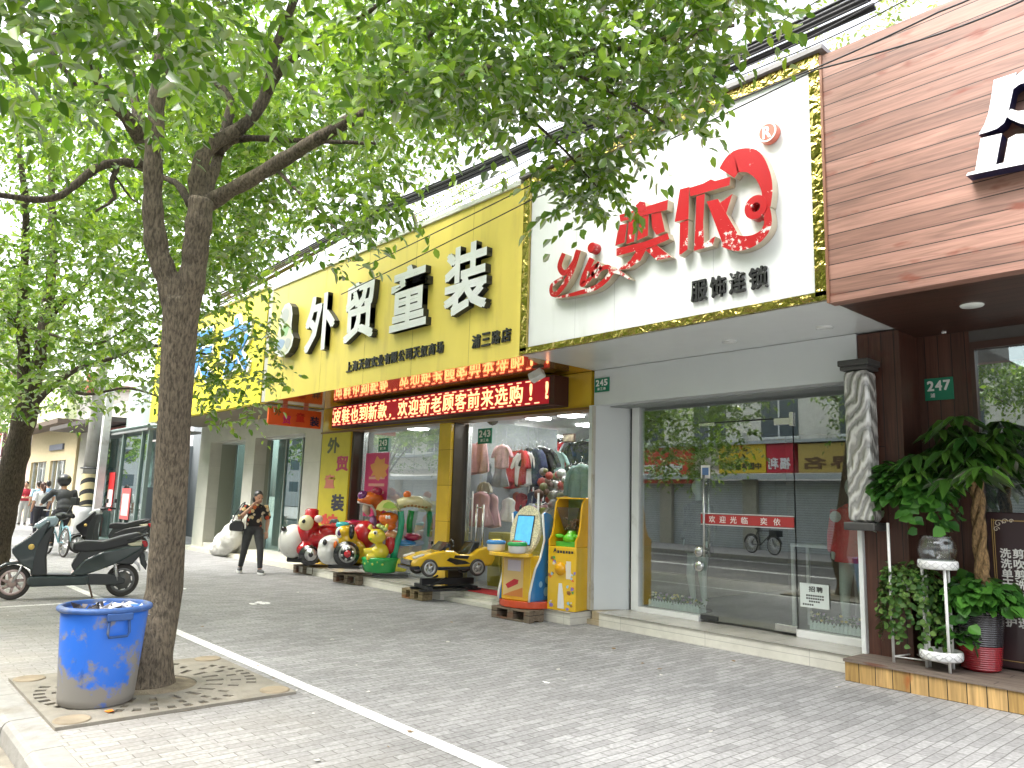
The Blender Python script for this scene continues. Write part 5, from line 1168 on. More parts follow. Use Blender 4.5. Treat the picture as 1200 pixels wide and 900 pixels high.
# utility pole
c = gp(100, 22.8)
up = local(thing('utility_pole', 'round concrete utility pole with yellow and black warning band', 'pole', (c.x, c.y, 0)))
MB().tube([(0, 0, 0), (0, 0, 10)], [.21, .13], 20).build('shaft', m_concrete, up)
m_warn = bpy.data.materials.new('warning stripes'); m_warn.use_nodes = True
def warnmat(M):
    t = M.node_tree; N = t.nodes; L = t.links; bb = N['Principled BSDF']; bb.inputs['Roughness'].default_value = .6
    tc = N.new('ShaderNodeTexCoord'); mp = N.new('ShaderNodeMapping'); mp.inputs['Rotation'].default_value = (0, R(30), 0); L.new(tc.outputs['Object'], mp.inputs[0])
    w = N.new('ShaderNodeTexWave'); w.bands_direction = 'Z'; w.inputs['Scale'].default_value = 1.1; w.inputs['Distortion'].default_value = .3; L.new(mp.outputs[0], w.inputs[0])
    cr = N.new('ShaderNodeValToRGB'); cr.color_ramp.interpolation = 'CONSTANT'; cr.color_ramp.elements[0].color = (.03, .03, .03, 1); cr.color_ramp.elements[1].position = .35; cr.color_ramp.elements[1].color = (.62, .52, .30, 1); L.new(w.outputs['Fac'], cr.inputs[0]); L.new(cr.outputs[0], bb.inputs['Base Color'])
warnmat(m_warn)
MB().lathe((0, 0, 0), [(.222, 1.0), (.216, 1.95)], 20).build('warning_band', m_warn, up)
MB().lathe((0, 0, 0), [(.0, 0), (.27, .0), (.26, .8), (.235, .95), (.2, .96)], 20).build('plinth', mat('pale concrete', (.45, .46, .46), .85, var=.1), up)
MB().lathe((0, 0, 2.1), [(.19, 0), (.27, .0), (.27, .04), (.19, .05)], 20).build('collar', m_dark, up)
MB().box(-.16, .16, -.36, -.21, 4.4, 5.0).build('junction_box', mat('rusty red box', (.36, .12, .07), .6), up)
c2 = gp(113, 22.3)
wp = local(thing('utility_pole', 'slim square white post standing next to the round concrete pole', 'pole', (c2.x, c2.y, 0)))
MB().box(-.1, .1, -.1, .1, 0, 4.6).build('shaft', mat('pale grey paint', (.55, .56, .56), .6, var=.1, dirt=(.3, .28, .25), dscale=3), wp)
MB().box(-.14, .14, -.14, .14, 4.6, 4.66).build('cap', m_dark, wp)

# overhead cables: a thick bundle and thin singles, sagging along the street above the signs
m_cable = mat('black cable', (.015, .015, .016), .6)
cbl = thing('cable_bundle', 'thick black bundle of overhead cables sagging above the shop signs', 'cables', (-10, 7.6, 6.3))
mb = MB()
def sag(a, b_, s, n=24): return [a.lerp(b_, i/n)+Vector((0, 0, -4*s*(i/n)*(1-i/n))) for i in range(n+1)]
pA, pB, pC, pD = at(250, 352, 19.5), at(450, 243, 13.5), at(615, 172, 10.7), at(1020, -6, 7.6)
def line(off, r, pts): mb.tube([p+off for p in pts], r, 6)
for k in range(11):
    o = Vector((0, random.uniform(-.10, .10), random.uniform(-.09, .09)))
    ps = sag(pA+o*1.5, pB+o*.8, .05)[:-1]+sag(pB+o*.8, pC+o*.7, .03)[:-1]+sag(pC+o*.7, pD+o*1.2, .05)
    line(Vector((0, 0, 0)), random.uniform(.012, .026), ps)
mb.build('cable', m_cable, cbl)
def wire(label, pts, r=.009):
    t_ = MB().tube(pts, r, 5).build('overhead_wire', m_cable); tag(t_, label, 'wire'); return t_
def through(*q): return [at(*v) for v in q]
def smooth(pts, s=.0):
    out = []
    for a, b_ in zip(pts[:-1], pts[1:]): out += sag(a, b_, s, 10)[:-1]
    return out+[pts[-1]]
wire('upper thin wire crossing the yellow and white signs in front', smooth([aty(420, 316, 6.0), aty(620, 218, 6.02), aty(720, 172, 6.03), aty(955, 80, 6.05), aty(1100, 14, 6.0), aty(1200, -30, 6.0)], .01), .008)
wire('lower thin wire crossing the yellow and white signs in front', smooth([aty(400, 345, 5.98), aty(625, 233, 6.0), aty(760, 175, 6.0), aty(955, 82, 6.04), aty(1100, 40, 6.02), aty(1200, 0, 6.0)], .01), .008)
wire('thin wire just under the cable bundle above the yellow sign', smooth(through((380, 300, 15), (560, 215, 11.3), (660, 165, 9.6), (870, 80, 7.9), (1050, -10, 7.0)), .03), .007)
wire('thin wire a little above the roofline of the white sign', smooth(through((330, 335, 16), (560, 226, 11.2), (700, 150, 9.3), (900, 75, 7.6), (1080, -10, 6.8)), .03), .007)
wire('steep thin wire at the top edge over the white sign', smooth(through((600, 170, 11), (760, 100, 9), (880, 40, 8), (960, 0, 7.4), (1010, -30, 7)), .02), .007)
# ================================================================== coin rides and game machines in front of the yellow shop
def zp(x0, y0, s, d):                           # maker of points from an enlarged view: (zx, zy[, nearer by])
    def f(zx, zy, near=0.0): return at(x0+zx/s, y0+zy/s, d-near)
    return f
VIEW = Vector((AX[2][0], AX[2][1], 0)).normalized(); RIGHT = Vector((AX[0][0], AX[0][1], 0)).normalized()
QV = Matrix((RIGHT, -VIEW*-1, Vector((0, 0, 1)))).transposed()     # columns: picture-right, away, up
def disc(mb, c, r, t, m=0, n=28):               # wheel-like disc whose axis lies along the line of sight (local y)
    k = MB(); k.lathe((0, 0, 0), [(0, -t), (r*.86, -t), (r, -t*.7), (r, t), (0, t)], n, m, True, 'y')
    mb.add([Vector(c)+QV @ Vector(p) for p in k.v], k.f, m, True); return mb
def face_prism(mb, pts, near0, near1, d, m=0, side=None):
    """outline given as picture columns and rows at distance d, with thickness along the line of sight"""
    P0 = [at(x, y, d-near0) for x, y in pts]; c = VIEW*(near0-near1)*-1
    n = len(P0); P1 = [p - VIEW*(near1-near0) for p in P0]
    mb.add(P1+P0, [tuple(range(n)), tuple(range(2*n-1, n-1, -1))], m)
    o = len(mb.v)-2*n
    for i in range(n): mb.f.append((o+i, o+n+i, o+n+(i+1) % n, o+(i+1) % n)); mb.mi.append(m if side is None else side); mb.sm.append(False)
    return mb
def gl(name, c, **k): return mat(name, c, k.pop('rough', .16), coat=k.pop('coat', .5), var=k.pop('var', .06), **k)
g_red, g_white, g_yel, g_org = gl('ride red', (.48, .012, .022)), gl('ride white', (.74, .73, .70), dirt=(.5, .48, .44), dscale=6, dlo=.58, dhi=.75), gl('ride yellow', (.74, .46, .02)), gl('ride orange', (.72, .15, .015))
g_green, g_lime, g_blue, g_purple, g_cream = gl('ride green', (.015, .33, .07)), gl('ride lime', (.36, .56, .08)), gl('ride blue', (.03, .22, .55)), gl('ride purple', (.16, .02, .16)), gl('ride cream', (.74, .68, .40))
g_black, g_teal, g_crim, g_lemon, g_lilac = gl('ride black', (.015, .015, .017)), gl('ride teal', (.03, .42, .44)), gl('ride crimson', (.40, .01, .06)), gl('ride lemon', (.70, .62, .05)), gl('ride lilac', (.35, .16, .42))
def pallet(label, c, w, dp, h, rot, old=False):
    t_ = local(thing('wooden_pallet', label, 'pallet', c, rot))
    m_ = planks('weathered pallet wood' if old else 'pallet wood', (.22, .17, .12) if old else (.30, .23, .12), 'x', .09, .8, .35, 1.5, .25)
    mb = MB(); k = -dp/2
    while k < dp/2-.04: mb.box(-w/2, w/2, k, k+.085, h-.022, h); k += .1
    mb.build('deck_boards', m_, t_)
    for x in (-w/2+.05, 0, w/2-.05): MB().box(x-.05, x+.05, -dp/2+.003, dp/2-.02, .022, h-.022).build('bearer', m_, t_)
    MB().box(-w/2, w/2, -dp/2+.006, -dp/2+.09, 0, .021).box(-w/2, w/2, dp/2-.12, dp/2-.03, 0, .021).build('bottom_boards', m_, t_)
    return t_
g = atz(357, 672); pallet('grey wooden pallet under the red ride with the white snout', (g.x+.1, g.y+.16, 0), .75, .5, .16, R(6), True)
g = atz(403, 683); pallet('grey wooden pallet under the orange puppy ride', (g.x+.1, g.y+.2, 0), .75, .5, .16, R(6), True)
g = atz(487, 702); pallet('small pale wooden pallet at the step before the yellow toy car', (g.x, g.y+.03, 0), .5, .22, .15, R(4))
g = atz(600, 726); pallet('worn wooden pallet beneath the drum game by the step', (g.x+.02, g.y+.08, 0), .68, .3, .15, R(4), True)

# --- red animal car with a big white snout
d = 14.75; Z = zp(320, 560, 7.5, d)
rd = thing('kiddie_ride', 'red animal coin ride with a huge white snout and cream eye patches', 'kiddie ride', Z(270, 745).xy.to_3d()+Vector((0, 0, .16)))
blob('body', g_red, rd, [('e', Z(400, 540, -.1), (.40, .34, .27), QV), ('e', Z(300, 480), (.22, .25, .28), QV), ('e', Z(500, 470, -.1), (.26, .28, .16), QV), ('e', Z(330, 400), (.15, .2, .16), QV), ('e', Z(290, 620, .1), (.2, .26, .16), QV), ('e', Z(430, 640), (.18, .26, .13), QV), ('t', [Z(300, 390), Z(335, 310)], [.13, .10])], .02, 5)
MB().ell(Z(178, 555, .03), (.285, .30, .325), QV, 28).build('snout', g_white, rd)
mb = MB(); mb.ell(Z(95, 447, .2), (.055, .06, .05), QV); mb.build('nose', g_black, rd)
MB().ell(Z(290, 395, .18), (.15, .09, .15), QV).build('eye_patch', g_cream, rd)
mb = MB(); mb.ell(Z(270, 382, .27), (.035, .02, .04), QV); mb.build('eye', g_black, rd)
MB().ell(Z(400, 360, .15), (.085, .06, .075), QV).build('ear', gl('ride pink white', (.74, .55, .54)), rd)
MB().lathe(Z(340, 330), [(.17, -.03), (.13, .02), (.13, .10), (.09, .13), (0, .135)], 20).build('cap', g_red, rd)
mb = MB(); disc(mb, Z(320, 680, .34), .19, .06, 0); disc(mb, Z(332, 675, .41), .115, .02, 1); disc(mb, Z(332, 675, .425), .045, .01, 0); mb.build('wheel', [g_black, m_silver], rd)
mb = MB(); mb.obox(Z(280, 715, -.05), (.62, .4, .10), QV); mb.build('base', g_black, rd, bevel=.03)
mb = MB(); mb.tube([Z(500, 400, .1), Z(520, 370, .1), Z(560, 370, .1), Z(580, 400, .1)], .022, 8); mb.ell(Z(540, 380, .05), (.07, .07, .04), QV); mb.build('steering_grip', mat('grey plastic', (.16, .2, .24), .4), rd)
MB().ell(Z(700, 385, -.3), (.2, .15, .07), QV).build('seat_top', g_crim, rd)
# --- orange and white puppy on a scooter
d = 13.45; Z = zp(320, 560, 7.5, d)
rd = thing('kiddie_ride', 'white and orange puppy coin ride with a big black wheel', 'kiddie ride', Z(600, 780).xy.to_3d()+Vector((0, 0, .16)))
blob('muzzle', g_white, rd, [('e', Z(490, 640, .05), (.20, .24, .24), QV), ('e', Z(520, 560, .03), (.20, .2, .12), QV), ('e', Z(540, 700), (.2, .22, .14), QV), ('e', Z(450, 590, .1), (.1, .16, .13), QV)], .018, 5)
blob('body', g_yel, rd, [('e', Z(650, 540, -.05), (.19, .26, .22), QV), ('e', Z(700, 640, -.1), (.24, .26, .22), QV), ('e', Z(760, 690, -.15), (.22, .25, .15), QV), ('e', Z(630, 470), (.15, .22, .13), QV)], .018, 5)
MB().ell(Z(590, 480, .14), (.085, .05, .10), QV).build('eye', g_white, rd); MB().ell(Z(583, 484, .195), (.035, .012, .05), QV).build('pupil', gl('ride eye', (.08, .03, .12)), rd)
MB().ell(Z(455, 565, .24), (.04, .04, .055), QV).build('nose', g_black, rd)
MB().ell(Z(550, 590, .23), (.035, .03, .07), QV).build('tongue', g_org, rd)
MB().ell(Z(690, 475, .12), (.055, .05, .13), QV).build('ear', g_black, rd)
MB().lathe(Z(610, 415), [(.11, -.03), (.12, .02), (.1, .05), (0, .06)], 20).build('cap', g_teal, rd)
mb = MB(); disc(mb, Z(648, 670, .3), .22, .07, 0, 32); disc(mb, Z(655, 668, .38), .15, .02, 1); disc(mb, Z(655, 668, .40), .12, .02, 0); disc(mb, Z(655, 668, .43), .06, .02, 2)
for k in range(6):
    a = k*math.pi/3+.3; disc(mb, Z(655, 668, .43)+QV @ Vector((.1*math.cos(a), 0, .1*math.sin(a))), .022, .012, 1, 12)
mb.build('wheel', [g_black, m_silver, g_red], rd)
mb = MB(); mb.obox(Z(640, 775, -.05), (.55, .35, .06), QV); mb.build('base', g_black, rd)
MB().ell(Z(805, 500, -.3), (.22, .18, .26), QV).build('seat_back', g_red, rd)
# --- clown headed ride behind
d = 14.1; Z = zp(400, 560, 11.25, d)
rd = thing('kiddie_ride', 'orange canopy coin ride with purple and crimson balls on top, behind the puppy', 'kiddie ride', Z(330, 800).xy.to_3d()+Vector((0, 0, .16)))
blob('canopy', g_org, rd, [('e', Z(400, 270), (.20, .24, .14), QV), ('e', Z(310, 290, .05), (.14, .2, .07), QV), ('e', Z(480, 300, -.05), (.12, .2, .14), QV), ('t', [Z(470, 320), Z(500, 430), Z(490, 560)], [.09, .07, .06])], .016, 4)
mb = MB(); mb.ell(Z(285, 235, .12), (.10, .12, .10), QV); mb.build('ball', g_purple, rd); MB().ell(Z(470, 178, .05), (.10, .1, .085), QV).build('ball', g_crim, rd)
mb = MB(); mb.tube([Z(215, 320, .1), Z(300, 330, .12), Z(390, 360, .12), Z(440, 430, .1), Z(450, 500, .08)], [.022, .026, .026, .024, .02], 8); mb.build('canopy_rim', g_white, rd)
blob('drooping_nose', gl('ride pale', (.66, .60, .50)), rd, [('e', Z(330, 400, .02), (.08, .1, .11), QV), ('e', Z(350, 460), (.05, .08, .06), QV)], .014, 4)
MB().ell(Z(420, 580, .02), (.075, .1, .12), QV).build('side_post', g_lilac, rd)
blob('body', g_crim, rd, [('e', Z(300, 790), (.22, .24, .20), QV), ('e', Z(170, 590, -.1), (.2, .2, .06), QV), ('t', [Z(180, 590, -.1), Z(280, 720)], [.06, .1]), ('t', [Z(470, 560), Z(400, 760)], [.06, .12])], .018, 4)
MB().ell(Z(330, 600, .05), (.06, .08, .07), QV).build('wheel_grip', mat('olive grip', (.3, .32, .08), .4), rd)
# --- green train with a yellow kitten driver
d = 13.1; Z = zp(420, 560, 6.43, d)
rd = thing('kiddie_ride', 'green and yellow train coin ride with a yellow kitten at the front', 'kiddie ride', Z(250, 710).xy.to_3d()+Vector((0, 0, .16)))
mb = MB(); mb.lathe((0, 0, 0), [(0, -.13), (.26, -.13), (.29, -.1), (.325, .08), (.33, .115), (.28, .13), (0, .13)], 28)
c = Z(165, 650, -.05); mb.v = [(Vector(p)+c) for p in mb.v]; mb.build('front_tub', g_green, rd)
mb = MB()
for k in range(9):
    a = R(-90+k*16-64); mb.ell(Z(165, 650, -.05)+Vector((.3*math.cos(a+YAW*0), .3*math.sin(a), .02+.04*(k % 2))), .026, None, 8)
mb.build('studs', g_lime, rd)
mb = MB(); mb.obox(Z(265, 650, -.15), (.5, .4, .22), QV); mb.build('chassis', g_lemon, rd, bevel=.04)
blob('kitten', g_yel if False else gl('kitten yellow', (.74, .60, .04)), rd, [('e', Z(140, 440, .1), (.155, .15, .13), QV), ('e', Z(165, 555, .08), (.15, .15, .14), QV), ('t', [Z(110, 550, .12), Z(40, 555, .16)], [.06, .055]), ('t', [Z(85, 385, .1), Z(95, 350, .1)], [.05, .025]), ('t', [Z(200, 390, .1), Z(222, 345, .1)], [.05, .02]), ('t', [Z(120, 590, .14), Z(60, 600, .2)], [.07, .05])], .014, 4)
mb = MB(); mb.ell(Z(128, 412, .24), (.038, .018, .034), QV); mb.build('eye', g_white, rd); MB().ell(Z(126, 416, .258), (.02, .008, .02), QV).build('pupil', g_black, rd)
mb = MB()
for q in ((180, 370), (155, 360), (200, 385)): mb.ell(Z(q[0], q[1], .12), (.05, .06, .035), QV)
mb.build('fringe', gl('pale lime fringe', (.5, .62, .22)), rd)
mb = MB(); mb.ell(Z(90, 460, .23), (.025, .03, .018), QV); mb.build('nose', gl('ride green nose', (.2, .4, .02)), rd)
blob('lion_head', g_org, rd, [('e', Z(225, 310, -.02), (.17, .15, .12), QV), ('e', Z(180, 300, -.02), (.06, .1, .07), QV), ('e', Z(270, 300, -.02), (.07, .1, .08), QV), ('e', Z(235, 365, -.02), (.12, .12, .07), QV)], .014, 3)
mb = MB(); mb.ell(Z(212, 297, .15), (.024, .012, .03), QV).ell(Z(232, 297, .15), (.024, .012, .03), QV); mb.build('eye', g_white, rd)
blob('seat', gl('ride peach', (.72, .36, .16)), rd, [('e', Z(255, 430, -.1), (.13, .15, .09), QV), ('t', [Z(255, 430, -.1), Z(260, 560, -.1)], [.12, .13])], .02, 3)
MB().ell(Z(245, 500, -.02), (.1, .12, .17), QV).build('seat_cushion', g_red, rd)
mb = MB(); mb.tube([Z(318, 250), Z(325, 330), Z(315, 420), Z(285, 510), Z(265, 600)], [.055, .055, .055, .06, .065], 10); mb.build('front_post', gl('ride sea green', (.03, .36, .22)), rd)
mb = MB(); mb.tube([Z(400, 245, -.25), Z(385, 330, -.25), Z(385, 410, -.25)], .055, 10); mb.build('rear_post', g_green, rd)
mb = MB(); mb.tube([Z(530, 240, -.3), Z(540, 330, -.3), Z(535, 440, -.3)], .05, 10); mb.build('rear_post', g_green, rd)
mb = MB(); k = [Z(160, 245, .12), Z(185, 190, .12), Z(240, 165, .12), Z(290, 190, .12), Z(320, 245, .12)]
face_prism(mb, [(420+x/6.43, 560+y/6.43) for x, y in ((155, 245), (170, 205), (205, 172), (250, 165), (290, 190), (325, 248), (300, 238), (280, 250), (258, 240), (236, 252), (214, 240), (192, 250), (172, 238))], -.25, .1, d); mb.build('front_awning', gl('awning cream', (.70, .66, .22)), rd)
mb = MB(); face_prism(mb, [(420+x/6.43, 560+y/6.43) for x, y in ((182, 222), (195, 196), (225, 180), (262, 190), (292, 226), (265, 228), (225, 232))], .1, .115, d); mb.build('awning_panel', g_lime, rd)
mb = MB(); mb.tube([Z(300, 200, -.1), Z(370, 175, -.12), Z(450, 180, -.18), Z(540, 225, -.25)], [.10, .12, .12, .08], 10, flat=.9); mb.build('roof', g_cream, rd)
mb = MB()
for k in range(7): mb.ell(Z(350+k*27, 208+abs(k-2)*4, .0), (.026, .02, .018), QV, 8)
mb.build('roof_ornament', mat('brown print', (.30, .15, .03), .5), rd)
MB().ell(Z(368, 125, -.1), (.072, .072, .066), QV).build('beacon', g_org, rd)
MB().ell(Z(350, 490, -.15), (.2, .16, .06), QV).build('rear_seat', g_blue, rd)
mb = MB(); mb.ell(Z(410, 445, -.2), (.16, .12, .07), QV); mb.build('rear_cushion', g_crim, rd)
mb = MB(); mb.obox(Z(250, 725, -.1), (.62, .34, .035), QV); mb.build('base', g_black, rd)

# --- yellow toy sports car on a dark rocking frame
car = local(thing('toy_car', 'yellow sports car coin ride with black wheels on a rocking frame', 'toy car', (-9.50, 7.27, .155), R(-104))); car.scale = (.86, .86, .86)
z0 = .27
prof = [(.78, .14), (.80, .22), (.70, .31), (.42, .385), (.18, .43), (.02, .42), (-.10, .36), (-.34, .36), (-.46, .45), (-.62, .49), (-.78, .45), (-.80, .28), (-.74, .16), (-.56, .15), (-.50, .25), (-.38, .25), (-.32, .14), (.34, .12), (.40, .24), (.54, .26), (.62, .13)]
cb_ = MB().prism([(x, z+z0) for x, z in prof], -.30, .30, 'xz'); cb_.build('body', g_yel, car, bevel=.05, seg=3)
mb = MB(); mb.prism([(x, z+z0) for x, z in ((.83, .10), (.84, .16), (.66, .17), (.64, .11))], -.31, .31, 'xz').prism([(x, z+z0) for x, z in ((.36, .09), (-.36, .09), (-.34, .15), (.34, .15))], -.31, .31, 'xz'); mb.build('skirt', g_black, car, bevel=.012)
mb = MB(); mb.prism([(x, z+z0) for x, z in ((.80, .17), (.815, .25), (.765, .26), (.77, .18))], -.24, .24, 'xz'); mb.build('grille', g_black, car)
for s_ in (-1, 1):
    MB().obox((.66, s_*.235, z0+.325), (.2, .1, .03), Matrix.Rotation(R(17), 3, 'Y')).build('headlight', mat('toy headlight', (.66, .62, .6), .1), car, bevel=.01)
    MB().prism([(x, z+z0) for x, z in ((.16, .26), (-.02, .18), (-.30, .20), (-.20, .25), (.10, .305))], s_*.302, s_*.31, 'xz').build('side_vent', g_black, car)
    MB().prism([(x, z+z0) for x, z in ((.02, .30), (-.24, .28), (-.28, .335), (.0, .345))], s_*.302, s_*.309, 'xz').build('side_stripe', g_black, car)
    mb = MB(); mb.tube([(.20, s_*.28, z0+.42), (.18, s_*.37, z0+.50)], .012, 6).obox((.18, s_*.39, z0+.52), (.05, .09, .06)); mb.build('mirror', g_black, car, bevel=.01)
    for x in (.47, -.44): wheel(car, (x, s_*.29, z0+.13), .15, .10, m_silver, 5, hub=.035, tyre_t=.04)
mb = MB(); mb.prism([(x, z+z0) for x, z in ((-.08, .36), (-.30, .36), (-.40, .56), (-.52, .58), (-.50, .46), (-.34, .34))], -.2, .2, 'xz'); mb.build('seat', g_black, car, bevel=.03)
mb = MB(); mb.prism([(x, z+z0) for x, z in ((.26, .42), (.10, .56), (.085, .555), (.20, .41))], -.24, .24, 'xz'); mb.build('windscreen', mat('smoked screen', (.03, .035, .04), .08), car)
mb = MB(); mb.tube([(-.05+.0*math.cos(a), .1*math.cos(a), z0+.50+.1*math.sin(a)) for a in np.linspace(0, 6.283, 17)], .014, 8); mb.tube([(.1, 0, z0+.42), (-.05, 0, z0+.5)], .012, 6); mb.build('steering_wheel', g_black, car)
mb = MB()
for x in (.45, -.4): mb.box(x-.04, x+.04, -.34, .34, .03, .09)
mb.box(-.55, .6, -.26, -.2, .0, .035).box(-.55, .6, .2, .26, .0, .035).box(-.5, .5, -.05, .05, .09, .2).tube([(.45, -.2, .06), (.1, -.2, .22)], .02, 6).tube([(.45, .2, .06), (.1, .2, .22)], .02, 6); mb.build('rocking_frame', mat('dark steel', (.03, .03, .032), .45, .5), car)

# --- drum game with oval screen
dg = local(thing('drum_game', 'blue and yellow drum game machine with oval screen and three drums', 'arcade machine', (-7.55, 7.10, .155), R(11)))
mb = MB(); n = 26; mb.prism([(.37*math.cos(2*math.pi*k/n)*(1 if math.sin(2*math.pi*k/n) > 0 else 1), .30*math.sin(2*math.pi*k/n)-.02) for k in range(n)], 0, .09, 'xy'); mb.build('base', gl('drum base red', (.58, .07, .02)), dg, bevel=.012)
side = [(-.28, .09), (.26, .09), (.26, 1.0), (.235, 1.12), (.16, 1.20), (.04, 1.23), (-.02, 1.20), (.03, .86), (-.02, .72), (-.06, .62), (-.16, .50), (-.22, .35), (-.27, .2)]
for s_ in (-1, 1):
    mb = MB(); mb.prism(side, .235*s_, .262*s_, 'yz'); mb.build('side_panel', g_blue, dg, bevel=.008)
    mb = MB()
    edge = side[6:]+[side[0]]
    mb.tube([(.25*s_, y, z) for y, z in edge], .015, 8); mb.build('edge_trim', mat('white trim', (.74, .74, .7), .3), dg)
    mb = MB()
    for (y, z, r_) in ((.1, .35, .05), (-.05, .3, .04), (.12, .58, .03), (.08, .2, .06), (.16, .9, .025)): mb.lathe((.262*s_ if s_ < 0 else .262, y, z), [(0, .004*s_), (r_, .004*s_)], 14, 0, False, 'x')
    mb.build('side_print', mat('pale blue print', (.25, .5, .68), .4), dg)
mb = MB(); mb.box(-.234, .234, -.24, .24, .09, .66); mb.build('cabinet', g_yel, dg, bevel=.01)
mb = MB(); mb.box(-.2, .12, -.246, -.24, .14, .62, 0); mb.box(-.13, .08, -.249, -.246, .46, .60, 1); mb.prism([(-.16, .28), (-.02, .36), (.05, .35), (.04, .30), (-.12, .23)], -.249, -.2461, 'xz', 2); mb.prism([(-.2, .14), (.12, .14), (.12, .26), (-.05, .20)], -.2485, -.2461, 'xz', 3); mb.build('front_print', [mat('print cream', (.70, .50, .22), .4), mat('print lilac', (.6, .56, .66), .4), g_red, mat('print orange', (.6, .22, .05), .4)], dg)
mb = MB(); n = 26; mb.prism([(.33*math.cos(2*math.pi*k/n)-.03, -.33+.20*math.sin(2*math.pi*k/n)*(1.0)) for k in range(n)], .655, .705, 'xy'); mb.box(-.22, .2, -.32, -.2, .655, .704); mb.build('drum_shelf', g_yel, dg, bevel=.01)
for (x, y, col, top_) in ((-.26, -.35, g_blue, g_lemon), (.02, -.26, g_red, g_green), (.15, -.43, g_green, g_red)):
    mb = MB(); mb.lathe((x, y, .705), [(0, 0), (.10, 0), (.115, .02), (.12, .12)], 24); dr_ = mb.build('drum', g_white, dg)
    mb = MB(); mb.lathe((x, y, .825), [(.124, -.03), (.132, -.02), (.13, .01), (.11, .022), (0, .022)], 24); mb.build('drum_rim', col, dr_)
    mb = MB(); mb.lathe((x, y, .847), [(.07, .0), (.06, .012), (0, .014)], 20); mb.build('drum_pad', top_, dr_)
scr = MB(); n = 36; k2 = Matrix.Rotation(R(-14), 3, 'X')
pl = [(.235*math.cos(2*math.pi*k/n), .335*math.sin(2*math.pi*k/n)) for k in range(n)]
def tilt(p, d_): v = k2 @ Vector((p[0], d_, p[1])); return v+Vector((-.02, -.02, .98))
scr.add([tilt(p, -.02) for p in pl]+[tilt(p, .04) for p in pl], [tuple(range(n)), tuple(range(2*n-1, n-1, -1))]+[(i, n+i, n+(i+1) % n, (i+1) % n) for i in range(n)]); scr.build('screen_surround', mat('speckled surround', (.66, .62, .42), .35, var=.45, scale=60), dg)
mb = MB(); mb.add([tilt(p, -.026) for p in ((-.155, -.21), (.135, -.21), (.135, .2), (-.155, .2))], [(0, 1, 2, 3)]); mb.build('screen_bezel', m_black, dg)
m_screen = mat('game screen', (.02, .08, .14), .1, emit=(.06, .25, .42), es=.45, var=.5, scale=9)
mb = MB(); mb.add([tilt(p, -.030) for p in ((-.14, -.195), (.12, -.195), (.12, .185), (-.14, .185))], [(0, 1, 2, 3)]); mb.build('screen', m_screen, dg)
# --- yellow capsule vending machine
vm = local(thing('vending_machine', 'tall yellow capsule vending machine with clear hopper beside the grey column', 'vending machine', (-7.03, 7.42, .155), R(12)))
w = .215
mb = MB(); mb.box(-w, w, -.25, .22, 0, .80); mb.build('cabinet', g_yel, vm, bevel=.012)
sp_ = [(-.25, .80), (.22, .80), (.22, 1.44), (.10, 1.445), (-.02, 1.43), (-.10, 1.36), (-.13, 1.22), (-.15, 1.06), (-.19, .94), (-.25, .88)]
for s_ in (-1, 1):
    mb = MB(); mb.prism(sp_, s_*(w-.028), s_*w*.999, 'yz'); mb.build('side_panel', gl('vending amber', (.74, .40, .01)), vm, bevel=.006)
mb = MB(); mb.box(-w+.028, w-.028, .19, .215, .80, 1.43); mb.build('back_panel', gl('vending green print', (.2, .34, .1), var=.4, scale=8), vm)
mb = MB(); mb.box(-w+.028, w-.028, -.12, .19, 1.41, 1.43); mb.build('top_panel', g_yel, vm)
mb = MB(); mb.box(-w+.03, w-.03, -.11, .188, .80, .86); mb.build('tray', gl('green tray', (.1, .5, .06)), vm)
mb = MB(); mb.add([(-.17, -.13, 1.30), (.17, -.13, 1.30), (.08, -.08, 1.0), (-.08, -.08, 1.0), (-.17, .17, 1.30), (.17, .17, 1.30), (.08, .12, 1.0), (-.08, .12, 1.0)], [(0, 1, 2, 3), (1, 5, 6, 2), (5, 4, 7, 6), (4, 0, 3, 7)]); mb.build('hopper', glass('hopper plastic', (.72, .68, .6), .06, .2), vm)
mb = MB()
for k in range(40): mb.ell((random.uniform(-.09, .09), random.uniform(-.05, .1), random.uniform(1.02, 1.16)), .02, None, 8)
mb.build('capsules', gl('brown beads', (.28, .18, .10)), vm)
mb = MB(); mb.lathe((0, -.02, .86), [(0, 0), (.11, 0), (.12, .05), (.07, .10), (.05, .14)], 20)
for s_ in (-1, 1): mb.ell((s_*.14, -.1, .93), (.07, .05, .03), None, 10)
mb.build('dispenser', gl('bright green plastic', (.14, .6, .03)), vm)
mb = MB(); mb.lathe((-.02, -.25, .52), [(0, .05), (.06, .045), (.075, .02), (.085, 0)], 24, axis='y'); mb.build('turn_knob', gl('amber knob', (.74, .36, .0)), vm)
mb = MB(); mb.prism([(-.05, .03), (.05, .03), (.035, .2), (.01, .34), (-.035, .34), (-.045, .2)], -.258, -.2515, 'xz'); mb.build('chute_flap', g_white, vm)
mb = MB(); mcs = [mat('print green', (.08, .32, .08), .4), mat('print brown', (.25, .1, .03), .4), mat('print blue', (.3, .5, .7), .4), mat('print violet', (.25, .18, .5), .4), mat('print pale', (.72, .66, .55), .4), g_org]
for k in range(34):
    x, z = random.choice([(-.15, .1), (-.16, .45), (.14, .12), (.13, .25), (.16, .42), (-.14, .62), (.1, .05)]); x += random.uniform(-.045, .045); z += random.uniform(-.06, .06)
    r_ = random.uniform(.012, .032); mi = k % 6
    mb.prism([(x+r_*random.uniform(.6, 1.2)*math.cos(t), max(.01, z+r_*random.uniform(.6, 1.2)*math.sin(t))) for t in (0, .9, 1.9, 2.9, 3.9, 5)], -.2525-.0002*k*.1, -.2512, 'xz', mi)
mb.box(.07, .14, -.256, -.2515, .40, .62, 4)
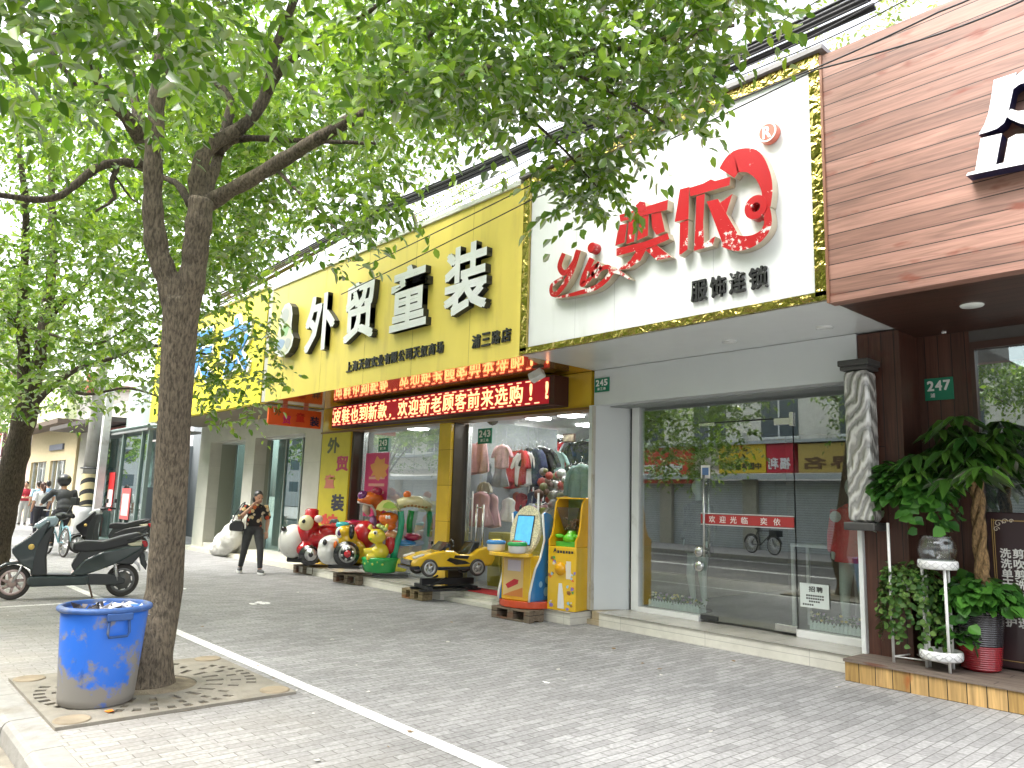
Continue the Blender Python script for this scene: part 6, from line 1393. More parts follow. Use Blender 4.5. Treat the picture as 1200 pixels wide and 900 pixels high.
mb.build('front_print', mcs, vm)
mb = MB(); letter_into(mb, 'A', (-.13, -.08, .72, .78), -.2515, .002, .04, 0, 0)
for k in range(6): mb.box(-.07+.042*k, -.04+.042*k, -.2535, -.2515, .715+.004*(k % 2), .75, 0)
mb.build('front_lettering', m_ink, vm)
MB().box(.06, .13, -.2535, -.2515, .50, .58).build('price_card', mat('price card', (.55, .6, .7), .5), vm)
# ================================================================== people
m_skin = mat('skin', (.46, .26, .175), .55, var=.05, scale=20)
m_hair = mat('dark hair', (.02, .017, .016), .4, bump=.4, bscale=90, stretch=(1, 1, .2))
def person(label, loc, rotz, h, J, cols, extras=True, vox=.012, fingers=True):
    """J: joints for a 1.6 m figure (x = the person's left, -y = forward). cols: shirt, trousers, shoe, hair materials"""
    p = local(thing('person', label, 'person', loc, rotz)); s = h/1.6
    V = lambda q: Vector(q)*s
    hd, nk, ch, wa, hp = V(J['head']), V(J['neck']), V(J['chest']), V(J['waist']), V(J['hips'])
    shapes = [('e', hd, (.074*s, .092*s, .112*s), J.get('headrot')), ('e', hd+(J['face'] if 'face' in J else Vector((0, -1, 0)))*.03*s+Vector((0, 0, -.055*s)), (.052*s, .062*s, .058*s)), ('t', [nk-Vector((0, 0, .05*s)), nk, hd-Vector((0, 0, .05*s))], [.062*s, .052*s, .052*s])]
    fc = J.get('face', Vector((0, -1, 0))); sd = Vector((-fc.y, fc.x, 0)).normalized()
    shapes += [('e', hd+fc*.095*s+Vector((0, 0, -.018*s)), (.014*s, .02*s, .022*s)), ('e', hd+sd*.076*s, (.012*s, .02*s, .03*s)), ('e', hd-sd*.076*s, (.012*s, .02*s, .03*s))]
    for a in ('L', 'R'):
        S, E, W = V(J['sh'+a]), V(J['el'+a]), V(J['wr'+a]); hdir = (V(J['ha'+a])-W).normalized() if 'ha'+a in J else (W-E).normalized()
        shapes.append(('t', [S, S.lerp(E, .5), E, E.lerp(W, .35), W], [.05*s, .047*s, .038*s, .04*s, .026*s]))
        pc = W+hdir*.05*s; shapes.append(('e', pc, (.036*s, .022*s, .045*s), hdir.to_track_quat('Z', 'Y').to_matrix()))
        if fingers:
            q = hdir.to_track_quat('Z', 'Y').to_matrix()
            for k, (o, l) in enumerate(((-.028, .07), (-.01, .08), (.009, .075), (.027, .058))):
                f0 = pc+q @ Vector((o*s, 0, .03*s)); f1 = f0+q @ Vector((o*.15*s, -.012*s, l*.55*s)); f2 = f1+q @ Vector((0, -.022*s, l*.4*s)); shapes.append(('t', [f0, f1, f2], [.0095*s, .009*s, .007*s]))
            sg_ = 1 if a == 'R' else -1
            f0 = pc+q @ Vector((sg_*.03*s, -.005*s, -.02*s)); shapes.append(('t', [f0, f0+q @ Vector((sg_*.03*s, -.015*s, .025*s)), f0+q @ Vector((sg_*.032*s, -.025*s, .055*s))], [.012*s, .0105*s, .008*s]))
    shapes += [('t', [nk-Vector((0, 0, .05*s)), ch, wa, hp], [.06*s, .10*s, .09*s, .10*s])]
    for a in ('L', 'R'):
        shapes.append(('t', [V(J['hip'+a]), V(J['kn'+a]), V(J['an'+a])], [.07*s, .045*s, .035*s]))
    blob('body', m_skin, p, shapes, .0085*s if fingers else .012*s, 3)
    # shirt
    sh = [('e', ch, (.165*s, .115*s, .15*s)), ('e', wa, (.145*s, .115*s, .15*s)), ('e', nk-Vector((0, 0, .07*s)), (.12*s, .09*s, .055*s)), ('e', hp+Vector((0, 0, .06*s)), (.155*s, .12*s, .09*s))]
    for a in ('L', 'R'):
        S, E, W = V(J['sh'+a]), V(J['el'+a]), V(J['wr'+a]); f = J.get('sleeve', .9)
        end = S.lerp(E, f) if f <= 1 else E.lerp(W, f-1)
        pts = [ch.lerp(S, .6), S, end] if f <= 1 else [ch.lerp(S, .6), S, E, end]
        sh.append(('t', pts, [.07*s, .07*s, .066*s] if f <= 1 else [.07*s, .068*s, .056*s, .05*s]))
    blob('shirt', cols[0], p, sh, .013*s, 4)
    tr = [('e', hp, (.15*s, .115*s, .11*s))]
    for a in ('L', 'R'):
        H2, K, A_ = V(J['hip'+a]), V(J['kn'+a]), V(J['an'+a]); tr.append(('t', [H2, H2.lerp(K, .5), K, K.lerp(A_, .4), A_+(K-A_).normalized()*.03*s], [.098*s, .085*s, .064*s, .06*s, .048*s]))
    blob('trousers', cols[1], p, tr, .012*s, 3)
    for a in ('L', 'R'):
        A_ = V(J['an'+a]); t_ = V(J['to'+a]); d_ = (t_-A_); d_.z = 0; d_ = d_.normalized(); q = Matrix.Rotation(math.atan2(d_.y, d_.x), 3, 'Z')
        low = min(0.0, 0)
        mb = MB(); c = A_+d_*.06*s; c.z = A_.z-.03*s
        mb.ell(c, (.125*s, .046*s, .045*s), q, 14); mb.ell(A_-Vector((0, 0, .02*s)), (.055*s, .045*s, .05*s), q, 12); so = mb.build('shoe', cols[2], p)
        mb = MB(); k = [(c+q @ Vector((.128*s*math.cos(t)*(1.0), .05*s*math.sin(t), 0))) for t in np.linspace(0, 2*math.pi, 18)[:-1]]
        zb = A_.z-.075*s; n = len(k); mb.add([(v.x, v.y, zb) for v in k]+[(v.x, v.y, zb+.034*s) for v in k], [tuple(range(n-1, -1, -1)), tuple(range(n, 2*n))]+[(i, (i+1) % n, n+(i+1) % n, n+i) for i in range(n)]); mb.build('sole', mat('white sole', (.7, .7, .68), .5), so)
    if cols[3] is not None:
        hq = [('e', hd+Vector((0, 0, .022*s))-fc*.016*s, (.084*s, .098*s, .104*s)), ('e', hd-fc*.05*s+Vector((0, 0, -.02*s)), (.075*s, .06*s, .09*s))]+[('e', Vector(q)*s, tuple(k*s for k in r_)) for q, r_ in J.get('hair', [])]
        hb = blob('hair', cols[3], p, hq, .010*s, 2)
    # eyes and mouth
    mb = MB()
    for s_ in (-1, 1): mb.ell(hd+fc*.086*s+sd*.03*s*s_+Vector((0, 0, .008*s)), (.011*s, .009*s, .0065*s), None, 8)
    mb.build('eyes', mat('eye dark', (.03, .02, .018), .2), p)
    mb = MB(); mb.ell(hd+fc*.084*s+Vector((0, 0, -.062*s)), (.019*s, .012*s, .006*s), None, 8); mb.build('mouth', mat('lips', (.35, .11, .10), .5), p)
    return p, s
def stand(**k):
    J = dict(head=(0, -.02, 1.49), neck=(0, 0, 1.36), chest=(0, 0, 1.19), waist=(0, 0, 1.0), hips=(0, 0, .86),
             shL=(.17, 0, 1.28), elL=(.22, .03, 1.02), wrL=(.22, -.06, .80), shR=(-.17, 0, 1.28), elR=(-.22, .03, 1.02), wrR=(-.22, -.06, .80),
             hipL=(.08, 0, .82), knL=(.09, -.03, .45), anL=(.09, 0, .075), toL=(.11, -.2, .03), hipR=(-.08, 0, .82), knR=(-.09, -.03, .45), anR=(-.09, 0, .075), toR=(-.11, -.2, .03))
    J.update(k); return J
def floral():
    M = bpy.data.materials.new('black floral blouse'); M.use_nodes = True; t = M.node_tree; N = t.nodes; L = t.links; bb = N['Principled BSDF']; bb.inputs['Roughness'].default_value = .8
    tc = N.new('ShaderNodeTexCoord'); v = N.new('ShaderNodeTexVoronoi'); v.inputs['Scale'].default_value = 12; L.new(tc.outputs['Object'], v.inputs['Vector'])
    r = N.new('ShaderNodeMapRange'); r.inputs[1].default_value = .44; r.inputs[2].default_value = .52; r.inputs[3].default_value = 1; r.inputs[4].default_value = 0; L.new(v.outputs['Distance'], r.inputs[0])
    sp = N.new('ShaderNodeSeparateColor'); L.new(v.outputs['Color'], sp.inputs[0])
    cr = N.new('ShaderNodeValToRGB'); cr.color_ramp.interpolation = 'CONSTANT'; e = cr.color_ramp.elements; e[0].color = (.015, .013, .014, 1); e[1].position = .32; e[1].color = (.55, .42, .20, 1)
    q = e.new(.62); q.color = (.45, .07, .03, 1); q = e.new(.78); q.color = (.6, .52, .36, 1); q = e.new(.9); q.color = (.5, .12, .03, 1); L.new(sp.outputs[0], cr.inputs[0])
    mx = N.new('ShaderNodeMix'); mx.data_type = 'RGBA'; mx.inputs[6].default_value = (.014, .013, .014, 1); L.new(r.outputs[0], mx.inputs[0]); L.new(cr.outputs[0], mx.inputs[7]); L.new(mx.outputs[2], bb.inputs['Base Color']); return M
m_floral = floral()
m_jeans = mat('charcoal trousers', (.042, .042, .046), .8, var=.15, scale=14)
m_trainer = mat('black and white trainers', (.06, .06, .062), .5, var=.5, scale=30)
c = atz(293, 672)
JW = stand(head=(.05, -.15, 1.445), neck=(.02, -.06, 1.34), chest=(0, -.01, 1.18), waist=(-.01, .01, 1.0), hips=(0, .02, .86), face=Vector((.42, -.84, -.34)).normalized(),
    shR=(-.17, -.02, 1.26), elR=(-.27, -.10, 1.04), wrR=(-.06, -.24, 1.27), haR=(-.02, -.25, 1.33), shL=(.18, -.02, 1.26), elL=(.25, .04, 1.02), wrL=(.24, -.02, .80), haL=(.24, -.05, .72),
    hipR=(-.085, .02, .82), knR=(-.14, -.0, .45), anR=(-.19, .10, .10), toR=(-.2, -.08, .03), hipL=(.085, .02, .82), knL=(.15, -.15, .46), anL=(.17, -.22, .085), toL=(.25, -.41, .03), sleeve=.95,
    hair=[((.03, -.08, 1.50), (.08, .09, .075)), ((-.02, -.08, 1.40), (.05, .06, .07))])
wm, s_ = person('woman in a black floral blouse and dark trousers walking with a hand at her chin', (c.x, c.y, 0), R(66), 1.60, JW, (m_floral, m_jeans, m_trainer, mat('grey black hair', (.03, .03, .031), .4, var=.3, scale=30)))
# her bag hangs from the right shoulder
hb = local(thing('handbag', 'black handbag hanging at the side of the walking woman', 'bag', (c.x, c.y, 0), R(66)))
mb = MB(); mb.prism([(-.44, .80), (-.18, .78), (-.17, .90), (-.22, .98), (-.36, 1.0), (-.45, .92)], -.10, .04, 'xz'); mb.build('pouch', mat('black leather', (.018, .018, .02), .3, coat=.3), hb, bevel=.03)
MB().tube([(-.40, -.03, .96), (-.36, -.05, 1.1), (-.25, -.03, 1.3), (-.2, .02, 1.34), (-.22, .06, 1.2), (-.24, 0, .97)], .012, 6).build('strap', mat('black leather', (.018, .018, .02), .3), hb)
# white sack slumped on the step behind her
c = atz(262, 652)
sk = local(thing('sack', 'full white woven sack leaning on the step behind the woman', 'sack', (c.x, c.y, 0), R(-12)))
o = blob('sack_body', mat('woven white plastic', (.62, .61, .57), .5, var=.12, scale=5, bump=.5, bscale=24), sk, [('e', (-.35, 0, .17), (.42, .30, .20)), ('e', (.02, .05, .30), (.42, .32, .32)), ('e', (.33, .1, .48), (.32, .28, .33)), ('t', [(.35, .1, .5), (.55, .12, .86)], [.25, .12])], .025, 4)
dm = o.modifiers.new('crumple', 'DISPLACE'); tx = bpy.data.textures.new('crumple', 'CLOUDS'); tx.noise_scale = .16; dm.texture = tx; dm.strength = .07
mb = MB(); mb.lathe((.57, .12, .86), [(.11, 0), (.06, .05), (.1, .13), (.07, .12)], 12); mb.build('sack_neck', mat('woven white plastic', (.6, .6, .57), .5), sk)
# --- people far along the pavement
def far(label, px, d, h, rz, cols, J=None): 
    q = gp(px, d); return person(label, (q.x, q.y, 0), rz, h, J or stand(), cols, fingers=False)
def cloth(n, c): return mat(n, c, .85, var=.12, scale=10)
away = R(-75)
far('man in a red shirt and pale trousers standing with folded arms far along the pavement', 27, 30, 1.72, R(70), (cloth('red shirt cloth', (.42, .03, .05)), cloth('pale grey trousers', (.42, .42, .40)), m_black, m_hair), stand(elL=(.24, -.05, 1.03), wrL=(.02, -.18, 1.0), elR=(-.24, -.05, 1.03), wrR=(-.02, -.18, 1.02)))
far('person in a light blue shirt walking away on the pavement', 42, 29, 1.74, away, (cloth('light blue shirt cloth', (.36, .55, .66)), cloth('dark trousers cloth', (.04, .04, .06)), m_black, m_hair))
far('person in a sky blue top with a dark cap beside the light blue shirt', 53, 30, 1.78, away, (cloth('sky blue top cloth', (.25, .42, .62)), cloth('navy trousers cloth', (.05, .06, .1)), m_black, m_hair))
far('woman with a brown ponytail and white shirt seen from behind', 47, 23.5, 1.66, away, (cloth('white shirt cloth', (.72, .72, .72)), cloth('black trousers cloth', (.02, .02, .025)), m_black, mat('brown hair', (.06, .025, .015), .45)), stand(hair=[((0, .11, 1.40), (.045, .05, .12))]))
# --- rider with black helmet on the pale blue bicycle
rz = ab+R(90)
JR = stand(head=(0, -.08, 1.53), neck=(0, -.02, 1.40), chest=(0, .04, 1.22), waist=(0, .10, 1.05), hips=(0, .12, .93), shL=(.19, 0, 1.32), elL=(.30, -.16, 1.14), wrL=(.27, -.42, 1.05), shR=(-.19, 0, 1.32), elR=(-.30, -.16, 1.14), wrR=(-.27, -.42, 1.05),
    hipL=(.09, .08, .90), knL=(.12, -.26, .62), anL=(.10, -.12, .24), toL=(.11, -.30, .18), hipR=(-.09, .08, .90), knR=(-.12, -.22, .55), anR=(-.10, -.02, .18), toR=(-.11, -.2, .12), sleeve=1.5)
dr_ = Vector((math.cos(ab), math.sin(ab), 0)); rl = rb+dr_*.42
pr2, s_ = person('rider in a dark grey shirt and round black helmet seen from behind', (rl.x, rl.y, 0), rz, 1.72, JR, (cloth('dark grey shirt cloth', (.05, .053, .058)), cloth('dark riding trousers cloth', (.03, .03, .035)), m_black, None), fingers=False)
hv = Vector(JR['head'])*(1.72/1.6)
mb = MB(); mb.ell(hv+Vector((0, .01, .03)), (.145, .165, .15), None, 20); mb.build('helmet', mat('black helmet', (.02, .02, .022), .3, coat=.4), pr2)
# ================================================================== plants and stands on the salon deck
ZD = .192
def on_deck(px, py): return atz(px, py, ZD)
m_pot_leaf = leaf_material('pothos leaves', (.02, .085, .014), (.085, .24, .035), .28)
m_ivy = leaf_material('ivy leaves', (.025, .085, .015), (.15, .25, .06), .3)
m_money = leaf_material('money tree leaves', (.02, .075, .012), (.09, .20, .03), .35)
m_wire = mat('white wire enamel', (.76, .76, .74), .35)
def heap(name, c, rad, n, leaf, ma, parent, wid=.8, droop=.5, trail=0, trail_len=.5, up=.35):
    """dense foliage over a pot: leaves on the skin of a mound, and trailing stems hanging from it"""
    c = np.array(c); rad = np.array(rad)
    q = unit(RNG.normal(0, 1, (n, 3))); q[:, 2] = np.where(q[:, 2] < -.45, -q[:, 2]*.6, q[:, 2])
    P = c+q*rad*RNG.uniform(.55, 1.0, (n, 1)); Dv = unit(q*np.array([1, 1, .5])+np.array([0, 0, -droop])+RNG.normal(0, .3, (n, 3))); Nn = unit(q+np.array([0, 0, up])+RNG.normal(0, .25, (n, 3)))
    L_ = leaf*RNG.uniform(.6, 1.2, n); Ps, Ds, Ns, Ls = [P], [Dv], [Nn], [L_]
    for k in range(trail):
        a = RNG.uniform(0, 2*np.pi); s = c+np.array([math.cos(a)*rad[0]*.85, math.sin(a)*rad[1]*.85, 0]); L0 = trail_len*RNG.uniform(.4, 1.1); m_ = max(3, int(L0/(leaf*.45)))
        for i in range(m_):
            t = i/m_; p = s+np.array([math.cos(a)*.06*t+.03*math.sin(i*1.3+k), math.sin(a)*.06*t+.03*math.cos(i*1.7+k), -L0*t])
            d_ = np.array([math.cos(a+(1.3 if i % 2 else -1.3)), math.sin(a+(1.3 if i % 2 else -1.3)), -.5])+RNG.normal(0, .25, 3)
            Ps.append(p[None]); Ds.append(unit(d_)[None]); Ns.append(unit(np.array([math.cos(a), math.sin(a), .5])+RNG.normal(0, .3, 3))[None]); Ls.append(np.array([leaf*RNG.uniform(.6, 1.05)]))
    return leaf_mesh(name, np.concatenate(Ps), np.concatenate(Ds), np.concatenate(Ns), np.concatenate(Ls), wid, ma, parent)
def dish(parent, c, r, h, name='tray'):
    """pierced white ring dish with a lattice pattern"""
    mb = MB(); c = Vector(c); mb.lathe(c, [(0, 0), (r*.94, 0), (r, .012), (r, h), (r-.008, h), (r-.01, .02), (0, .015)], 28)
    t_ = mb.build(name, mat('white tin', (.74, .745, .73), .35), parent)
    mb = MB()
    for k in range(14):
        a0 = 2*math.pi*k/14; pts = [c+Vector(((r+.002)*math.cos(a0+da), (r+.002)*math.sin(a0+da), h*hh)) for da, hh in ((0, .15), (.2, .5), (0, .85), (-.2, .5), (0, .15))]; mb.tube(pts, .0035, 4)
    mb.build('lattice', mat('shaded tin', (.52, .53, .53), .4), t_)
    return t_
# tall wire stand on the left with two dishes (upper pothos, lower ivy)
pA, pB = on_deck(1048, 776), on_deck(1091, 781)
L1, L2, L3 = Vector((-2.72, 7.16, 0)), Vector((-2.36, 7.28, 0)), Vector((-2.42, 7.62, 0))
def leg_at(px, py): q = on_deck(px, py); return q
a_ = leg_at(1047.5, 776); b_ = leg_at(1090, 781.5); mid = (a_+b_)/2; nrm = Vector((-(b_-a_).y, (b_-a_).x, 0)).normalized(); cst = mid+nrm*.12; rr_ = (b_-a_).length/2
st1 = thing('plant_stand', 'tall white wire plant stand carrying the pothos and ivy pots', 'plant stand', (cst.x, cst.y, ZD))
back = cst+nrm*.17
mb = MB()
tops = [aty(1038, 560, a_.y).z, 1.0, 1.55]
for q, zt in ((a_, 1.42), (b_, .98), (back, 1.42)): MB().tube([(q.x, q.y, ZD), (q.x, q.y, zt)], .013, 8).build('leg', m_wire, st1)
for z in (ZD+.05,): mb.tube([(a_.x, a_.y, z), (b_.x, b_.y, z)], .007, 6).tube([(b_.x, b_.y, z), (back.x, back.y, z)], .007, 6).tube([(a_.x, a_.y, z), (back.x, back.y, z)], .007, 6)
mb.build('cross_bar', m_wire, st1)
cu = aty(1071, 586, cst.y); cl = aty(1071, 688, cst.y)
dish(st1, (cu.x, cu.y, cu.z-.03), .10, .085); dish(st1, (cl.x+.0, cl.y, cl.z-.03), .11, .085)
pt1 = thing('potted_plant', 'glossy pothos spilling from the upper dish beside the light box', 'potted plant', (cu.x, cu.y, cu.z))
mb = MB(); mb.lathe((cu.x, cu.y, cu.z-.015), [(0, 0), (.06, 0), (.085, .11), (.09, .13), (.075, .13), (0, .12)], 20); mb.build('pot', mat('terracotta', (.30, .10, .05), .7, var=.1), pt1)
heap('foliage', (cu.x-.0, cu.y, cu.z+.12), (.36, .27, .27), 520, .125, m_pot_leaf, pt1, .85, .6, 24, .42)
pt2 = thing('potted_plant', 'trailing small leaved ivy in the lower dish of the tall stand', 'potted plant', (cl.x, cl.y, cl.z))
mb = MB(); mb.lathe((cl.x, cl.y, cl.z-.015), [(0, 0), (.07, 0), (.095, .08), (.085, .08), (0, .07)], 20); mb.build('pot', mat('brown pot', (.16, .07, .035), .7), pt2)
heap('foliage', (cl.x-.03, cl.y, cl.z+.09), (.26, .2, .13), 300, .056, m_ivy, pt2, .9, .4, 54, .56)
# short stand in front with fish bowl on top
f_ = leg_at(1113.5, 789); g_ = leg_at(1090.5, 781.5)
cf = aty(1099, 662, f_.y+.08); cbm = aty(1103, 768, f_.y+.08)
st2 = thing('plant_stand', 'short white wire stand holding a glass bowl above an empty ring dish', 'plant stand', (cf.x, cf.y, ZD))
r_ = .155
for q in ((f_.x, f_.y), (cf.x-.14, cf.y+.02), (cf.x+.03, cf.y+.15)): MB().tube([(q[0], q[1], ZD), (q[0], q[1], cf.z+.04)], .013, 8).build('leg', m_wire, st2)
mb = MB(); mb.tube([(f_.x, f_.y, ZD+.07), (cf.x-.14, cf.y+.02, ZD+.07), (cf.x+.03, cf.y+.15, ZD+.07), (f_.x, f_.y, ZD+.07)], .006, 6); mb.build('cross_bar', m_wire, st2)
dish(st2, (cf.x, cf.y, cf.z-.035), r_, .075); dish(st2, (cbm.x, cbm.y, cbm.z-.035), r_+.01, .08)
bw = thing('glass_bowl', 'round clear glass bowl on top of the short white stand', 'bowl', (cf.x, cf.y, cf.z))
zb = cf.z-.015
MB().lathe((cf.x, cf.y, zb), [(r1*1.5, h1*1.65) for r1, h1 in ((0, .004), (.06, .004), (.095, .04), (.107, .085), (.098, .13), (.082, .15), (.088, .158), (.084, .16), (.078, .15), (.094, .128), (.102, .085), (.09, .043), (.058, .01), (0, .01))], 32).build('bowl_wall', glass('bowl glass', (.97, .98, .98), .05), bw)
mb = MB(); mb.lathe((cf.x, cf.y, zb), [(0, .075), (.145, .075)], 28); mb.build('water', glass('bowl water', (.9, .92, .92), .03), bw)
fern = heap('foliage', (cbm.x+.10, cbm.y+.12, cbm.z+.14), (.16, .14, .14), 70, .10, m_pot_leaf, None, .7, .3); tag(fern, 'broad leaved green plant peeping out behind the lower ring dish', 'potted plant')
fern.name = 'potted_plant'
# ribbed pot with money tree and pothos around its foot
cp = on_deck(1150, 789); cp = Vector((cp.x-.05, cp.y+.16, ZD))
mt_ = thing('potted_tree', 'braided trunk money tree in a black and red ribbed pot', 'potted tree', cp)
h_p = .50
prof = [(0, 0), (.135, 0), (.145, .015)]
for k in range(26):
    z = .02+k*(h_p-.03)/26; r0 = .145+.05*(z/h_p)**.8; prof += [(r0+.007, z), (r0+.007, z+.009), (r0, z+.0125)]
prof += [(.20, h_p), (.205, h_p+.012), (.185, h_p+.012), (.18, h_p-.03), (0, h_p-.03)]
pot = MB(); split = [p for p in prof if p[1] <= .215]; rest = [p for p in prof if p[1] >= .213]
pot.lathe(cp, split, 36, 0); pot.lathe(cp, rest, 36, 1); pot.build('pot', [mat('red glaze', (.28, .012, .02), .18, coat=.6), mat('black glaze', (.022, .02, .024), .15, coat=.6)], mt_, fixn=False)
tp = [aty(1153, 690, cp.y), aty(1150, 660, cp.y), aty(1147, 620, cp.y), aty(1146, 585, cp.y), aty(1144, 560, cp.y)]
mb = MB()
for k in range(3):
    pts = []
    for i in range(25):
        t = i/24; j = t*(len(tp)-1); i0 = min(int(j), len(tp)-2); p = tp[i0].lerp(tp[i0+1], j-i0); a = t*9+k*2.094; pts.append(p+Vector((math.cos(a)*.032, math.sin(a)*.032, 0)))
    mb.tube([cp+Vector((0, 0, h_p-.05))]+pts, [.032]+[.034-.008*i/24 for i in range(25)], 9)
mb.build('trunk', bark_material('tan braided bark', (.27, .17, .075), 1.2), mt_)
top_ = tp[-1]; Ps, Ds, Ns, Ls = [], [], [], []
stems = MB()
for k in range(64):
    a = RNG.uniform(0, 2*np.pi); el = RNG.uniform(-.1, 1.3); L0 = RNG.uniform(.25, .62)
    e = top_+Vector((math.cos(a)*math.cos(el), math.sin(a)*math.cos(el), math.sin(el)))*L0
    stems.tube([top_+Vector((0, 0, -.03)), top_.lerp(e, .6)+Vector((0, 0, .03)), e], .005, 5)
    for j in range(6):
        b2 = a+(j-2.5)*.75; d_ = np.array([math.cos(b2), math.sin(b2), -.35-.3*random.random()]); Ps.append(np.array(e)); Ds.append(unit(d_)); Ns.append(unit(np.array([d_[0]*.5, d_[1]*.5, 1])+RNG.normal(0, .15, 3))); Ls.append(RNG.uniform(.18, .32))
stems.build('stems', mat('green stem', (.07, .16, .03), .6), mt_)
leaf_mesh('crown', np.array(Ps), np.array(Ds), np.array(Ns), np.array(Ls), .3, m_money, mt_)
heap('foliage', (cp.x, cp.y-.02, ZD+h_p+.11), (.34, .3, .17), 480, .13, m_pot_leaf, mt_, .85, .6, 14, .30)
# blackboard price sign behind
bx = aty(1160, 605, 7.85); 
sb = thing('price_board', 'dark salon price board with gold corner scrolls and white characters', 'sign board', (-2.0, 7.85, ZD))
x0 = aty(1157, 640, 7.85).x; z1 = aty(1165, 600, 7.85).z; x1 = x0+.8
mb = MB(); mb.box(x0, x1, 7.85, 7.89, ZD+.02, z1); mb.build('board', mat('maroon board', (.035, .018, .02), .3, coat=.3), sb, bevel=.01)
mb = MB(); 
for o in (.045, .06): mb.box(x0+o, x0+o+.005, 7.844, 7.8499, ZD+.08, z1-.06).box(x1-o-.005, x1-o, 7.844, 7.8499, ZD+.08, z1-.06).box(x0+o, x1-o, 7.844, 7.8499, z1-.06-o*.3, z1-.055-o*.3)
mb.box(x0+.05, x1-.05, 7.844, 7.8499, ZD+.08, ZD+.086)
mb.build('gold_border', mat('dull gold line', (.36, .24, .08), .4), sb)
mb = MB()
for (ca, cb2, r0) in ((.10, -.10, .035), (.15, -.08, .025), (.08, -.15, .025), (.2, -.075, .018)): mb.tube([(x0+ca+r0*(1-t/9)*math.cos(t), 7.846, z1+cb2+r0*(1-t/9)*math.sin(t)) for t in np.linspace(0, 8, 20)], .004, 5)
mb.build('corner_scroll', mat('pale scroll', (.5, .44, .34), .5), sb)
mb = MB()
for row, (txt, py) in enumerate((('洗剪吹', 648), ('洗吹造', 660), ('单剪', 672), ('干洗', 684), ('烫发', 697), ('染发', 712), ('护理', 728))):
    z = aty(1175, py, 7.84).z; xa = aty(1171.5+row*1.1, py, 7.84).x
    for i, ch in enumerate(txt): letter_into(mb, ch, (xa+i*.098, xa+i*.098+.085, z-.042, z+.042), 7.849, .004, .022, 0, 0)
mb.build('lettering', mat('chalk white', (.66, .66, .62), .6), sb)
# wrapped light box hung at the corner between the white shop and the salon
lbx = thing('light_box', 'plastic wrapped barber light box with dark cap hung beside the timber post', 'light box', (-3.2, 7.4, 1.36))
x0, x1 = aty(997, 520, 7.28).x, aty(1030, 520, 7.28).x; zt, zb = aty(1012, 420, 7.28).z, aty(1014, 622, 7.28).z
x0, x1 = -3.315, -3.075
MB().box(x0-.03, x1+.03, 7.25, 7.54, zt-.06, zt).box(x0-.015, x1+.015, 7.265, 7.53, zt-.1, zt-.06).build('cap', mat('dark grey cap', (.06, .058, .056), .4), lbx, bevel=.01)
MB().box(x0-.025, x1+.025, 7.255, 7.54, zb, zb+.075).build('base', mat('dark grey cap', (.06, .058, .056), .4), lbx, bevel=.01)
mw_ = bpy.data.materials.new('crinkled clear wrap'); mw_.use_nodes = True
def wrapmat(M):
    t = M.node_tree; N = t.nodes; L = t.links; bb = N['Principled BSDF']; bb.inputs['Roughness'].default_value = .12; bb.inputs['Coat Weight'].default_value = 1
    tc = N.new('ShaderNodeTexCoord'); mp = N.new('ShaderNodeMapping'); mp.inputs['Rotation'].default_value = (R(25), R(38), 0); mp.inputs['Scale'].default_value = (2.2, 2.2, 1); L.new(tc.outputs['Object'], mp.inputs[0])
    w = N.new('ShaderNodeTexWave'); w.bands_direction = 'Z'; w.inputs['Scale'].default_value = 2.6; w.inputs['Distortion'].default_value = 9; w.inputs['Detail'].default_value = 4; L.new(mp.outputs[0], w.inputs[0])
    cr = N.new('ShaderNodeValToRGB'); e = cr.color_ramp.elements; e[0].color = (.30, .30, .28, 1); e[0].position = .2; e[1].color = (.66, .66, .62, 1); e[1].position = .92; q = e.new(.55); q.color = (.50, .49, .45, 1); L.new(w.outputs['Fac'], cr.inputs[0]); L.new(cr.outputs[0], bb.inputs['Base Color'])
    bp = N.new('ShaderNodeBump'); bp.inputs['Strength'].default_value = .9; bp.inputs['Distance'].default_value = .03; L.new(w.outputs['Fac'], bp.inputs['Height']); L.new(bp.outputs[0], bb.inputs['Normal'])
wrapmat(mw_)
MB().box(x0, x1, 7.28, 7.525, zb+.075, zt-.1).build('lamp_tube', mw_, lbx, bevel=.05, seg=3)

# ================================================================== inside the white shop
def flower_box(label, x0, x1, y, z):
    f = thing('flower_box', label, 'flower box', ((x0+x1)/2, y, z)); n = int((x1-x0)/.042)
    mb = MB()
    for k in range(n):
        xx = x0+k*(x1-x0)/n; mb.prism([(xx+.006, z), (xx+.032, z), (xx+.032, z+.075), (xx+.019, z+.098), (xx+.006, z+.075)], y, y+.01, 'xz')
    for zz in (z+.02, z+.055): mb.box(x0, x1, y+.0102, y+.016, zz, zz+.012)
    mb.build('picket_fence', mat('pale mint plastic', (.62, .72, .68), .4), f)
    MB().box(x0, x1, y+.018, y+.16, z, z+.05).build('trough', mat('pale mint plastic', (.62, .72, .68), .4), f)
    N_ = 150; c = np.stack([RNG.uniform(x0, x1, N_), RNG.uniform(y+.0, y+.16, N_), z+.06+RNG.uniform(0, .1, N_)], 1)
    leaf_mesh('greenery', c, unit(RNG.normal(0, 1, (N_, 3))+np.array([0, 0, .4])), unit(RNG.normal(0, 1, (N_, 3))), RNG.uniform(.03, .06, N_), .5, m_ivy, f)
    mb = MB()
    for k in range(34): mb.ell((random.uniform(x0, x1), random.uniform(y, y+.14), z+random.uniform(.10, .18)), (.02, .02, .014), None, 6, k % 3)
    mb.build('blossoms', [mat('yellow petals', (.66, .56, .16), .7), mat('cream petals', (.7, .68, .5), .7), mat('mauve petals', (.38, .30, .42), .7)], f)
    return f
flower_box('artificial flower box with pale picket fence in the left window', -6.28, -5.52, 8.06, .24)
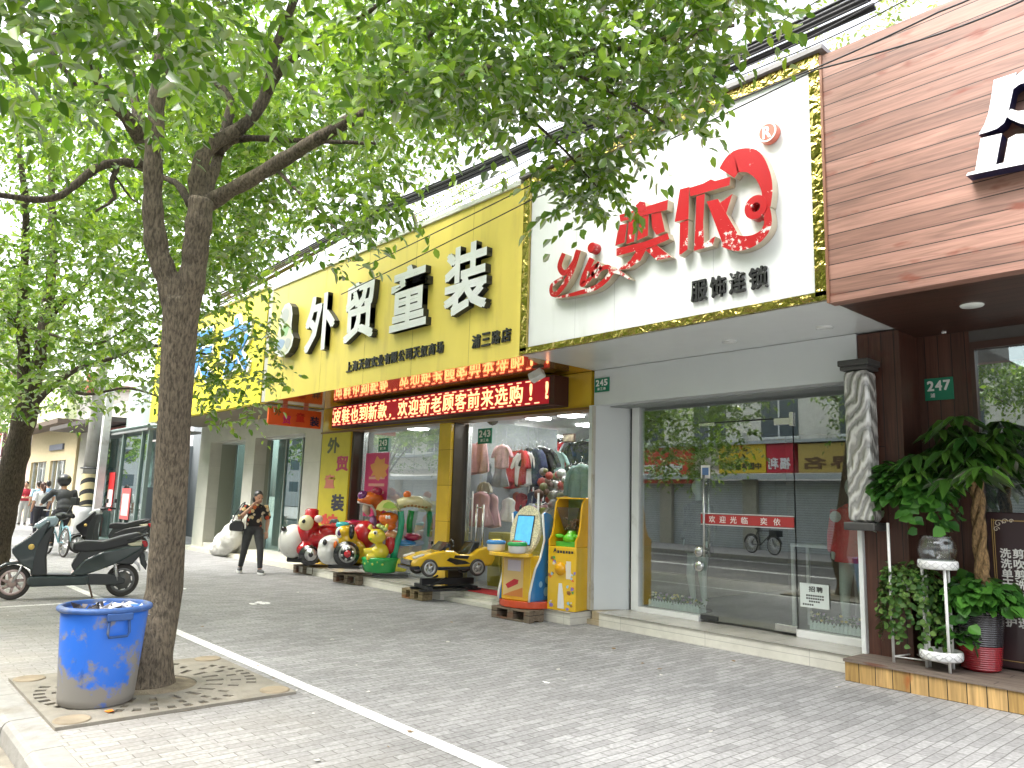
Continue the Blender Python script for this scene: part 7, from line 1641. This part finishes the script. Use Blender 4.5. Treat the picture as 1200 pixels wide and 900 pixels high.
flower_box('artificial flower box with pale picket fence in the right window', -4.12, -3.36, 8.06, .255)
m_mann = mat('pale mint mannequin', (.52, .62, .58), .35)
def mannequin(label, x, y, rot, garment, glen, red=False):
    t_ = local(thing('mannequin', label, 'mannequin', (x, y, .175), rot)); 
    MB().lathe((0, .02, 0), [(0, 0), (.16, 0), (.16, .012), (0, .015)], 24).build('base', m_steel, t_)
    blob('figure', m_mann, t_, [('t', [(.08, 0, .82), (.085, -.02, .46), (.08, .02, .09)], [.085, .055, .036]), ('t', [(-.08, 0, .82), (-.10, -.05, .46), (-.11, .02, .09)], [.085, .055, .036]), ('e', (.085, -.06, .05), (.04, .1, .035)), ('e', (-.115, -.06, .05), (.04, .1, .035)), ('e', (0, 0, .90), (.15, .11, .14)), ('e', (0, 0, 1.2), (.15, .1, .22)), ('t', [(0, 0, 1.36), (0, 0, 1.5)], [.05, .045]), ('e', (0, -.01, 1.6), (.075, .09, .11)), ('t', [(.17, 0, 1.34), (.21, .02, 1.08), (.2, -.06, .82)], [.045, .036, .025]), ('t', [(-.17, 0, 1.34), (-.21, .02, 1.08), (-.2, -.06, .82)], [.045, .036, .025])], .014, 3)
    q = [('e', (0, 0, 1.2), (.19, .14, .24)), ('t', [(0, 0, 1.38), (0, 0, 1.05), (0, 0, glen+.02)], [.15, .16, .21]), ('t', [(.16, 0, 1.35), (.22, .02, 1.08), (.21, -.04, .9)], [.075, .065, .06]), ('t', [(-.16, 0, 1.35), (-.22, .02, 1.08), (-.21, -.04, .9)], [.075, .065, .06])]
    blob('coat' if red else 'dress', garment, t_, q, .016, 3)
    return t_
m1 = mannequin('mannequin in a red coat behind the right window', -3.72, 8.32, R(10), mat('red wool coat', (.62, .014, .03), .75, var=.1), .78, True)
MB().lathe((-.13, -.2, 1.28), [(0, .01), (.05, .008), (.06, .0)], 16, axis='y').build('badge', mat('white badge', (.6, .58, .55), .4), m1)
mannequin('mannequin in a dark dress behind the left window', -5.95, 8.7, R(-10), mat('dark wool dress', (.035, .033, .035), .8), .72)
def stool(label, x, y, h, w):
    t_ = local(thing('display_stand', label, 'display stand', (x, y, .175)))
    MB().box(-w/2, w/2, -.2, .2, h-.035, h).build('top', mat('white display board', (.66, .68, .67), .4), t_)
    for sx_ in (-1, 1):
        for sy_ in (-1, 1): MB().box(sx_*(w/2-.02)-.018, sx_*(w/2-.02)+.018, sy_*.18-.018, sy_*.18+.018, 0, h-.036).build('leg', mat('white display board', (.66, .68, .67), .4), t_)
stool('low white display stand behind the glass door', -4.1, 8.7, .95, .9)
stool('taller white display bench near the red coat', -3.85, 9.3, 1.05, .8)

# ================================================================== clothes inside the yellow shop
def garment_mesh(kind):
    W = {'dress': [(0, .15), (.1, .19), (.3, .17), (.42, .17), (.7, .24), (1, .31)], 'shirt': [(0, .16), (.2, .22), (.6, .22), (1, .225)], 'shorts': [(0, .17), (.3, .21), (.6, .25), (1, .29)], 'coat': [(0, .16), (.15, .23), (.5, .24), (1, .27)]}[kind]
    nu, nv = 14, 14; ws, ts = [w for t, w in W], [t for t, w in W]; mb = MB(); vs = []; H0 = .55
    for s_ in (-1, 1):
        for j in range(nv+1):
            t = j/nv; w = np.interp(t, ts, ws)
            for i in range(nu+1):
                u = -1+2*i/nu; th = .035*math.sqrt(max(0, 1-u*u))+.002
                y = s_*th+.024*math.sin(u*8+t*2.5)*t+.014*math.sin(u*15+1)*t
                zz = -t*H0-.02*math.cos(u*3)*t-(.05*abs(u) if kind != 'shorts' else 0)*(1-t)
                if kind == 'shorts' and t > .5 and abs(u) < .12: zz += .2*(t-.5)*2*H0*(1-abs(u)/.12)
                vs.append((u*w, y, zz))
    m_ = (nu+1)*(nv+1); fs = []
    for j in range(nv):
        for i in range(nu):
            a = j*(nu+1)+i; fs.append((a, a+1, a+nu+2, a+nu+1)); fs.append((m_+a, m_+a+nu+1, m_+a+nu+2, m_+a+1))
    for j in range(nv):
        a = j*(nu+1); fs.append((a, a+nu+1, m_+a+nu+1, m_+a)); a += nu; fs.append((a, m_+a, m_+a+nu+1, a+nu+1))
    for i in range(nu):
        fs.append((i, m_+i, m_+i+1, i+1)); a = nv*(nu+1)+i; fs.append((a, a+1, m_+a+1, m_+a))
    mb.add(vs, fs, 0, True)
    if kind in ('shirt', 'coat'):
        for s_ in (-1, 1): mb.tube([(s_*.14, 0, -.04), (s_*.22, .01, -.12), (s_*.29, .015, -.26), (s_*(.30 if kind == 'shirt' else .31), .02, -.30 if kind == 'shirt' else -.46)], [.05, .06, .058, .055], 10, flat=.6)
    return mb
GP = {}
def garment(kind, label, p, rot, col, s=1.0, group=None):
    if kind not in GP:
        o = garment_mesh(kind).build('garment', col); h_ = MB().tube([(-.13, 0, -.03), (0, 0, .02), (.13, 0, -.03)], .006, 6).tube([(0, 0, .02), (0, 0, .07), (.025, 0, .09), (.01, 0, .11)], .004, 6).build('hanger', m_chrome, o); GP[kind] = o; h_.location = (0, 0, 0)
        o.material_slots[0].link = 'OBJECT'; o.material_slots[0].material = col; r = o
    else:
        r = GP[kind].copy(); COL.objects.link(r); r.material_slots[0].link = 'OBJECT'; r.material_slots[0].material = col
        for ch in GP[kind].children: c = ch.copy(); COL.objects.link(c); c.parent = r
    r.location = p; r.rotation_euler = (0, 0, rot); r.scale = (s, s, s)
    tag(r, label, 'garment', group); return r
cl_ = {k: cloth(k+' garment cloth', c) for k, c in dict(pink=(.62, .38, .42), dusty=(.54, .31, .34), grey=(.32, .33, .36), black=(.02, .02, .023), white=(.66, .66, .66), red=(.38, .02, .03), orange=(.62, .12, .03), teal=(.26, .38, .36), yellow=(.55, .42, .06), olive=(.25, .27, .06), navy=(.03, .04, .09), cream=(.55, .5, .42)).items()}
F = 5.29
def gz(zx, zy, y): return aty(530+zx/F, 470+zy/F, y)
garment('shorts', 'dusty pink shorts hanging highest at the left of the lit window', gz(110, 265, 8.25), R(10), cl_['dusty'], .95)
garment('shorts', 'pink wide shorts overlapping the dusty pink pair in the lit window', gz(180, 255, 8.3), R(-8), cl_['pink'], .95)
garment('shirt', 'small pink shirt under the security plate in the lit window', gz(310, 270, 8.35), R(5), cl_['pink'], .72)
garment('dress', 'grey pleated dress hanging below the pink shirt', gz(300, 370, 8.5), R(0), cl_['grey'], .8)
garment('dress', 'slate dress half behind the pink shorts', gz(215, 380, 8.7), R(0), cloth('slate garment cloth', (.13, .15, .18)), .7)
garment('dress', 'long pink pinafore dress hanging low in the lit window', gz(180, 560, 8.25), R(12), cl_['dusty'], 1.05)
garment('dress', 'second pink pinafore hanging just right of the first', gz(250, 575, 8.4), R(-10), cl_['pink'], 1.0)
garment('shirt', 'sheer pale blouse above the low pink pinafores', gz(200, 500, 8.35), R(0), cl_['cream'], .6)
garment('dress', 'white lace dress beside the low pink pinafores', gz(350, 600, 8.6), R(20), cl_['white'], .7)
garment('coat', 'teal jacket hanging at the right end of the lit window', gz(800, 390, 8.3), R(0), cl_['teal'], 1.0)
garment('shorts', 'black trousers below the teal jacket', gz(810, 580, 8.35), R(0), cl_['black'], .7)
garment('shirt', 'crimson jumper hanging on the far wall of the lit shop', gz(515, 300, 10), R(0), cl_['red'], .85)
for i, (zx, zy, c_) in enumerate(((375, 250, 'black'), (410, 300, 'navy'), (455, 310, 'white'), (590, 320, 'grey'), (640, 310, 'teal'))):
    garment('shirt', f'{c_} top on the back rail of the lit shop', gz(zx, zy, 10.3), R(8*i-15), cl_[c_], .9)
rng = random.Random(4)
for row, (yy, zy, k0, k1, n_, cs, kind) in enumerate(((11.4, 250, 330, 860, 17, ('black', 'navy', 'white', 'red', 'grey', 'teal'), 'shirt'), (11.0, 420, 560, 880, 12, ('grey', 'black', 'cream', 'teal', 'navy'), 'dress'), (10.2, 540, 330, 620, 13, ('black', 'red', 'orange', 'white', 'navy'), 'dress'), (9.0, 640, 480, 700, 8, ('grey', 'cream', 'dusty', 'olive'), 'shirt'), (9.2, 300, 330, 600, 12, ('black', 'navy', 'white', 'red', 'black'), 'shirt'), (9.2, 660, 60, 330, 8, ('dusty', 'navy', 'cream', 'pink'), 'shorts'))):
    rows = ('top row at the back', 'middle row at the right', 'lower row in the centre', 'low row behind the toys', 'upper row nearest the steel rail', 'lowest row at the left')
    for i in range(n_):
        c_ = rng.choice(cs); garment(kind, f'{c_} {kind} in the {rows[row]} of the lit shop', gz(k0+(k1-k0)*(i+.5)/n_, zy+rng.uniform(-14, 14), yy+rng.uniform(-.15, .15)), R(rng.uniform(-40, 60)), cl_[c_], rng.uniform(.9, 1.2), f'{c_} garments in the {rows[row]}')
rk = thing('clothes_rail', 'steel clothes rail packed with bright garments inside the lit shop', 'clothes rail', (-9.2, 9.6, .157))
pr0, pr1 = gz(350, 400, 9.5), gz(560, 400, 9.9)
mb = MB(); mb.tube([(pr0.x, pr0.y, pr0.z), (pr1.x, pr1.y, pr0.z)], .015, 8); mb.build('rail', m_chrome, rk)
for q in (pr0, pr1): MB().tube([(q.x, q.y, .157), (q.x, q.y, pr0.z)], .015, 8).build('upright', m_chrome, rk)
seq = ['red', 'black', 'white', 'yellow', 'black', 'cream', 'olive', 'grey', 'white', 'yellow', 'black', 'red', 'orange', 'red', 'navy', 'red', 'white', 'black']
names = {k: f'{k} garments tightly hung on the steel rail' for k in cl_}
for i, k in enumerate(seq):
    t = (i+.5)/len(seq); garment('shirt', f'{k} garment tightly hung on the bright steel rail', (pr0.x+(pr1.x-pr0.x)*t, pr0.y+(pr1.y-pr0.y)*t, pr0.z-.05), R(72), cl_[k], 1.05, f'{k} garments on the steel rail')
for i, (zx, zy, k) in enumerate(((400, 565, 'orange'), (430, 570, 'red'), (470, 610, 'red'), (370, 560, 'black'), (500, 560, 'navy'), (440, 640, 'black'))):
    garment('dress', f'{k} small dress on the low rail below the steel rail', gz(zx, zy, 9.3), R(20*i), cl_[k], .62, f'{k} dresses on the low rail')
for zx, zy, k, lab in ((110, 0, 0, 'slim white ladder rail at the left end of the lit window'),):
    lr = thing('display_rail', lab, 'display rail', gz(100, 820, 8.2)); a, b2 = gz(92, 560, 8.15), gz(128, 560, 8.15); zlo = gz(92, 815, 8.15).z
    MB().tube([(a.x, a.y, zlo-.5), (a.x, a.y, a.z)], .014, 6).tube([(b2.x, b2.y, zlo-.5), (b2.x, b2.y, a.z)], .014, 6).tube([(a.x, a.y, a.z-.12), (b2.x, b2.y, a.z-.12)], .01, 6).tube([(a.x, a.y, zlo), (b2.x, b2.y, zlo)], .01, 6).build('frame', m_wire, lr)
q = gz(535, 570, 8.6); tag(MB().tube([(q.x, q.y, .157), (q.x, q.y, q.z)], .018, 8).build('display_post', m_wire), 'slim white post in the middle of the lit window', 'display post')
cb2 = local(thing('display_cabinet', 'low olive yellow cabinet behind the lit window glass', 'cabinet', (-8.9, 8.2, .157)))
MB().box(-.75, .25, 0, .35, 0, .85).build('carcass', mat('olive yellow laminate', (.45, .38, .05), .3), cb2, bevel=.008)
for x in (-.74, -.4, -.06): MB().box(x, x+.31, -.015, -.002, .05, .82).build('door', mat('olive yellow door', (.42, .36, .05), .3), cb2)
# balloon like toy bundle hanging
tb = thing('toy_bundle', 'cluster of shiny wrapped soft toys hanging in the lit shop', 'toys', gz(630, 520, 8.6))
mb = MB()
for k in range(44):
    p = gz(random.gauss(640, 55), random.gauss(540, 70), 8.8+random.uniform(-.2, .2)); mb.ell(p, (random.uniform(.04, .09),)*3, None, 8, k % 5)
mb.build('soft_toys', [mat('toy grey', (.2, .19, .18), .3), mat('toy brown', (.16, .09, .07), .4), mat('toy olive', (.2, .2, .09), .3), mat('toy red', (.35, .05, .04), .4), mat('toy silver', (.5, .5, .5), .15, .6)], tb)
fr = thing('wall_picture', 'small framed picture on the bluish wall of the lit shop', 'picture', gz(720, 225, 9.4)); q = gz(690, 205, 9.4); q2 = gz(762, 255, 9.4)
MB().box(q.x, q2.x, 9.38, 9.41, q2.z, q.z).build('frame', mat('dark frame', (.06, .03, .022), .4), fr); MB().box(q.x+.02, q2.x-.02, 9.372, 9.379, q2.z+.02, q.z-.02).build('print', mat('print tones', (.3, .25, .18), .5, var=.6, scale=12), fr)
for zx in (400, 465): 
    q = gz(zx, 285, 10.6); tag(MB().box(q.x-.12, q.x+.12, 10.58, 10.62, q.z-.14, q.z+.14).build('wall_lamp', m_lamp), 'square glowing wall lamp among the back rail clothes', 'lamp', 'glowing wall lamps')
q = gz(250, 115, 8.1); sd2 = thing('ceiling_dome', 'dark dome camera under the ceiling of the lit shop', 'camera', q); MB().lathe((q.x, q.y, q.z), [(.10, 0), (.09, -.05), (.05, -.085), (0, -.1)], 18).build('dome', mat('smoked dome', (.05, .05, .05), .1), sd2); MB().tube([(q.x, q.y, q.z), (q.x, q.y, 2.999)], .02, 8).build('stem', m_dark, sd2)
# ================================================================== shops further down the pavement
def shop(name, label, x0, x1, yf, h, wall, cat='shop'):
    t_ = thing(name, label, cat, ((x0+x1)/2, yf, 0)); return t_
# glazed shop with steel awning, right of the brown door
gs = shop('glass_shop', 'green glass fronted shop with a steel framed awning', -27.6, -21.4, 6.3, 4.0, None)
m_gsteel = mat('grey green steel', (.20, .26, .25), .4, .3, var=.08); m_gglass = glass('green shop glass', (.66, .80, .76), .15)
for x in (-21.45, -22.0, -23.8, -25.6, -27.4):
    MB().box(x-.05, x+.05, 6.25, 6.35, 0, 3.1).build('post', m_gsteel, gs)
for a, b2 in ((-27.35, -25.65), (-25.55, -23.85), (-23.75, -22.05), (-21.95, -21.5)): MB().box(a, b2, 6.295, 6.305, .1, 3.0).build('window', m_gglass, gs)
MB().box(-27.5, -21.4, 6.2, 7.6, 3.1, 3.16).build('awning_deck', mat('grey awning sheet', (.24, .25, .25), .6), gs)
mb = MB()
for k in range(8): mb.tube([(-27.4+.82*k, 6.25, 3.22), (-27.4+.82*k, 7.5, 3.42)], .03, 6)
mb.tube([(-27.5, 6.22, 3.22), (-21.4, 6.22, 3.22)], .045, 8).tube([(-27.5, 6.9, 3.3), (-21.4, 6.9, 3.3)], .03, 8); mb.build('awning_frame', m_gsteel, gs)
MB().box(-27.5, -21.4, 9.5, 9.6, 0, 4).box(-27.5, -27.4, 6.5, 9.5, 0, 3.1).build('wall', mat('cool grey wall', (.2, .22, .23), .7), gs)
MB().box(-27.6, -21.38, 7.3, 7.5, 3.5, 4.9).build('sign_board', mat('grey green sign', (.34, .40, .38), .4), gs)
mb = MB()
for i in range(9): letter_into(mb, '三', (-26.8+.55*i, -26.4+.55*i, 4.3, 4.6), 7.297, .02, .02, 0, 0)
mb.build('sign_lettering', m_letter_w, gs)
b2_ = MB(); b2_.box(-24.9, -24.3, 6.28, 6.29, .9, 2.0, 0).box(-23.4, -22.6, 6.28, 6.29, .7, 1.55, 1).box(-24.85, -24.35, 6.275, 6.2795, 1.0, 1.5, 2).box(-23.3, -22.7, 6.275, 6.2795, .8, 1.4, 2); b2_.build('poster', [m_red, mat('red white poster', (.6, .1, .1), .5), mat('poster white', (.7, .6, .58), .5)], gs)
MB().box(-24.0, -23.0, 6.9, 7.0, 1.6, 2.9).build('display', mat('pale display', (.45, .48, .5), .5, var=.4, scale=7), gs)
# brown door shop
ds = shop('street_shop', 'small shop with a shut brown panel door and a red lintel sign', -31.5, -27.6, 7.5, 4, None)
MB().box(-35, -27.6, 7.6, 7.8, 0, 4.6).build('wall', mat('pale stone wall', (.46, .44, .38), .7, var=.08), ds)
dd_ = MB().box(-30.7, -27.95, 7.52, 7.58, 0, 2.55).build('door', mat('tan metal door', (.30, .22, .12), .5, var=.08, stretch=(6, 1, .4)), ds)
for x in (-30.75, -29.35, -27.95): MB().box(x-.04, x+.04, 7.48, 7.52, 0, 2.6).build('door_frame', mat('door edge', (.42, .35, .24), .5), dd_)
MB().box(-28.7, -28.62, 7.47, 7.5, 1.1, 1.7).build('door_handle', m_white2, dd_)
MB().box(-31.6, -27.7, 7.35, 7.58, 2.9, 3.65).build('sign_board', mat('dark red sign', (.32, .03, .025), .5), ds)
MB().box(-32, -27.6, 7.3, 7.58, 2.6, 2.85).build('lintel', mat('pale lintel', (.6, .62, .58), .3), ds)
MB().box(-35.2, -27.6, 6.5, 7.6, 3.75, 3.9).build('eave', mat('dark eave', (.07, .06, .055), .7), ds)
# yellow ochre shop
os_ = shop('street_shop', 'ochre painted shop with white framed windows beyond the pole', -44.5, -35, 7.5, 4, None)
m_och = mat('ochre paint', (.55, .45, .27), .7, var=.06)
MB().box(-44.5, -35.02, 7.5, 7.8, 2.7, 4.1).box(-44.5, -43.9, 7.5, 7.8, 0, 2.7).box(-36.6, -35.02, 7.5, 7.8, 0, 2.7).box(-40.4, -39.6, 7.5, 7.8, 0, 2.7).build('wall', m_och, os_)
for a, b2 in ((-43.9, -40.4), (-39.6, -36.6)):
    w_ = MB().box(a, b2, 7.65, 7.66, .0, 2.7).build('window', glass('pale window', (.8, .82, .8), .12), os_)
    mb = MB()
    for k in range(4): xx = a+(b2-a)*k/3; mb.box(xx-.05, xx+.05, 7.6, 7.645, 0, 2.7)
    mb.build('window_frame', m_white2, w_); MB().box(a, b2, 8.6, 8.65, 0, 2.7).build('blind', mat('cream blind', (.5, .46, .36), .8, var=.25, scale=2, stretch=(4, 1, .3)), w_)
MB().box(-39.8, -37.2, 7.42, 7.498, 3.15, 3.4).build('sign_board', mat('slate name board', (.13, .14, .18), .5), os_)
MB().box(-44.6, -35.0, 6.7, 7.9, 4.1, 4.3).build('eave', mat('dark brown eave', (.11, .08, .06), .7), os_)
MB().box(-44.6, -35.2, 7.0, 7.4, 4.32, 6.4).build('upper_fascia', mat('pale lime fascia', (.62, .66, .40), .6), os_)
# pink and white striped shop
ps_ = shop('street_shop', 'far shop with pink and white striped fascia and a red emblem board', -60, -44.6, 7.5, 4, None)
MB().box(-62, -44.62, 7.6, 7.9, 0, 3.6).build('wall', mat('pinkish plaster', (.5, .38, .34), .8, var=.1), ps_)
mb = MB()
for k in range(46): mb.box(-62+.378*k, -62+.378*k+.376, 6.9, 7.2, 3.6, 6.2, k % 2)
mb.build('striped_fascia', [mat('stripe white', (.72, .70, .70), .6), mat('stripe pink', (.66, .46, .46), .6)], ps_)
MB().box(-51, -46, 7.35, 7.55, 0, 2.6).build('doorway', mat('dark doorway', (.05, .04, .04), .8), ps_)
MB().box(-52, -46, 6.7, 6.85, 2.55, 2.95).build('name_board', mat('cream name board', (.58, .55, .46), .6), ps_)
mb = MB()
for k in range(9): mb.box(-50.6+.45*k, -50.3+.45*k, 6.69, 6.7, 2.66, 2.84)
mb.build('name_lettering', m_ink, ps_)
em = thing('emblem_sign', 'red and white emblem board hung over the far doorway', 'sign', (-48.5, 6.6, 3.0))
mb = MB(); mb.box(-50.6, -46.4, 6.55, 6.68, 3.0, 4.3, 0)
for k, xx in enumerate((-50.3, -49.7, -47.5, -46.9)): mb.box(xx, xx+.35, 6.54, 6.5495, 3.05, 4.2, 1+(k % 2))
mb.prism(wobble(-48.5, 3.6, .75, .5, 20, .12, 8), 6.53, 6.549, 'xz', 2); mb.build('board', [mat('dark emblem board', (.09, .04, .04), .5), m_red, mat('emblem pinkish', (.62, .48, .45), .5)], em)
MB().box(-50.7, -46.3, 6.5, 6.72, 4.3, 4.5).build('hood', m_black, em)
# end of the street: tall pale blocks
for lab, x0, x1, y0, y1, h, c in (('tall pale apartment block closing the far end of the street', -120, -95, -6, 14, 22, (.52, .51, .49)), ('lower cream building with a red brown roof line at the street end', -92, -63, 8, 20, 9, (.56, .52, .46)), ('grey white apartment block across the far junction', -125, -100, -40, -12, 26, (.48, .49, .5))):
    t_ = thing('apartment_building', lab, 'building', ((x0+x1)/2, (y0+y1)/2, 0)); MB().box(x0, x1, y0, y1, 0, h).build('wall', mat(f'block wall {h}', c, .8, var=.08), t_)
    mb = MB(); z = 2.0; 
    while z < h-2:
        y = y0+1.2
        while y < y1-1.5: mb.box(x1-.05, x1+.02, y, y+1.3, z, z+1.4); y += 2.6
        z += 3.0
    mb.build('window', mat('dim block window', (.10, .12, .14), .15), t_); MB().box(x0-.3, x1+.3, y0-.3, y1+.3, h, h+.4).build('roof', mat('block roof', (.26, .16, .12), .8), t_)
# grey roof structure showing over the blue lettered sign
rs_ = thing('roof_shed', 'grey corrugated roof shed standing above the join of the two yellow signs', 'roof shed', (-17, 10, 3.4))
q = at(300, 300, 17.3)
mb = MB()
for k in range(14): mb.prism([(-19.6+.36*k, 6.9), (-19.42+.36*k, 6.98), (-19.24+.36*k, 6.9), (-19.24+.36*k, 6.86), (-19.6+.36*k, 6.86)], 8.6, 12.4, 'xz')
mb.build('roof_sheet', mat('weathered roof sheet', (.34, .34, .33), .7, var=.12), rs_); MB().box(-19.4, -14.9, 9.0, 12, 3.4, 6.86).build('wall', mat('grey shed wall', (.26, .25, .24), .8, var=.12), rs_)
mb = MB(); mb.tube([(-19.7, 8.4, 3.4), (-19.7, 8.4, 6.5), (-18.2, 8.4, 6.5), (-18.2, 8.4, 3.4)], .05, 8); mb.build('pipe_rail', m_white2, rs_)

# ================================================================== the other side of the street (seen in the glass)
ob = thing('apartment_building', 'pale walk-up block with shops across the street, mirrored in the glass', 'building', (-15, -11, 0))
m_pl = mat('pale render', (.74, .72, .65), .8, var=.07, dirt=(.42, .4, .35), dscale=.6)
MB().box(-48, 14, -20, -11, 3.3, 15).build('wall', m_pl, ob)
m_wf = mat('window dark', (.09, .11, .13), .12)
mb = MB(); ms = MB(); ac = MB()
for fl in range(4):
    z = 4.3+2.9*fl; x = -46.5; k = 0
    while x < 12:
        mb.box(x, x+1.5, -11, -10.96, z, z+1.5); ms.box(x-.06, x+1.56, -10.97, -10.9, z-.1, z-.01).box(x+.72, x+.78, -10.955, -10.93, z, z+1.5)
        if k % 2: ac.box(x+1.75, x+2.5, -10.96, -10.62, z-.4, z+.18)
        x += 3.1; k += 1
mb.build('window', m_wf, ob); ms.build('window_sill', m_white2, ob); ac.build('air_conditioner', mat('ac casing', (.66, .66, .62), .5), ob)
m_shut = tiles('roller shutter', (.44, .47, .48), 30, .09, 'xz', .5, .6, .012, .04)
MB().box(-48, 14, -11.2, -11.05, 0, 2.65).build('shutter', m_shut, ob)
mb = MB()
for x in range(-48, 15, 4): mb.box(x-.3, x+.3, -11.04, -10.85, 0, 2.7)
mb.build('pillar', mat('stone pillar', (.36, .34, .28), .7, var=.1), ob)
MB().box(-48, 14, -11.04, -10.3, 2.66, 2.85).box(-48, 14, -11.04, -10.4, 4.0, 4.12).build('sign_ledge', mat('grey ledge', (.42, .46, .48), .5), ob)
def osign(label, x0, x1, z0, z1, col, txt, tc_, extra=None):
    t_ = thing('shop_sign', label, 'sign', ((x0+x1)/2, -10.5, z0)); MB().box(x0, x1, -10.85, -10.55, z0, z1).build('board', col, t_)
    mb = MB(); n = len(txt); w = (x1-x0)*.86/n; h = min(w*.9, (z1-z0)*.42)
    for i, ch in enumerate(txt):                                   # reads correctly from the street (facing +y)
        xr = x1-(x1-x0)*.07-(i+1)*w; letter_into(mb, ch, (xr, xr+w*.86, z0+(z1-z0)*.12, z0+(z1-z0)*.12+h), -10.548, .02, .03, 0, 0, face='+y')
    if extra: extra(mb, (x0+x1)/2, z0+(z1-z0)*.75)
    mb.build('lettering', [tc_, m_red, mat('sign green', (.1, .4, .1), .5)], t_)
def star(mb, cx, cz):
    for k in range(5):
        a = k*1.257+.3; mb.prism([(cx+.08*math.cos(a), cz+.08*math.sin(a)), (cx+.27*math.cos(a+.1), cz+.27*math.sin(a+.1)), (cx+.27*math.cos(a-.2), cz+.27*math.sin(a-.2))], -10.545, -10.51, 'xz', (0, 1, 2, 1, 0)[k])
osign('yellow lottery shop sign mirrored in the white shop door', -17.15, -15.1, 2.9, 4.0, mat('sign yellow', (.75, .52, .03), .4), '中国体育彩票', m_ink, star)
osign('red sign next to the yellow lottery sign, mirrored in the door', -15.06, -13.95, 2.9, 4.0, mat('sign red', (.55, .02, .05), .4), '福利', m_letter_w, lambda mb, x, z: mb.lathe((x, -10.55, z), [(0, .03), (.15, .03)], 6, 0, False, 'y'))
osign('ochre sign with dark characters mirrored in the right window', -13.8, -10.4, 2.9, 3.95, mat('sign ochre', (.52, .38, .10), .5), '世界名', mat('brown letters', (.14, .07, .03), .5))
osign('red and orange sign mirrored in the left window', -21.6, -18.5, 2.5, 4.0, mat('sign vermilion', (.62, .06, .03), .45), '宫廷', m_letter_w)
osign('long green sign across the street', -28, -22.4, 2.9, 3.95, mat('sign teal', (.06, .28, .26), .45), '药房', m_letter_w)
# bikes parked over there
o = bicycle('bicycle', 'black bicycle parked across the street, mirrored in the glass', (-14.6, -8.6, 0), R(15), mat('black frame paint', (.02, .02, .022), .3))
